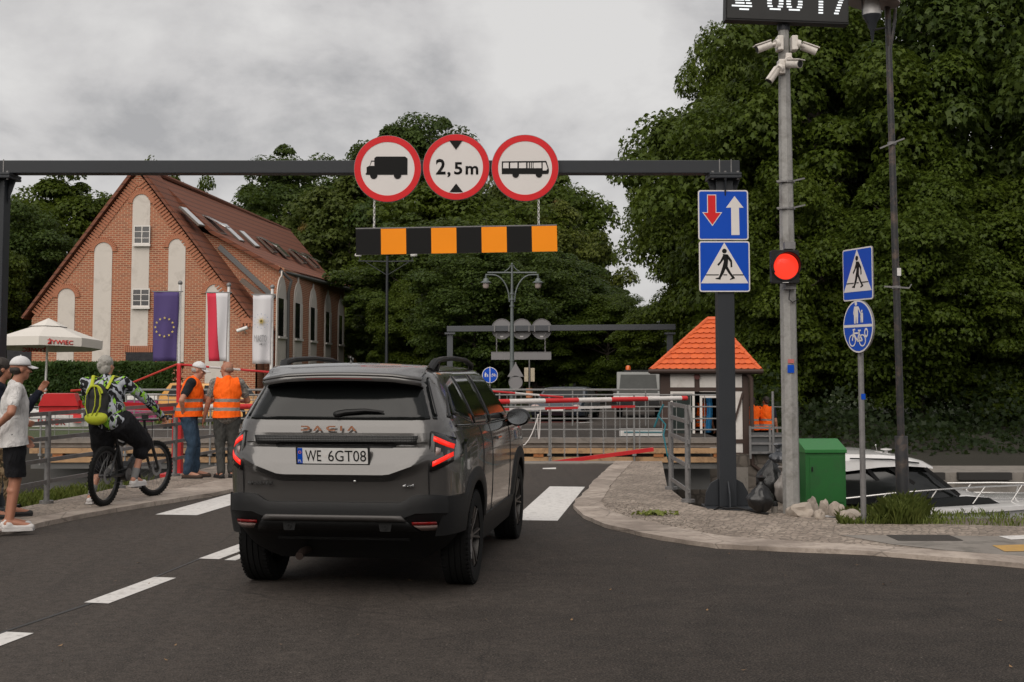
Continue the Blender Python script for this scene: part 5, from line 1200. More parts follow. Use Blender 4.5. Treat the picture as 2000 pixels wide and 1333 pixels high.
# small lean-to roof by the corner
b = WB(bl); q = at(540, 640, BY + 1.5); b.prism([(-.5, 0), (.35, -.45), (.35, -.55), (-.5, -.1)], -.0, 1.0, frame((q.x - .1, BY + 2.4, q.z + .2), (1, 0, 0), (0, 0, 1))); b.bx(q.x - .35, q.x - .05, BY + 1.5, BY + 1.85, 0, q.z - .2); b.build('porch_roof', ROOFT, bl)
# skylights on the roof plane
A0, B0 = Vector((apex.x, BY + 1.6, apex.z)), rf; n_ = (rf - A0).cross(kA - A0).normalized()
if n_.z < 0: n_ = -n_
sdir = (kA - A0).normalized(); rdir = n_.cross(sdir).normalized(); rdir = rdir if rdir.y > 0 else -rdir
def onroof(px, py):
    d = ray(px, py); o = Vector((0, 0, EYE)); return o + d * ((A0 - o).dot(n_) / d.dot(n_))
SKYG = mat('skylight_glass', (.5, .5, .5, 1), .06, metal=.9, var=.03); FRD = mat('skylight_frame', (.10, .075, .06, 1), .6)
for (x0, y0, x1, y1, opn) in ((358, 408, 390, 442, 0), (402, 425, 432, 458, 1), (438, 440, 468, 472, 0), (470, 453, 501, 484, 0), (506, 465, 536, 495, 1), (536, 478, 562, 503, 0), (567, 489, 594, 516, 1), (594, 498, 617, 523, 1)):
    a, c = onroof(x0, y0), onroof(x1, y1); L_ = (c - a).length; md = (a + c) / 2; v = (c - a).normalized()
    Ms = frame(md, rdir, v); nz = Ms.col[2].xyz
    if nz.dot(n_) < 0: Ms = frame(md, -rdir, v)
    b = WB(bl); b.M = b.M @ Ms
    wd = .40
    b.bx(-wd - .08, -wd, -L_ / 2, L_ / 2, .0, .075); b.bx(wd, wd + .08, -L_ / 2, L_ / 2, .0, .075); b.bx(-wd, wd, -L_ / 2, -L_ / 2 + .09, .0, .073); b.bx(-wd, wd, L_ / 2 - .09, L_ / 2, .0, .073); f = b.build('skylight', FRD, rfo)
    b = WB(bl); b.M = b.M @ Ms @ (Matrix.Translation((0, -L_ / 2, .055)) @ Matrix.Rotation(R(16 if opn else 0), 4, 'X')); b.bx(-wd + .01, wd - .01, .05, L_ - .05, 0, .03); b.build('skylight_pane', SKYG, f)
a, c = g_(464, 545), g_(505, 577); b = WB(bl); b.bar(Vector((a.x, BY + .9, a.z)), Vector((c.x, BY + .9, c.z)), .5, .2); b.build('skylight', FRD, rfo)
# ------------------------------------------------------------------ parasol, flags
UY = 42.0; c = at(90, 660, UY); k = UY / F
CANV = mat('parasol_canvas', (.56, .53, .49, 1), .85, var=.06, vs=2)
pr = thing('parasol', 'white beer garden parasol with red lettering on its valance', 'parasol', (c.x, UY, 0)); pr.rotation_euler = (R(-3.2), 0, 0)
rim_z = at(90, 668, UY).z; top_z = at(88, 621, UY).z; rw = 104 * k; n = 8
def ringpts(r_, z, ph=.25): return [Vector((r_ * math.cos(math.pi * 2 * (i + ph) / n), r_ * math.sin(math.pi * 2 * (i + ph) / n), z)) for i in range(n)]
b = MB(); b.grid([ringpts(.001, top_z - .12), ringpts(rw * .5, (rim_z + top_z) / 2 - .02), ringpts(rw, rim_z + .06)], False, True); b.grid([ringpts(.001, top_z), ringpts(rw * .36, top_z - .30)], False, True); cn = b.build('canopy', CANV, pr)
b = MB(); b.grid([ringpts(rw, rim_z + .06), ringpts(rw * .995, rim_z - .22)], False, True); va = b.build('valance', CANV, pr)
b = MB(); b.cyl((0, 0, 0), (0, 0, top_z - .1), .04, .035, 12); b.box((0, 0, .05), (.7, .7, .1)); b.build('pole', WHITEP, pr)
b = MB()
for p in ringpts(rw * .96, rim_z + .05): b.bar((0, 0, top_z - .35), p, .03, .03)
b.build('ribs', WHITEP, pr)
REDT = mat('red_lettering', (.45, .02, .015, 1), .6, var=.1)
qa = ringpts(rw * 1.003, rim_z - .09, .25)
def valtext(i, mirror, f, inner=False):
    p, q = qa[i], qa[(i + 1) % n]; u = (q - p).normalized()
    if u.cross(Vector((0, 0, 1))).y > 0: u = -u
    m_ = (p + q) / 2; o_ = Vector((m_.x, m_.y, 0)).normalized() * (-.02 if inner else .01)
    mm = p.lerp(q, f) + (o_ if not inner else Vector((o_.x, o_.y - .03, 0)))
    text('lettering', 'ŻYWIEC', REDT, va, frame(mm, u, (0, 0, 1)), .80, .19, .004, mirror, bold=.03)
# the front face shows the name, a rear face shows it from the inside, mirrored
fr_i = min(range(n), key=lambda i: abs((qa[i] + qa[(i + 1) % n]).x / 2 - .62) + ((qa[i] + qa[(i + 1) % n]).y > 0) * 9)
bk_i = min(range(n), key=lambda i: abs((qa[i] + qa[(i + 1) % n]).x / 2 + .6) + ((qa[i] + qa[(i + 1) % n]).y < 0) * 9)
valtext(fr_i, False, .5)
p, q = qa[bk_i], qa[(bk_i + 1) % n]; u = (q - p).normalized(); u = u if u.x > 0 else -u
text('lettering', 'ŻYWIEC', REDT, va, frame((p + q) / 2 + Vector((0, -.04, -.06)), u, (0, 0, 1)), .80, .19, .004, True, bold=.03)
FY = 40.0
def flag(px_pole, y_top, y_fl0, y_fl1, x0, x1, cloth, label, deco, base=760, nm='flag'):
    tp = at(px_pole, y_top, FY); f = thing('flagpole', label.replace('flag', 'flagpole behind flag') if 0 else 'white flagpole ' + label[1], 'flagpole', (tp.x, FY, 0), 0, 'flagpoles in front of the brick gable')
    b = WB(f); b.cyl((tp.x, FY, 0), (tp.x, FY, tp.z), .06, .045, 12); b.build('shaft', WHITEP, f)
    b = WB(f); b.ell((tp.x, FY, tp.z + .05), .075, 12, 8); b.build('finial', STEEL, f)
    a, c = at(x0, y_fl0, FY - .1), at(x1, y_fl1, FY - .1); o = thing('flag', label[0], 'flag', ((a.x + c.x) / 2, FY - .1, (a.z + c.z) / 2), 0, 'flags hanging by the brick gable')
    W_, H_ = c.x - a.x, a.z - c.z
    def P(u, v): sw = .018 * W_ * math.sin(v * 5 + 1); return Vector(((u - .5) * W_ * (1 - .06 * v) + sw, .05 * math.sin(u * 7 + v * 2) * (.4 + v) - .03, (.5 - v) * H_))
    def strip(name, m, u0, u1, dy=0): 
        b = MB(); b.grid([[P(u0(v) + (u1(v) - u0(v)) * i / 10, v) + Vector((0, dy, 0)) for i in range(11)] for v in np.linspace(0, 1, 16)]); s_ = b.build(name, m, o); q = s_.modifiers.new('thick', 'SOLIDIFY'); q.thickness = .008; return s_
    deco(o, P, strip, W_, H_)
    b = MB(); b.cyl(P(0, 0) + Vector((-.05, 0, .02)), P(1, 0) + Vector((.12, 0, .02)), .018, .018, 8); b.build('rod', STEEL, o)
PURP = mat('purple_cloth', (.055, .035, .135, 1), .8, var=.12, vs=2); CRIM = mat('crimson_cloth', (.50, .022, .05, 1), .8, var=.1, vs=2); WCL = mat('white_cloth', (.52, .51, .53, 1), .85, var=.06, vs=2); GOLD = mat('gold_print', (.48, .36, .10, 1), .7, var=.1); GREYT = mat('grey_print', (.22, .22, .23, 1), .8, var=.1)
def star(cx, cy, r): return [(cx + (r if k % 2 == 0 else r * .42) * math.sin(math.pi * k / 5), cy + (r if k % 2 == 0 else r * .42) * math.cos(math.pi * k / 5)) for k in range(10)]
def eu(o, P, strip, W_, H_):
    strip('cloth', PURP, lambda v: 0, lambda v: 1); Mf = frame((0, -.12, -.0), (1, 0, 0), (0, 0, 1))
    for k in range(12):
        a = math.pi * k / 6; b = MB(); b.prism(star(.36 * W_ * math.sin(a), -.01 * H_ + .36 * W_ * math.cos(a), .052 * W_ * 1.1), 0, .01, Mf); b.build('star', GOLD, o)
def pl_(o, P, strip, W_, H_):
    strip('white_field', WCL, lambda v: .40 + .25 * v, lambda v: 1); strip('red_field', CRIM, lambda v: .0 + .14 * v, lambda v: .43 + .25 * v, -.006)
def town(o, P, strip, W_, H_):
    strip('cloth', WCL, lambda v: 0, lambda v: 1); Mf = frame((0, -.12, 0), (1, 0, 0), (0, 0, 1)); b = MB()
    for k in range(16):
        a = 2 * math.pi * k / 16; r_ = W_ * (.28 if k % 2 else .20); b.prism([(W_ * -.02 * math.cos(a), .12 * H_ + W_ * .02 * math.sin(a)), (r_ * math.sin(a), .12 * H_ + r_ * math.cos(a)), (W_ * .02 * math.cos(a), .12 * H_ - W_ * .02 * math.sin(a))], 0, .01, Mf)
    b.build('sun_emblem', GOLD, o)
    b = MB()
    for k in range(12): a = math.pi * k / 6; b.prism(circ(.022 * W_, 8, .38 * W_ * math.sin(a), .12 * H_ + .38 * W_ * math.cos(a)), 0, .01, Mf)
    b.build('dot_ring', mat('blue_grey_print', (.2, .26, .4, 1), .8), o)
    text('lettering', 'MIASTO', GREYT, o, Mf @ Matrix.Translation((-.02, -.13 * H_, 0)), .66 * W_, .10 * H_, .006); text('lettering', 'GIŻYCKO', GREYT, o, Mf @ Matrix.Translation((.06, -.21 * H_, 0)), .4 * W_, .03 * H_, .006)
flag(352, 556, 571, 706, 300, 347, PURP, ('purple flag with a ring of gold stars', 'holding the purple starred flag'), eu)
flag(447, 560, 573, 706, 404, 443, CRIM, ('red and white vertical flag at the middle pole', 'holding the red and white flag'), pl_)
flag(532, 564, 577, 711, 494, 529, WCL, ('white flag with a golden sun emblem and grey lettering', 'holding the white sun emblem flag'), town)
PALE = mat('pale_zinc_mesh', (.20, .197, .193, 1), .5, metal=.25, var=.25, vs=12)
# ------------------------------------------------------------------ swing bridge
DY0, DY1, DZ = 28.4, 35.4, .12; dx0, dx1 = at(62, 858, DY0).x, at(1412, 858, DY0).x
br = thing('swing_bridge', 'long timber edged swing bridge deck lying across beyond the water', 'bridge', ((dx0 + dx1) / 2, DY0, 0))
b = WB(br); b.bx(dx0 + .3, dx1, DY0 + .25, DY1, DZ - .10, DZ); b.build('deck', ASPHALT, br)
b = WB(br); b.bx(dx0, dx1, DY0 - .05, DY0 + .24, DZ - .08, DZ + .03); b.bx(dx0 + .2, dx1, DY0 + .02, DY0 + .2, DZ - .18, DZ - .082); b.build('edge_timber', mat('grey_timber', (.20, .175, .155, 1), .85, var=.3, vs=3, dirt=((.1, .085, .07, 1), .6, 4)), br)
b = WB(br); b.bx(dx0, dx1, DY0 - .12, DY0 + .0, DZ - .30, DZ - .19); b.bx(dx0 + .3, dx1, DY0 - .08, DY0 + .04, DZ - .50, DZ - .38); b.build('side_timber', TIMBER, br)
for x in np.arange(dx0 + .5, dx1 - .2, 1.32): b = WB(br); b.bx(x, x + .22, DY0 - .10, DY0 + .1, DZ - .379, DZ - .301); b.build('packer_block', RUSTW, br)
b = WB(br); b.bx(dx0, dx1, DY0 - .02, DY0 + .12, DZ - .64, DZ - .502); b.bx(dx0 + .2, dx1 - .2, DY0 + .6, DY0 + .7, DZ - 1.15, DZ - .11); b.bx(dx0 + .2, dx1 - .2, DY1 - .5, DY1 - .4, DZ - 1.2, DZ - .11); b.build('girder', mat('grey_girder', (.09, .088, .085, 1), .6, var=.2), br)
b = WB(br)
xs = np.arange(dx0 + .25, dx1, .62 * 3)
for i, x in enumerate(xs): b.cyl((x, DY0 - .16, DZ - .55), (x, DY0 - .16, DZ + .98), .022, .022, 6); b.cyl((x, DY0 - .16, DZ - .35), (x, DY0 - .16, DZ - .30), .05, .05, 8)
for z in (.98, .72, .46, .22): b.cyl((dx0, DY0 - .16, DZ + z), (dx1, DY0 - .16, DZ + z), .016, .016, 6)
for x in np.arange(dx0 + .25, dx1, .31): b.cyl((x, DY0 - .16, DZ + .03), (x, DY0 - .16, DZ + .98), .008, .008, 5)
b.build('railing', PALE, br)
b = WB(br); b.cyl((dx0 - .05, DY1 - .2, DZ + .98), (dx1, DY1 - .2, DZ + .98), .03, .03, 6)
for x in np.arange(dx0 + .25, dx1, 2.0): b.cyl((x, DY1 - .2, DZ), (x, DY1 - .2, DZ + .98), .022, .022, 6)
for z in (.7, .4): b.cyl((dx0, DY1 - .2, DZ + z), (dx1, DY1 - .2, DZ + z), .014, .014, 6)
b.build('railing', PALE, br)
b = WB(br); a = at(1210, 838, DY0 + .3); c = at(1295, 852, DY0 + .3); b.bx(a.x, c.x, DY0 + .3, DY0 + .4, c.z, a.z); b.build('white_kerb_board', WHITEP, br)
b = WB(br); b.bx(a.x + .1, c.x, DY0 + .285, DY0 + .297, c.z + .07, c.z + .10); b.build('teal_stripe', mat('teal_paint', (.03, .14, .17, 1), .6), br)
# ------------------------------------------------------------------ barrier
pb_ = gr(346, 925, .03); bY = pb_.y
ba = thing('boom_barrier', 'red and white barrier boom on a red post with a counterweight and hanging chain curtain', 'barrier', (pb_.x, bY, 0))
ptop = at(346, 712, bY)
b = WB(ba); b.bx(pb_.x - .075, pb_.x + .075, bY - .075, bY + .075, 0, 1.05); b.bx(pb_.x - .03, pb_.x + .03, bY - .03, bY + .03, 1.05, ptop.z); b.bx(pb_.x - .22, pb_.x + .22, bY - .2, bY + .2, -.05, .04); b.build('post', REDP, ba, .01)
tip = at(1341, 778, 25.2); piv = at(346, 797, bY - .05); cw = at(118, 790, bY - 1.2)
bw = mat('boom_white', (.60, .57, .55, 1), .45, var=.06, dirt=((.35, .3, .28, 1), .4, 6))
sp_ = piv.lerp(tip, .0); 
pxs = [346, 395, 443, 497, 560, 640, 720, 800, 880, 994, 1064, 1129, 1193, 1264, 1330, 1341]
def onboom(px):
    best = min(np.linspace(0, 1, 800), key=lambda t: abs(1000 + F * (lambda q: q.x / (q.y * math.cos(PITCH) + (q.z - EYE) * math.sin(PITCH)))(piv.lerp(tip, t)) - px)); return piv.lerp(tip, float(best))
for i in range(len(pxs) - 1):
    red = (i % 2 == 1) if pxs[i] < 880 else (i % 2 == 0)
    m_ = {346: bw, 395: bw, 443: REDP, 497: bw, 560: REDP, 640: bw, 720: REDP, 800: bw, 880: REDP, 994: bw, 1064: REDP, 1129: bw, 1193: REDP, 1264: bw, 1330: REDP}[pxs[i]]
    b = WB(ba); b.cyl(onboom(pxs[i]), onboom(pxs[i + 1]), .045, .045, 12); b.build('boom_section', m_, ba)
low_ = Vector((0, 0, -.14)); 
for i in range(8, 13):
    b = WB(ba); b.bar(onboom(pxs[i]) + low_, onboom(min(pxs[i + 1], 1240)) + low_, .03, .045); b.build('lower_rail', REDP if i % 2 == 0 else bw, ba)
b = WB(ba); b.bar(piv, cw + Vector((.25, .1, 0)), .10, .11); b.build('counter_arm', REDP, ba)
b = WB(ba); Mc = Matrix.Translation(cw) @ Matrix.Rotation(R(12), 4, 'Z'); 
b.M = b.M @ Mc; b.prism([(-.28, 0), (.28, 0), (.22, .18), (-.20, .18)], -.25, .25, frame((0, 0, -.02), (1, 0, 0), (0, 0, 1))); b.bx(-.27, .27, -.22, .22, -.15, -.025); b.build('counterweight', REDP, ba)
b = WB(ba); b.tube([ptop, at(236, 757, bY - .7), cw + Vector((.15, 0, .2))], .016, 6); b.build('stay_cable', mat('red_cable', (.42, .03, .015, 1), .5), ba)
st_end = onboom(1100) + Vector((0, 0, .06)); n_st = 9; seq = [REDP, bw, REDP, bw]
for i in range(14):
    b = WB(ba); b.cyl(ptop.lerp(st_end, i / 14), ptop.lerp(st_end, (i + 1) / 14), .018, .018, 6); b.build('stay_rod', bw if i in (1, 4, 5, 8, 9, 12) else REDP, ba)
rb0, rb1 = at(1052, 908, 23.2), at(1276, 878, 23.6)
b = WB(ba); b.bar(rb0, rb1, .05, .07); b.build('curtain_bar', REDP, ba)
for px in (1076, 1102, 1127, 1153, 1178, 1201, 1224, 1249):
    q = onboom(px) + low_; t_ = (px - 1052) / 224; b = WB(ba); chain(b, q, rb0.lerp(rb1, t_), .017, .0045); b.build('curtain_chain', PALE, ba)
b = WB(ba)
for x0, x1, sg in ((978, 1052, .62), (1055, 1010, .5)):
    q0, q1 = onboom(x0) + low_, onboom(x1 if x1 > x0 else x0 - 5) + low_; P = [q0.lerp(q1, t_) + Vector((0, 0, -sg * 4 * t_ * (1 - t_) - .1 * t_)) for t_ in np.linspace(0, 1, 12)]; b.tube(P, .010, 6)
b.build('loose_rope', bw, ba)
# ------------------------------------------------------------------ bridge keeper's hut
HYf = 31.0; hk = HYf / F
TILE = None
def m_tile():
    t = NT('orange_clay_tile'); g = t.add('ShaderNodeNewGeometry').outputs['Random Per Island']; n = t.noise(3, 5, .6)
    t.set('Base Color', t.mix(t.math('MULTIPLY_ADD', g, .6, t.math('MULTIPLY', n, .4)), (.62, .115, .025, 1), (.46, .075, .018, 1))); t.set('Roughness', .6); return t.m
TILE = m_tile(); BEAM = mat('brown_timber', (.040, .022, .016, 1), .75, var=.25, vs=5, bump=.3, bs=30); PLASTER = mat('hut_plaster', (.55, .52, .49, 1), .85, var=.08, vs=2, dirt=((.36, .32, .28, 1), .5, 3)); STONE = m_setts('rubble_stone', 4.0, (.10, .085, .07, 1), (.19, .16, .135, 1), (.05, .042, .035, 1))
hx0, hx1 = at(1291, 800, HYf).x, at(1452, 800, HYf).x; hd = 2.3; eave = at(1380, 723, HYf - .14).z; flo = at(1380, 886, HYf).z
hut = thing('keeper_hut', 'small half timbered hut with a steep orange tiled hip roof', 'hut', ((hx0 + hx1) / 2, HYf, 0))
rx0, rx1 = at(1273, 722, HYf - .14).x, at(1485, 722, HYf - .14).x; ry0, ry1 = HYf - .14, HYf + hd + .25; ap = at(1380, 624, HYf + hd / 2); apl, apr = ap + Vector((-.10, 0, 0)), ap + Vector((.10, 0, 0))
b = WB(hut)
def tile_face(A, B, L_, R_, rows_, tw):
    nrm = (B - A).cross(L_ - A).normalized(); nrm = nrm if nrm.z > 0 else -nrm
    up = ((L_ + R_) / 2 - (A + B) / 2); up_l = up.length
    for r in range(rows_):
        t0 = r / rows_; t1 = (r + 1.12) / rows_; t1 = min(1, t1)
        l0, r0 = A.lerp(L_, t0), B.lerp(R_, t0); W_ = (r0 - l0).length; u = (B - A).normalized(); l1, r1 = A.lerp(L_, t1), B.lerp(R_, t1)
        nt_ = int(W_ / tw) + 2; mid = (l0 + r0) / 2; off = (r % 2) * tw / 2
        lo_lim, hi_lim = -W_ / 2, W_ / 2; W1 = (r1 - l1).length
        for k in range(-nt_ // 2 - 1, nt_ // 2 + 2):
            a, c = k * tw + off - tw / 2, k * tw + off + tw / 2; a, c = max(a, lo_lim), min(c, hi_lim)
            if c - a < .02: continue
            d = (c - a); mu = mid; v = ((l1 + r1) / 2 - mid)
            def P(x, s_, lift): lim = W_ / 2 + (W1 / 2 - W_ / 2) * max(0, s_); x = max(-lim, min(lim, x)); return mu + u * x + v * s_ + nrm * lift
            pts = [P(a, 1, .004), P(a, .22, .03), P(a + d * .18, .07, .036), P(a + d * .5, 0, .040), P(c - d * .18, .07, .036), P(c, .22, .03), P(c, 1, .004)]
            b.add(pts, [(0, 1, 2, 3, 4, 5, 6)]); n = len(b.v); 
            low = [p - nrm * .03 for p in pts[1:6]]; b.add(pts[1:6] + low, [(i, i + 1, i + 6, i + 5) for i in range(4)])
fl_, fr_, bl2, br2 = Vector((rx0, ry0, eave)), Vector((rx1, ry0, eave)), Vector((rx0, ry1, eave)), Vector((rx1, ry1, eave))
tile_face(fl_, fr_, apl, apr, 10, .155); tile_face(fr_, br2, apr, apr + Vector((0, .02, 0)), 10, .155); tile_face(bl2, fl_, apl, apl + Vector((0, -.02, 0)), 10, .155); tile_face(br2, bl2, apr, apl, 10, .155)
hr = b.build('roof', TILE, hut)
b = WB(hut)
for p, q in ((fl_, apl), (fr_, apr), (bl2, apl), (br2, apr)):
    n = 9
    for k in range(n): b.tube([p.lerp(q, k / n), p.lerp(q, (k + 1.1) / n)], [.062, .05], 8)
b.tube([apl, apr], .065, 8); b.build('hip_tiles', TILE, hr)
b = WB(hut); b.bx(rx0 - .02, rx1 + .02, ry0 - .02, ry1 + .02, eave - .10, eave - .02); b.tube([fl_ + Vector((-.06, -.06, -.03)), fr_ + Vector((.06, -.06, -.03))], .05, 8); b.build('eaves', BEAM, hr)
# walls: back and sides closed, front made of posts, rails, panels and two openings
zz = lambda y: at(1380, y, HYf).z; X = lambda x: at(x, 800, HYf).x
b = WB(hut); b.bx(hx0, hx1, HYf + hd - .1, HYf + hd, flo, eave - .1); b.bx(hx0, hx0 + .1, HYf + .1, HYf + hd - .1, flo, eave - .1); b.bx(hx1 - .1, hx1, HYf + .1, HYf + hd - .1, flo, eave - .1); b.bx(hx0 + .1, hx1 - .1, HYf + .1, HYf + hd - .1, flo - .02, flo)
b.build('rear_walls', BEAM, hut)
b = WB(hut)
for x0, x1, y0, y1 in ((1310, 1357, 731, 757), (1367, 1403, 731, 766), (1403, 1449, 731, 757), (1432, 1449, 764, 858), (1436, 1449, 866, 884), (1310, 1404, 864, 884)): b.bx(X(x0), X(x1), HYf + .02, HYf + .08, zz(y1), zz(y0))
b.build('plaster_panel', PLASTER, hut)
b = WB(hut)
for x0, x1, y0, y1 in ((1291, 1309, 724, 886), (1358, 1366, 731, 766), (1404, 1431, 758, 884), (1450, 1462, 724, 886)): b.bx(X(x0), X(x1), HYf, HYf + .10, zz(y1), zz(y0))
b.bx(X(1309), X(1450), HYf + .001, HYf + .099, zz(764), zz(757)); b.bx(X(1309), X(1450), HYf + .001, HYf + .099, zz(731), zz(724)); b.bx(X(1309), X(1450), HYf + .001, HYf + .099, zz(887), zz(884)); b.bx(X(1431), X(1450), HYf + .0015, HYf + .0985, zz(866), zz(858))
b.bar(Vector((X(1434), HYf - .0, zz(822))), Vector((X(1450), HYf - .0, zz(768))), .05, .05); b.build('timber_frame', BEAM, hut)
b = WB(hut); b.cyl((X(1362), HYf - .05, zz(736)), (X(1362), HYf + .02, zz(736)), .075, .075, 16); b.build('round_lamp', mat('dull_red', (.10, .02, .015, 1), .5), hut)
for x0, x1, y0, y1, op in ((1310, 1357, 765, 860, 0), (1367, 1404, 773, 862, 1)):
    b = WB(hut); t_ = .055
    b.bx(X(x0), X(x0) + t_, HYf - .03, HYf + .05, zz(y1), zz(y0)); b.bx(X(x1) - t_, X(x1), HYf - .03, HYf + .05, zz(y1), zz(y0)); b.bx(X(x0) + t_, X(x1) - t_, HYf - .028, HYf + .048, zz(y0) - t_, zz(y0) - .001); b.bx(X(x0) + t_, X(x1) - t_, HYf - .028, HYf + .048, zz(y1) + .001, zz(y1) + t_)
    w_ = b.build('window', FRAMEW, hut)
    if not op:
        b = WB(hut); b.bx(X(x0) + t_, X(x1) - t_, HYf + .01, HYf + .016, zz(y1) + t_, zz(y0) - t_); b.build('pane', mat('hut_glass', (.025, .032, .03, 1), .06, var=.4, vs=3), w_)
b = WB(hut); rs = np.linspace(0, 1, 7)
b.grid([[Vector((X(1381) + (X(1393) - X(1381)) * u + .02 * math.sin(v * 5), HYf + .18 + .03 * math.sin(u * 9), zz(778) + (zz(846) - zz(778)) * v)) for u in rs] for v in np.linspace(0, 1, 9)]); cl = b.build('hanging_jacket', mat('blue_jacket', (.012, .13, .30, 1), .7, var=.2), None, loc=hut.location); cl.modifiers.new('s', 'SOLIDIFY').thickness = .03
tag(cl, 'bright blue jacket hanging inside the open hut window', 'jacket')
b = WB(hut); b.bx(hx0 - .08, hx1 + .95, HYf - .06, HYf + hd, -1.7, flo - .003); b.build('stone_base', STONE, hut)
b = WB(hut); b.bx(X(1432), X(1458), HYf - .07, HYf - .061, zz(965), zz(912)); b.build('concrete_patch', CONC, hut)
b = WB(hut); b.tube([Vector((X(1458), HYf - .08, eave - .05)), Vector((X(1466), HYf - .1, eave - .2)), Vector((X(1466), HYf - .1, flo - .25)), Vector((X(1500), HYf - .12, flo - .55))], .05, 8); b.build('downpipe', BEAM, hut)
hut.rotation_euler = (0, 0, R(-6))
# fence by the hut
fx0, fx1 = at(1463, 860, 30.6).x, at(1540, 860, 30.6).x
f = thing('metal_fence', 'grey fence with solid panels right of the hut', 'fence', (fx0, 30.6, flo))
b = MB(); h_ = at(1500, 833, 30.6).z - flo
for x in (0, .47, .95): b.bx(x, x + .05, -.03, .02, -.1, h_)
for z in (h_ - .06, h_ * .62, h_ * .35, .02): b.bx(.05, .95, -.025, .015, z, z + .05)
b.build('rail', STEEL, f); b = MB(); b.bx(.03, .97, .02, .03, .0, h_ * .78); b.build('panel', mat('grey_panel', (.07, .072, .075, 1), .6), f)
p = at(1509, 765, 29.8); t = thing('thin_pole', 'thin pale metal pole standing beside the hut', 'pole', (p.x, 29.8, -.6)); b = MB(); b.cyl((0, 0, 0), (0, 0, p.z + .6), .03, .03, 10); b.bar((0, 0, p.z + .25), (.25, 0, p.z + .24), .02, .02); b.build('tube', STEEL, t)
# ------------------------------------------------------------------ far gantry
G2 = 50.0; k2 = G2 / F; p0, p1 = at(873, 643, G2), at(1319, 639, G2)
g = thing('far_gantry', 'far grey gantry beam beyond the bridge seen from its back', 'gantry', ((p0.x + p1.x) / 2, G2, 0))
b = WB(g); b.bar(p0, p1, .22, .22); b.build('beam', mat('far_grey_steel', (.05, .054, .062, 1), .5, var=.12), g, .01)
for px in (879, 1308):
    q = at(px, 650, G2); b = WB(g); b.bx(q.x - .11, q.x + .11, G2 - .1, G2 + .1, 0, q.z - .07); b.bx(q.x - .2, q.x + .2, G2 - .2, G2 + .2, q.z - .07, q.z); b.build('post', MATS['far_grey_steel'], g)
for i, px in enumerate((980, 1019, 1058)):
    q = at(px, 643, G2 + .16); t = thing('round_sign_back', ('left grey back of a round sign on the far gantry', 'middle grey back of a round sign on the far gantry', 'right grey back of a round sign on the far gantry')[i], 'road sign', q, 0, 'round signs on the far gantry')
    b = MB(); b.prism(circ(20.2 * k2, 40), -.01, .01, FACE); b.ring(19.4 * k2, 20.2 * k2, .011, .03, 40, FACE); b.build('plate', S_BACK, t)
    for s_ in (-.28, .28): b = MB(); b.bx(s_ - .02, s_ + .02, -.30, -.04, -.12, .12); b.build('clamp', STEEL, t)
    b = MB(); b.bx(-.06, .06, -.02, -.012, -.32, -.27); b.build('label', WHITEP, t)
q = at(1018, 696, G2); t = thing('far_height_bar', 'grey back of the bar hanging under the far gantry', 'height bar', q); W2 = 117 * k2
b = MB(); b.bx(-W2 / 2, W2 / 2, -.02, .02, -.14, .14); b.bx(-W2 / 2, W2 / 2, -.03, .03, .141, .165); b.build('board', S_BACK, t)
b = MB()
for dx_ in (-W2 * .41, W2 * .40): chain(b, (dx_, 0, .14), (dx_, 0, at(968, 650, G2).z - q.z), .03, .01)
b.build('chain', STEEL, t)
# ------------------------------------------------------------------ lamps and small signs beyond
GRN = mat('lamp_green_grey', (.10, .115, .115, 1), .5, metal=.2, var=.15); LY2 = 46.0; kl = LY2 / F
q = at(1000, 800, LY2); t = thing('ornate_lamp', 'grey green ornate lamp post with two hanging lanterns on curved arms', 'street lamp', (q.x, LY2, 0)); lx = q.x
Z = lambda y: at(1000, y, LY2).z
b = MB(); b.tube([(0, 0, 0), (0, 0, Z(705)), (0, 0, Z(590)), (0, 0, Z(517))], [.09, .075, .055, .03], 12); b.ell((0, 0, Z(516)), .04)
for y in (704, 598, 585, 574): b.ring(.03, .09, -.03, .03, 14, Matrix.Translation((0, 0, Z(y))))
b.build('post', GRN, t)
for s_ in (-1, 1):
    b = MB(); b.tube([(0, 0, Z(533)), (s_ * 48 * kl, 0, Z(533))], .03, 8)
    b.tube([(s_ * 5 * kl, 0, Z(590))] + [(s_ * (5 + 33 * (1 - math.cos(a))) * kl, 0, Z(590) + (590 - 537) * kl * math.sin(a)) for a in np.linspace(.3, math.pi / 2, 8)] + [(s_ * 52 * kl, 0, Z(537))], .026, 8)
    b.tube([(s_ * 3 * kl, 0, Z(518))] + [(s_ * (3 + 12 * u) * kl, 0, Z(518) - 13 * kl * math.sqrt(u)) for u in (.1, .3, .6, 1)], .018, 6); b.build('curved_arm', GRN, t)
    cx = s_ * 51 * kl; zc = Z(552); b = MB(); M = Matrix.Translation((cx, 0, zc))
    b.lathe([(.01, .26), (.04, .22), (.03, .17), (.09, .12), (.11, .05), (.20, -.0), (.20, -.02), (.115, -.03)], 18, M); ln = b.build('lantern_hood', GRN, t); b = MB(); b.lathe([(.112, -.03), (.118, -.12), (.09, -.20), (.02, -.235), (.0, -.24)], 16, M); b.build('lantern_glass', mat('dim_globe', (.30, .25, .235, 1), .3), t)
q = at(755, 700, 60); t = thing('lamp_mast', 'thin dark lamp mast with two straight arms against the trees', 'street lamp', (q.x, 60, 0)); kk = 60 / F; Z = lambda y: at(755, y, 60).z
b = MB(); b.cyl((0, 0, 0), (0, 0, Z(500)), .085, .06, 10); b.build('mast', ANTH, t)
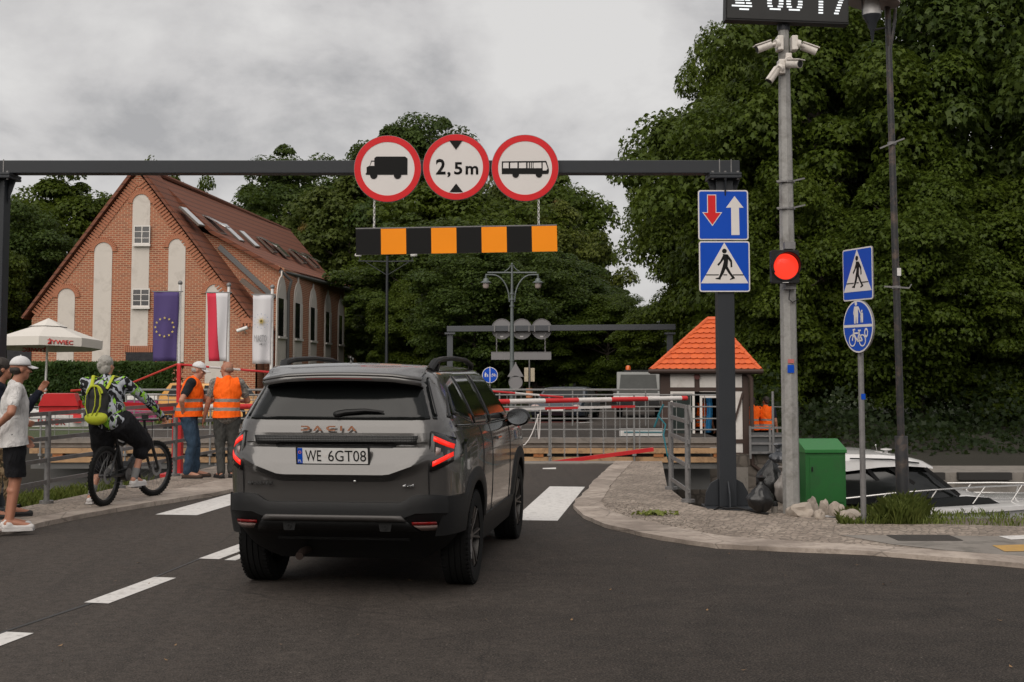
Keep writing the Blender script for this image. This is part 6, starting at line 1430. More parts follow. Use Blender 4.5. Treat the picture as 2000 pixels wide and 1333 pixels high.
for s_, dx_ in ((-1, 57), (1, 52)):
    b = MB(); b.bar((0, 0, Z(511)), (s_ * dx_ * kk, 0, Z(510)), .05, .05); b.bar((0, 0, Z(538)), (s_ * 42 * kk, 0, Z(512)), .03, .03); b.bar((s_ * (dx_ - 3) * kk, 0, Z(510)), (s_ * (dx_ - 3) * kk, 0, Z(500)), .04, .04); a_ = b.build('arm', ANTH, t)
    b = MB(); b.lathe([(.02, .12), (.10, .08), (.17, .0), (.15, -.08), (.02, -.10)], 14, Matrix.Translation((s_ * dx_ * kk, 0, Z(498)))); b.build('lamp_head', WHITEP, t)
def pole_sign(name, label, px, y_base, Y, parts, pole_top):
    tp = at(px, pole_top, Y); t = thing(name, label, 'road sign', (tp.x, Y, 0)); b = MB(); b.cyl((0, 0, 0), (0, 0, tp.z), .03, .03, 8); b.build('post', STEEL, t)
    for nm, y, r_px, kind in parts:
        z = at(px, y, Y).z; r = r_px * Y / F; M = frame((0, -.06, z), (1, 0, 0), (0, 0, 1))
        if kind == 'path':
            b = MB(); b.prism(circ(r, 32), -.02, 0, M); b.build('plate', S_BACK, t); b = MB(); b.prism(circ(r * .99, 32), .0005, .003, M); b.build('border', S_WHITE, t); b = MB(); b.prism(circ(r * .92, 32), .004, .006, M); b.build('blue_field', S_BLUE, t)
            b = MB(); b.bx(-.04 * r, .04 * r, -.95 * r, .95 * r, .0, .0) if 0 else b.prism([(-.05 * r, -.95 * r), (.05 * r, -.95 * r), (.05 * r, .95 * r), (-.05 * r, .95 * r)], .0065, .009, M); b.build('white_bar', S_WHITE, t)
            b = MB(); pair(b, M @ Matrix.Translation((-.5 * r, -.32 * r, .003)), r * .72); b.build('walkers_symbol', S_WHITE, t); b = MB(); bike(b, M @ Matrix.Translation((0, 0, .003)), r, .48, .0, .62); b.build('bicycle_symbol', S_WHITE, t)
        if kind == 'nostop':
            b = MB(); b.prism(circ(r, 32), -.02, 0, M); b.build('plate', S_BACK, t); b = MB(); b.prism(circ(r * .99, 32), .0005, .003, M); b.build('red_ring', S_RED, t); b = MB(); b.prism(circ(r * .78, 32), .004, .006, M); b.build('blue_field', S_BLUE, t)
            b = MB()
            for a in (45, 135): b.prism([(-.09 * r, -.8 * r), (.09 * r, -.8 * r), (.09 * r, .8 * r), (-.09 * r, .8 * r)], .0065 + a * 1e-5, .009 + a * 1e-5, M @ Matrix.Rotation(R(a), 4, 'Z'))
            b.build('red_cross', S_RED, t)
        if kind == 'disc': b = MB(); b.prism(circ(r, 32), -.02, 0, M); b.ring(r * .94, r, .001, .02, 32, M); b.build('disc_back', S_BACK, t)
        if kind == 'tri': b = MB(); b.prism([(-r, -r * .7), (r, -r * .7), (0, r)], -.02, 0, M); b.build('triangle_back', S_BACK, t)
        if kind == 'paper':
            b = MB(); b.bx(-r, -.05, -.08, -.06, z - .3, z + .3); b.bx(.05, r, -.08, -.06, z - .3, z + .28); b.build('poster', mat('poster_paper', (.42, .36, .27, 1), .8, var=.4, vs=9), t)
        if kind == 'drum': b = MB(); b.cyl((0, -.02, z - r), (0, -.02, z + r), r * .75, r * .75, 16); b.build('orange_sleeve', mat('poster_orange', (.42, .16, .08, 1), .8, var=.5, vs=8), t)
    return t
pole_sign('shared_path_sign', 'round blue sign split into walkers and bicycle just over the car mirror', 957, 0, 48, [('', 733, 15.5, 'path')], 716)
pole_sign('rear_facing_sign', 'grey backs of a triangle over a disc next to the ornate lamp', 1007, 0, 45, [('', 725, 16, 'tri'), ('', 747, 13.5, 'disc')], 708)
pole_sign('poster_post', 'dark post with yellowed posters and an orange sleeve', 1034, 0, 55, [('', 732, 10, 'paper'), ('', 768, 9, 'drum')], 690)
pole_sign('no_stopping_sign', 'tiny far pair of blue cycle path and red blue no stopping signs', 1160, 0, 85, [('', 755, 8, 'path'), ('', 771, 7.8, 'nostop')], 745)
pole_sign('rear_facing_sign', 'dim far disc and triangle back in the tree shade', 1127, 0, 80, [('', 738, 9, 'tri'), ('', 756, 9, 'disc')], 728)
# ------------------------------------------------------------------ simple vehicles beyond
def small_car(name, label, cat, loc, rz, L_, W_, prof, glass, paint, plate=None, extra=None):
    t = thing(name, label, cat, loc, rz); S = frame((0, 0, 0), (0, -1, 0), (0, 0, 1))   # profile: u = towards the nose (-y)
    b = MB(); n = 7
    rows = []
    for x, k in ((-1, .93), (-.92, .985), (-.6, 1), (0, 1.0), (.6, 1), (.92, .985), (1, .93)):
        rows.append([Vector((x * W_ / 2 * (1 - .16 * max(0, (z - .75) / .7)), -u * k, .12 + (z - .12) * (k if z > .5 else 1))) for u, z in prof])
    b.grid(rows, True, True); b.add(rows[0], [tuple(range(len(prof)))]); b.add(rows[-1], [tuple(range(len(prof)))[::-1]]); body = b.build('body', paint, t, sharp=32)
    for nm, q in glass.items():
        b = MB(); fr0 = [Vector(p) for p in q]; b.add(fr0, [tuple(range(len(q)))]); g_o = b.build(nm, FARGL, t); s_ = g_o.modifiers.new('s', 'SOLIDIFY'); s_.thickness = .02; s_.offset = 0
    for sx in (-1, 1):
        for u in (L_ * .31, -L_ * .31):
            b = MB(); M = Matrix.Translation((sx * (W_ / 2 - .09), -u, .30)) @ Matrix.Rotation(R(90), 4, 'Y'); b.lathe([(.18, -.09), (.28, -.095), (.30, -.06), (.30, .06), (.28, .095), (.18, .09)], 24, M, True, False); wl = b.build('wheel', TYRE, t); b = MB(); b.lathe([(0, .05), (.10, .06), (.19, .07), (.19, -.07), (0, -.05)], 20, M, True, False); b.build('rim', RIMM, wl)
    return t
car_prof = [(-1.9, .30), (1.95, .28), (2.05, .45), (2.0, .68), (1.85, .80), (.95, .96), (.25, 1.42), (-.9, 1.46), (-1.75, 1.02), (-2.0, .9), (-2.05, .5)]
BLUEG = mat('blue_grey_paint', (.022, .030, .043, 1), .3, metal=.3, var=.1, coat=.4); FARGL = mat('shaded_glass', (.008, .009, .009, 1), .3, spec=.15, var=.3)
q = at(1110, 820, 41); t = small_car('oncoming_car', 'blue grey car facing the viewer beyond the bridge mesh', 'car', (q.x, 42.5, 0), R(-12), 4.1, 1.74, car_prof, {'windscreen': [(-.70, -.96, .99), (.70, -.96, .99), (.60, -.30, 1.40), (-.60, -.30, 1.40)], 'side_window': [(.795, -.6, 1.0), (.795, 1.4, 1.05), (.735, .9, 1.40), (.735, -.2, 1.40)]}, BLUEG); t.scale = (1, 1, .74)
for s_ in (-1, 1):
    b = MB(); b.ell((s_ * .66, -2.0, .67), (.14, .06, .08), 14, 8); b.build('headlight', LENSW, t)
b = MB(); b.bx(-.55, .55, -2.07, -2.02, .42, .60); b.build('grille', BLACKP, t); b = MB(); b.bx(-.26, .26, -2.09, -2.072, .46, .57); b.build('number_plate', WHITEP, t)
q = at(1247, 800, 44); t = thing('utility_truck', 'white compact utility truck with orange beacons and a wide windscreen', 'truck', (q.x, 44, 0), R(-6)); kz = 44 / F; Z = lambda y: at(1247, y, 44).z
b = MB(); b.prism([(0, .35), (2.6, .35), (2.6, Z(727)), (.18, Z(727)), (-.05, Z(770)), (-.10, Z(775)), (-.10, .5)], -.74, .74, frame((0, 0, 0), (0, 1, 0), (0, 0, 1))); b.build('cab', mat('cab_paint', (.16, .165, .16, 1), .4, var=.1), t, .03)
b = MB(); b.add([(-.66, -.06, Z(768)), (.66, -.06, Z(768)), (.60, .135, Z(732)), (-.60, .135, Z(732))], [(0, 1, 2, 3)]); w_ = b.build('windscreen', mat('cab_glass', (.035, .038, .036, 1), .25, spec=.2, var=.5, vs=3), t); w_.modifiers.new('s', 'SOLIDIFY').thickness = .02
b = MB(); b.bx(-.85, .78, -.16, -.105, Z(778), Z(769)); b.build('white_bumper_bar', WHITEP, t); b = MB(); b.bx(-.70, .70, -.14, -.101, .45, Z(782)); b.build('black_front', BLACKP, t)
b = MB(); b.bx(-.5, .55, .5, .75, Z(727) + .002, Z(723)); br_ = b.build('beacon_bar', BLACKP, t)
for x in (-.35, .55):
    b = MB(); b.lathe([(.09, 0), (.09, .10), (.06, .15), (0, .16)], 14, Matrix.Translation((x, .62, Z(723)))); b.build('beacon', mat('beacon_orange', (.55, .11, .02, 1), .25), t)
for sx in (-1, 1):
    b = MB(); M = Matrix.Translation((sx * .66, .8, .32)) @ Matrix.Rotation(R(90), 4, 'Y'); b.lathe([(.0, -.1), (.30, -.1), (.32, -.06), (.32, .06), (.30, .1), (0, .1)], 22, M); b.build('wheel', TYRE, t)
q = at(408, 748, 40); YEL = mat('yellow_car_paint', (.55, .27, .055, 1), .3, var=.1, coat=.6)
t = small_car('yellow_car', 'boxy yellow car behind the two men in orange vests', 'car', (q.x + .2, 40.6, -.04), R(72), 3.6, 1.6, [(-1.7, .25), (1.7, .25), (1.8, .5), (1.75, .78), (.95, .84), (.6, 1.26), (-1.4, 1.28), (-1.75, .85), (-1.8, .5)], {'windscreen': [(-.62, -.93, .86), (.62, -.93, .86), (.56, -.62, 1.22), (-.56, -.62, 1.22)], 'side_window': [(-.79, -.85, .86), (-.79, .1, .86), (-.715, .1, 1.2), (-.715, -.55, 1.2)], 'side_window_rear': [(-.79, .2, .86), (-.79, 1.4, .86), (-.715, 1.25, 1.2), (-.715, .2, 1.2)]}, YEL)
# white boat hull with red lettering beyond the deck at left
q0, q1 = at(30, 830, 37.6), at(176, 830, 37.6); t = thing('lettered_boat', 'white boat with red lettering and a red badge behind the left end of the bridge', 'boat', ((q0.x + q1.x) / 2, 37.6, -.25)); HL = (q1.x - q0.x) / 2 + .1
b = MB(); rows = []
for s_ in np.linspace(-1, 1, 17):
    w_ = .75 * (1 - max(0, s_ - .3) ** 2 * 1.6) ; rows.append([Vector((s_ * HL, dy * w_ + .75, z)) for dy, z in ((0, .02), (-.9, .05), (-1, .14), (-1.02, .70 - .1 * 0), (-.92, .72), (0, .74), (.92, .72), (1.02, .70), (1, .45), (.7, .1))])
b.grid(rows, True, True); b.add(rows[0], [tuple(range(10))]); b.add(rows[-1], [tuple(range(10))[::-1]]); b.build('hull', WHITEP, t)
b = MB(); b.prism([(-HL * .5, .72), (HL * .55, .72), (HL * .45, .90), (-HL * .3, .92)], .3, 1.2, frame((0, 0, 0), (1, 0, 0), (0, 0, 1)) @ Matrix.Rotation(0, 4, 'X') if 0 else frame((0, 1.4, 0), (1, 0, 0), (0, 0, 1))); b.build('cabin_window', mat('green_tint_glass', (.10, .15, .12, 1), .1), t, .02)
text('lettering', 'DAROK', REDT, t, frame((-.02 + .0, -.03, .38), (1, 0, 0), (0, 0, 1)), 54 * 37.6 / F, .19, .004, bold=.01)
b = MB(); b.bx(.60, .84, -.035, -.02, .36, .60); b.build('red_badge', REDP, t)
# stall panel and yellow dispenser
q0, q1 = at(246, 770, 41), at(306, 815, 41); t = thing('stall_counter', 'white and magenta stall front with white lettering behind the cyclist', 'stall', ((q0.x + q1.x) / 2, 41, 0)); w_ = (q1.x - q0.x); zt_, z1 = q0.z, at(270, 782, 41).z
b = MB(); b.bx(-w_ / 2, w_ / 2, 0, .7, z1, zt_); b.build('white_top', WHITEP, t); b = MB(); b.bx(-w_ / 2, w_ / 2, .01, .69, .0, z1 - .002); b.build('magenta_front', mat('magenta_panel', (.26, .015, .10, 1), .5, var=.3, vs=2), t); text('lettering', 'ERA', S_WHITE, t, frame((-.1, .008, z1 - .22), (1, 0, 0), (0, 0, 1)), .35, .13, .004)
b = MB(); b.bx(w_ / 2 + .05, w_ / 2 + .28, 0, .2, 0, z1 - .1); b.build('grey_board', WHITEP, t)
q = at(327, 850, 33); q.z = DZ; t = thing('yellow_dispenser', 'small yellow and black dispenser beside the red barrier post', 'dispenser', (q.x, 33, DZ)); z1 = at(327, 803, 33).z - DZ
b = MB(); b.lathe([(.06, z1 * .78), (.12, z1 * .80), (.12, z1 * .94), (.08, z1), (0, z1)], 16); b.build('yellow_top', YEL, t); b = MB(); b.box((0, 0, z1 * .68), (.20, .16, z1 * .18)); b.build('black_band', BLACKP, t); b = MB(); b.box((0, 0, z1 * .42), (.22, .18, z1 * .34)); b.build('orange_body', RUSTW, t); b = MB(); b.box((0, 0, z1 * .12), (.18, .16, z1 * .24)); b.build('foot', BLACKP, t)
# ------------------------------------------------------------------ railings at the near bank
def railing(label, pts, hs, zb_, post_idx, r=.03):
    t = thing('railing', label, 'railing', pts[0]); 
    for i in post_idx:
        p = pts[i]; b = WB(t); b.cyl((p.x, p.y, zb_ - .02), (p.x, p.y, zb_ + hs[-1] + .02), .036, .036, 10); b.cyl((p.x, p.y, zb_), (p.x, p.y, zb_ + .035), .085, .085, 10); b.build('post', STEEL, t)
    for h in hs:
        b = WB(t)
        for a, c in zip(pts[:-1], pts[1:]): b.bar(Vector((a.x, a.y, zb_ + h)), Vector((c.x, c.y, zb_ + h)), .022, .048)
        b.build('rail', STEEL, t)
    return t
le = [Vector((p.x + .06, p.y, 0)) for p in left_edge]
def on_edge(y): return Vector((float(np.interp(y, [p.y for p in left_edge], [p.x for p in left_edge])) + .07, y, 0))
railing('grey pipe railing along the left pavement behind the cyclist', [on_edge(y) for y in (12.4, 13.9, 15.6, 17.6, 19.6, 21.6, 22.6)], (.26, .52, .78, .97, 1.08), .046, (0, 2, 3, 4, 5))
p1, p2 = gr(1311, 956, PZ), gr(1344, 981, PZ)
t = railing('short grey railing at the canal corner by the hut', [p1, p2, p2 + (p2 - p1).normalized() * .12], (.14, .44, .74, .98, 1.16), PZ, (0, 1))
e = p2 + (p2 - p1).normalized() * .14; b = WB(t); b.bar(Vector((e.x, e.y, PZ + 1.19)), Vector((e.x + .03, e.y - .02, PZ + .98)), .03, .09); b.build('bent_end', STEEL, t)
q = at(1290, 780, 26); b = MB(); P = [at(1296, 790, p1.y + 1), at(1285, 812, p1.y + 1), at(1300, 830, p1.y + .8), at(1296, 850, p1.y + .6), at(1304, 892, p1.y + .2), gr(1309, 915, PZ + .02)]
b.tube(P, .012, 6); b.tube([P[0], at(1291, 800, p1.y + 1), at(1278, 835, p1.y + 1)], .014, 6); tag(b.build('teal_rope', mat('teal_rope', (.01, .12, .15, 1), .8, var=.3, vs=60)), 'teal rope tied at the boom tip hanging to the railing', 'rope')
# ------------------------------------------------------------------ cabinet, stones, rubbish
q = gr(1612, 992, 0); GRC = mat('green_cabinet_paint', (.014, .115, .022, 1), .5, var=.15, vs=2, dirt=((.03, .07, .03, 1), .5, 5)); cw_ = 80 * q.y / F
t = thing('utility_cabinet', 'green metal cabinet with a sloping lid beside the grey pole', 'cabinet', (at(1614, 990, q.y).x, q.y, 0), R(5)); h_ = at(1612, 878, q.y).z
b = MB(); b.bx(-cw_ / 2, cw_ / 2, 0, .36, 0, h_ - .02); b.build('body', GRC, t, .008)
b = MB(); b.prism([(0 - .02, h_ - .045), (0 - .02, h_), (.30, h_ + .11), (.40, h_ + .11), (.40, h_ - .045)], -cw_ / 2 - .012, cw_ / 2 + .012, frame((0, 0, 0), (0, 1, 0), (0, 0, 1))); b.build('lid', mat('green_lid_paint', (.022, .16, .035, 1), .45, var=.12, vs=2), t, .006)
b = MB(); b.bx(-cw_ / 2 + .05, cw_ / 2 - .03, -.007, -.001, .06, h_ - .09); d_ = b.build('door', GRC, t, .003); b = MB(); b.bx(-cw_ / 2 + .07, -cw_ / 2 + .085, -.02, -.008, h_ * .62, h_ * .70); b.build('handle', BLACKP, d_)
ROCK = mat('pale_rock', (.34, .29, .245, 1), .9, var=.35, vs=5, bump=.8, bs=14, dirt=((.16, .13, .11, 1), .6, 5))
def rock(px, py, w_, h_, seed, label, rot=0.0):
    q = gr(px, py, .02 if px < 1600 else .04); k = q.y / F; bm = bmesh.new(); bmesh.ops.create_icosphere(bm, subdivisions=3, radius=1)
    for v in bm.verts:
        n = v.co.normalized(); d = 1 + .42 * mnoise.noise(n * 1.3 + Vector((seed, 0, 0))) + .12 * mnoise.noise(n * 3.5 + Vector((0, seed, 0)))
        c = n * d; c.z = max(c.z, -.5); c.x = max(-.85, min(.85, c.x)); v.co = Vector((c.x * w_ * k / 2, c.y * w_ * k * .38, (c.z + .4) * h_ * k * .75))
    me = bpy.data.meshes.new('rock'); bm.to_mesh(me); bm.free(); me.materials.append(ROCK); me.polygons.foreach_set('use_smooth', [True] * len(me.polygons)); me.set_sharp_from_angle(angle=R(25)); o = bpy.data.objects.new('rock', me); C.objects.link(o); o.location = q; o.rotation_euler = (0, rot, seed); return tag(o, label, 'rock', 'stones by the green cabinet')
rock(1567, 1010, 62, 26, .3, 'long pale stone at the foot of the grey pole', -.12); rock(1588, 1000, 26, 28, 1.4, 'upright stone behind the long pale stone'); rock(1611, 1004, 26, 28, 2.2, 'grey angular stone in front of the green cabinet'); rock(1633, 1006, 34, 24, 3.1, 'flat stone under the right edge of the cabinet'); rock(1662, 1013, 58, 16, 4.4, 'low wide stone half hidden in the grass'); rock(1600, 1013, 24, 16, 5.3, 'small stone between the larger ones')
def bag(label, px, py, w_, h_, m, seed, Y=None, z=-.3):
    q = gr(px, py, .0); Y = Y or q.y + .25; k = Y / F; x = at(px, py, Y).x; z = at(px, py, Y).z; t = thing('rubbish_bag', label, 'rubbish bag', (x, Y, z))
    bm = bmesh.new(); bmesh.ops.create_icosphere(bm, subdivisions=4, radius=1)
    for v in bm.verts:
        n = v.co.copy(); d = 1 + .22 * mnoise.noise(n * 2.2 + Vector((seed, 1, 0))) + .10 * mnoise.noise(n * 6 + Vector((0, seed, 0))); tz = (n.z + 1) / 2; pinch = 1 - .55 * max(0, tz - .55) / .45
        v.co = Vector((n.x * d * w_ * k / 2 * pinch, n.y * d * w_ * k * .4 * pinch, max(0, tz * h_ * k * (1 + .1 * (d - 1)))))
    me = bpy.data.meshes.new('sack'); bm.to_mesh(me); bm.free(); me.materials.append(m); me.polygons.foreach_set('use_smooth', [True] * len(me.polygons)); o = bpy.data.objects.new('sack', me); C.objects.link(o); o.parent = t
    b = MB(); b.lathe([(.03, 0), (.02, .03), (.06, .08), (.05, .09)], 10, Matrix.Translation((0, 0, h_ * k * .96))); b.build('knot', m, t); return t
BAGB = mat('black_bin_liner', (.008, .008, .009, 1), .3, var=.3, vs=9, bump=.6, bs=22)
bag('tall black rubbish bag leaning behind the grey pole', 1508, 985, 62, 88, BAGB, 1.0); bag('low black rubbish bag next to the anthracite post', 1487, 1003, 50, 58, BAGB, 2.5, 14.6)
bag('milky see-through rubbish bag against the grey pole', 1530, 985, 34, 60, mat('milky_bag', (.20, .18, .165, 1), .35, var=.35, vs=8, bump=.5, bs=20), 4.0, 15.0); bag('small black and white rag bag on top of the tall bag', 1520, 905, 36, 24, mat('rag_bag', (.05, .055, .065, 1), .5, var=.5, vs=14, dirt=((.5, .5, .52, 1), .8, 9)), 7.0, 15.3)
q = at(1513, 1005, 14.7); t = thing('short_bollard', 'short grey stub post with dark cap by the rubbish bags', 'bollard', (q.x, 14.7, PZ)); b = MB(); b.cyl((0, 0, 0), (0, 0, .075), .037, .036, 12); b.build('stub', CONC, t); b = MB(); b.lathe([(.038, .075), (.04, .10), (.03, .125), (0, .13)], 12); b.build('cap', BLACKP, t)
b = MB(); P = [(gr(1395, 997, PZ)), gr(1405, 990, PZ + .03), gr(1420, 994, PZ + .02), gr(1440, 992, PZ + .04), gr(1465, 998, PZ + .01), gr(1500, 1004, PZ + .02)]; b.tube(P, .012, 6); tag(b.build('loose_cable', BLACKP), 'black cable lying at the foot of the anthracite post', 'cable')
# broken leafy twig on the paving
q = gr(1280, 1006, PZ); rn = np.random.default_rng(9); n = 90; P = rn.normal(size=(n, 3)) * np.array([.10, .07, .012]); P[:, 2] = np.abs(P[:, 2]) + .012; Nn = rn.normal(size=(n, 3)) * .5 + np.array([0, 0, 1]); Nn /= np.linalg.norm(Nn, axis=1)[:, None]
t = thing('leafy_twig', 'broken green leafy twig lying on the paving', 'twig', q); o = bpy.data.objects.new('leaves', leaf_mesh('leaves', P, Nn, .06, rn, GRASS)); C.objects.link(o); o.parent = t; b = MB(); b.tube([(-.14, 0, .01), (0, .02, .015), (.14, -.02, .01)], .005, 5); b.build('stem', BARK, t)
# rubble along the quay
rn = random.Random(4); b = MB()
for k in range(420):
    px, py = rn.uniform(1395, 1560), rn.uniform(985, 1008); q = gr(px, py, -.02); s_ = rn.uniform(.015, .07) * (1 if rn.random() < .85 else 1.8); b.box(q, (s_ * 1.5, s_, s_ * .7), Matrix.Rotation(rn.uniform(0, 3), 3, 'Z') @ Matrix.Rotation(rn.uniform(-.5, .5), 3, 'X'))
for k in range(500):
    p = right_joint[rn.randrange(3, 9)].lerp(right_joint[rn.randrange(3, 9)], rn.random()); q = p + Vector((rn.uniform(-.1, .5), rn.uniform(-.1, .5), 0)); s_ = rn.uniform(.003, .010); b.box((q.x, q.y, PZ + s_ * .3), (s_ * 1.4, s_, s_ * .8), rn.uniform(0, 3))
tag(b.build('rubble', m_ground('rubble_stone_bits', (.16, .13, .11, 1), (.28, .24, .2, 1), (.09, .075, .06, 1))), 'broken stone and grit along the quay edge', 'rubble', kind='stuff')
# ------------------------------------------------------------------ far quay timber fenders
for i, (x0, x1) in enumerate(((1800, 1842), (1868, 1972), (2000, 2100))):
    a, c = at(x0, 921, 30.8), at(x1, 935, 30.8); t = thing('timber_fender', ('short dark fender on the far quay left of the first pale block', 'long dark fender between two pale blocks on the far quay', 'dark fender at the right edge on the far quay')[i], 'fender', ((a.x + c.x) / 2, 30.72, 0), 0, 'fenders on the far quay'); W_ = c.x - a.x; b = MB()
    for z in (a.z - .02, (a.z + c.z) / 2 - .02): b.bx(-W_ / 2, W_ / 2, -.08, .07, z - .085, z)
    b.build('beam', mat('tarred_timber', (.022, .02, .019, 1), .8, var=.3, vs=4), t)
# ------------------------------------------------------------------ people
def m_skin(name, a, b_):
    t = NT(name); n = t.noise(6, 4, .6); t.set('Base Color', t.mix(n, a, b_)); t.set('Roughness', .55)
    t.set('Subsurface Weight', .06); t.set('Subsurface Radius', (.01, .004, .002)); return t.m
SKIN = m_skin('skin', (.36, .165, .105, 1), (.46, .225, .15, 1)); SKIN2 = m_skin('tanned_skin', (.29, .12, .07, 1), (.38, .17, .105, 1))
def cloth(name, col, var=.15, fold=.5, spec=.2):
    t = NT(name); co = t.coords(); mp = t.add('ShaderNodeMapping', {0: co, 'Scale': (1, 1, .35)}).outputs[0]; n = t.noise(7, 5, .6, co)
    t.set('Base Color', t.mix(n, sc4(col, 1 - var), sc4(col, 1 + var))); t.set('Roughness', .85); t.set('Specular IOR Level', spec); t.bump(t.noise(9, 5, .6, mp, 1.2), min(1, fold * 1.6), .06); return t.m
def m_vest():
    t = NT('orange_safety_vest'); co = t.coords(); x = t.add('ShaderNodeSeparateXYZ', {0: co}); z = t.math('ADD', x.outputs[2], t.math('MULTIPLY', t.noise(2.5, 2, .5, co), .025))
    d1 = t.math('LESS_THAN', t.math('ABSOLUTE', t.math('SUBTRACT', z, 1.165)), .024); d2 = t.math('LESS_THAN', t.math('ABSOLUTE', t.math('SUBTRACT', z, 1.035)), .024)
    c = t.mix(t.math('ADD', d1, d2), t.mix(t.noise(5, 4, .6, co), (.90, .105, .004, 1), (1.0, .15, .008, 1)), (.24, .22, .20, 1)); t.set('Base Color', c); t.set('Roughness', .7); t.set('Specular IOR Level', .2)
    mp = t.add('ShaderNodeMapping', {0: co, 'Scale': (1, 1, .4)}).outputs[0]; t.bump(t.noise(8, 5, .55, mp, 1.0), .8, .05); return t.m
def m_patch(name, cols, scale, stretch=(1, 1, 1), dist=1.2):
    t = NT(name); co = t.coords(); mp = t.add('ShaderNodeMapping', {0: co, 'Scale': stretch}).outputs[0]
    n = t.noise(scale, 3, .6, mp, dist); n2 = t.noise(scale * 1.3, 2, .5, t.add('ShaderNodeMapping', {0: mp, 'Location': (3, 7, 1)}).outputs[0], dist)
    c = cols[0]
    r = t.ramp(n, [(.40, (0, 0, 0, 1)), (.46, (1, 1, 1, 1))]); c = t.mix(r, cols[0], cols[1]); r2 = t.ramp(n2, [(.50, (0, 0, 0, 1)), (.52, (1, 1, 1, 1))]); c = t.mix(r2, c, cols[2])
    if len(cols) > 3: r3 = t.ramp(t.noise(scale * .9, 3, .6, t.add('ShaderNodeMapping', {0: mp, 'Location': (9, 2, 5)}).outputs[0], dist), [(.57, (0, 0, 0, 1)), (.59, (1, 1, 1, 1))]); c = t.mix(r3, c, cols[3])
    t.set('Base Color', c); t.set('Roughness', .8); t.set('Specular IOR Level', .25); t.bump(t.noise(12, 4, .5, co), .4, .02); return t.m
VEST = m_vest(); JEANS = cloth('blue_denim', (.035, .062, .10, 1), .35); GREYTR = cloth('grey_trousers', (.055, .055, .052, 1), .25); WTEE = cloth('white_tee', (.56, .545, .535, 1), .06, .7); NAVY = cloth('navy_cloth', (.010, .012, .022, 1), .3); BLKSH = cloth('black_shorts', (.008, .008, .010, 1), .3); DKTEE = cloth('charcoal_tee', (.018, .02, .024, 1), .3)
CAMO = m_patch('camouflage', [(.20, .135, .07, 1), (.085, .055, .03, 1), (.30, .22, .13, 1), (.05, .045, .025, 1)], 9); JERSEY = m_patch('green_black_jersey', [(.008, .008, .009, 1), (.010, .010, .012, 1), (.34, .36, .40, 1), (.20, .42, .03, 1)], 5.9, (1, 1, .6), 2.0); PLAID = m_patch('grey_plaid', [(.30, .27, .24, 1), (.20, .18, .16, 1), (.11, .10, .09, 1)], 18)
HAIRG = mat('grey_hair', (.30, .285, .26, 1), .8, var=.3, vs=40, bump=.8, bs=90); HAIRD = mat('dark_hair', (.022, .015, .011, 1), .6, var=.3, vs=40, bump=.8, bs=90); HAIRS = mat('stubble', (.20, .13, .10, 1), .8, var=.2, vs=60); CAPW = cloth('white_cap', (.58, .575, .58, 1), .05, .1); SHOEB = mat('black_shoe', (.012, .011, .011, 1), .7, var=.3, vs=15); SHOEBR = mat('brown_shoe', (.05, .026, .016, 1), .7, var=.3, vs=15); SHOEW = mat('white_shoe', (.52, .50, .49, 1), .6, var=.1, vs=15); EYEM = mat('eye', (.02, .015, .012, 1), .1)
def remesh(name, b, m, parent, vox=.011, smooth=4, cuts=()):
    me0 = b.mesh('tmp', m); o = bpy.data.objects.new(name, me0); C.objects.link(o); md = o.modifiers.new('r', 'REMESH'); md.mode = 'VOXEL'; md.voxel_size = vox; md.use_smooth_shade = True
    if smooth: s_ = o.modifiers.new('s', 'SMOOTH'); s_.factor = .5; s_.iterations = smooth
    me = bpy.data.meshes.new_from_object(o.evaluated_get(bpy.context.evaluated_depsgraph_get())); o.modifiers.clear(); o.data = me; bpy.data.meshes.remove(me0); me.name = name
    if vox >= .012 and name not in ('pack', 'lower_pocket'):
        nv = len(me.vertices); cs = np.empty(nv * 3, np.float32); me.vertices.foreach_get('co', cs); ns_ = np.empty(nv * 3, np.float32); me.vertices.foreach_get('normal', ns_); cs = cs.reshape(-1, 3); ns_ = ns_.reshape(-1, 3)
        sd_ = (hash(name) % 7) * 0 + len(bpy.data.objects) * .37; am = .013 if name in ('trousers', 'shorts') else .010
        dv = np.array([mnoise.noise(V((p[0] * 8 + sd_ + p[2] * 4, p[1] * 8, p[2] * 9 + p[0] * 6))) + .6 * mnoise.noise(V((p[0] * 20, p[1] * 20 + sd_, p[2] * 13 - p[0] * 9))) for p in cs]); me.vertices.foreach_set('co', (cs + ns_ * (dv * am)[:, None]).astype(np.float32).reshape(-1)); me.update()
    if cuts:
        bm = bmesh.new(); bm.from_mesh(me)
        for co, no in cuts:
            bmesh.ops.bisect_plane(bm, geom=bm.verts[:] + bm.edges[:] + bm.faces[:], plane_co=co, plane_no=no, clear_outer=True)
        bmesh.ops.holes_fill(bm, edges=[e_ for e_ in bm.edges if e_.is_boundary], sides=0); bm.to_mesh(me); bm.free()
    me.materials.clear(); me.materials.append(m); me.polygons.foreach_set('use_smooth', [True] * len(me.polygons)); me.set_sharp_from_angle(angle=R(70)); o.parent = parent; return o
V = Vector
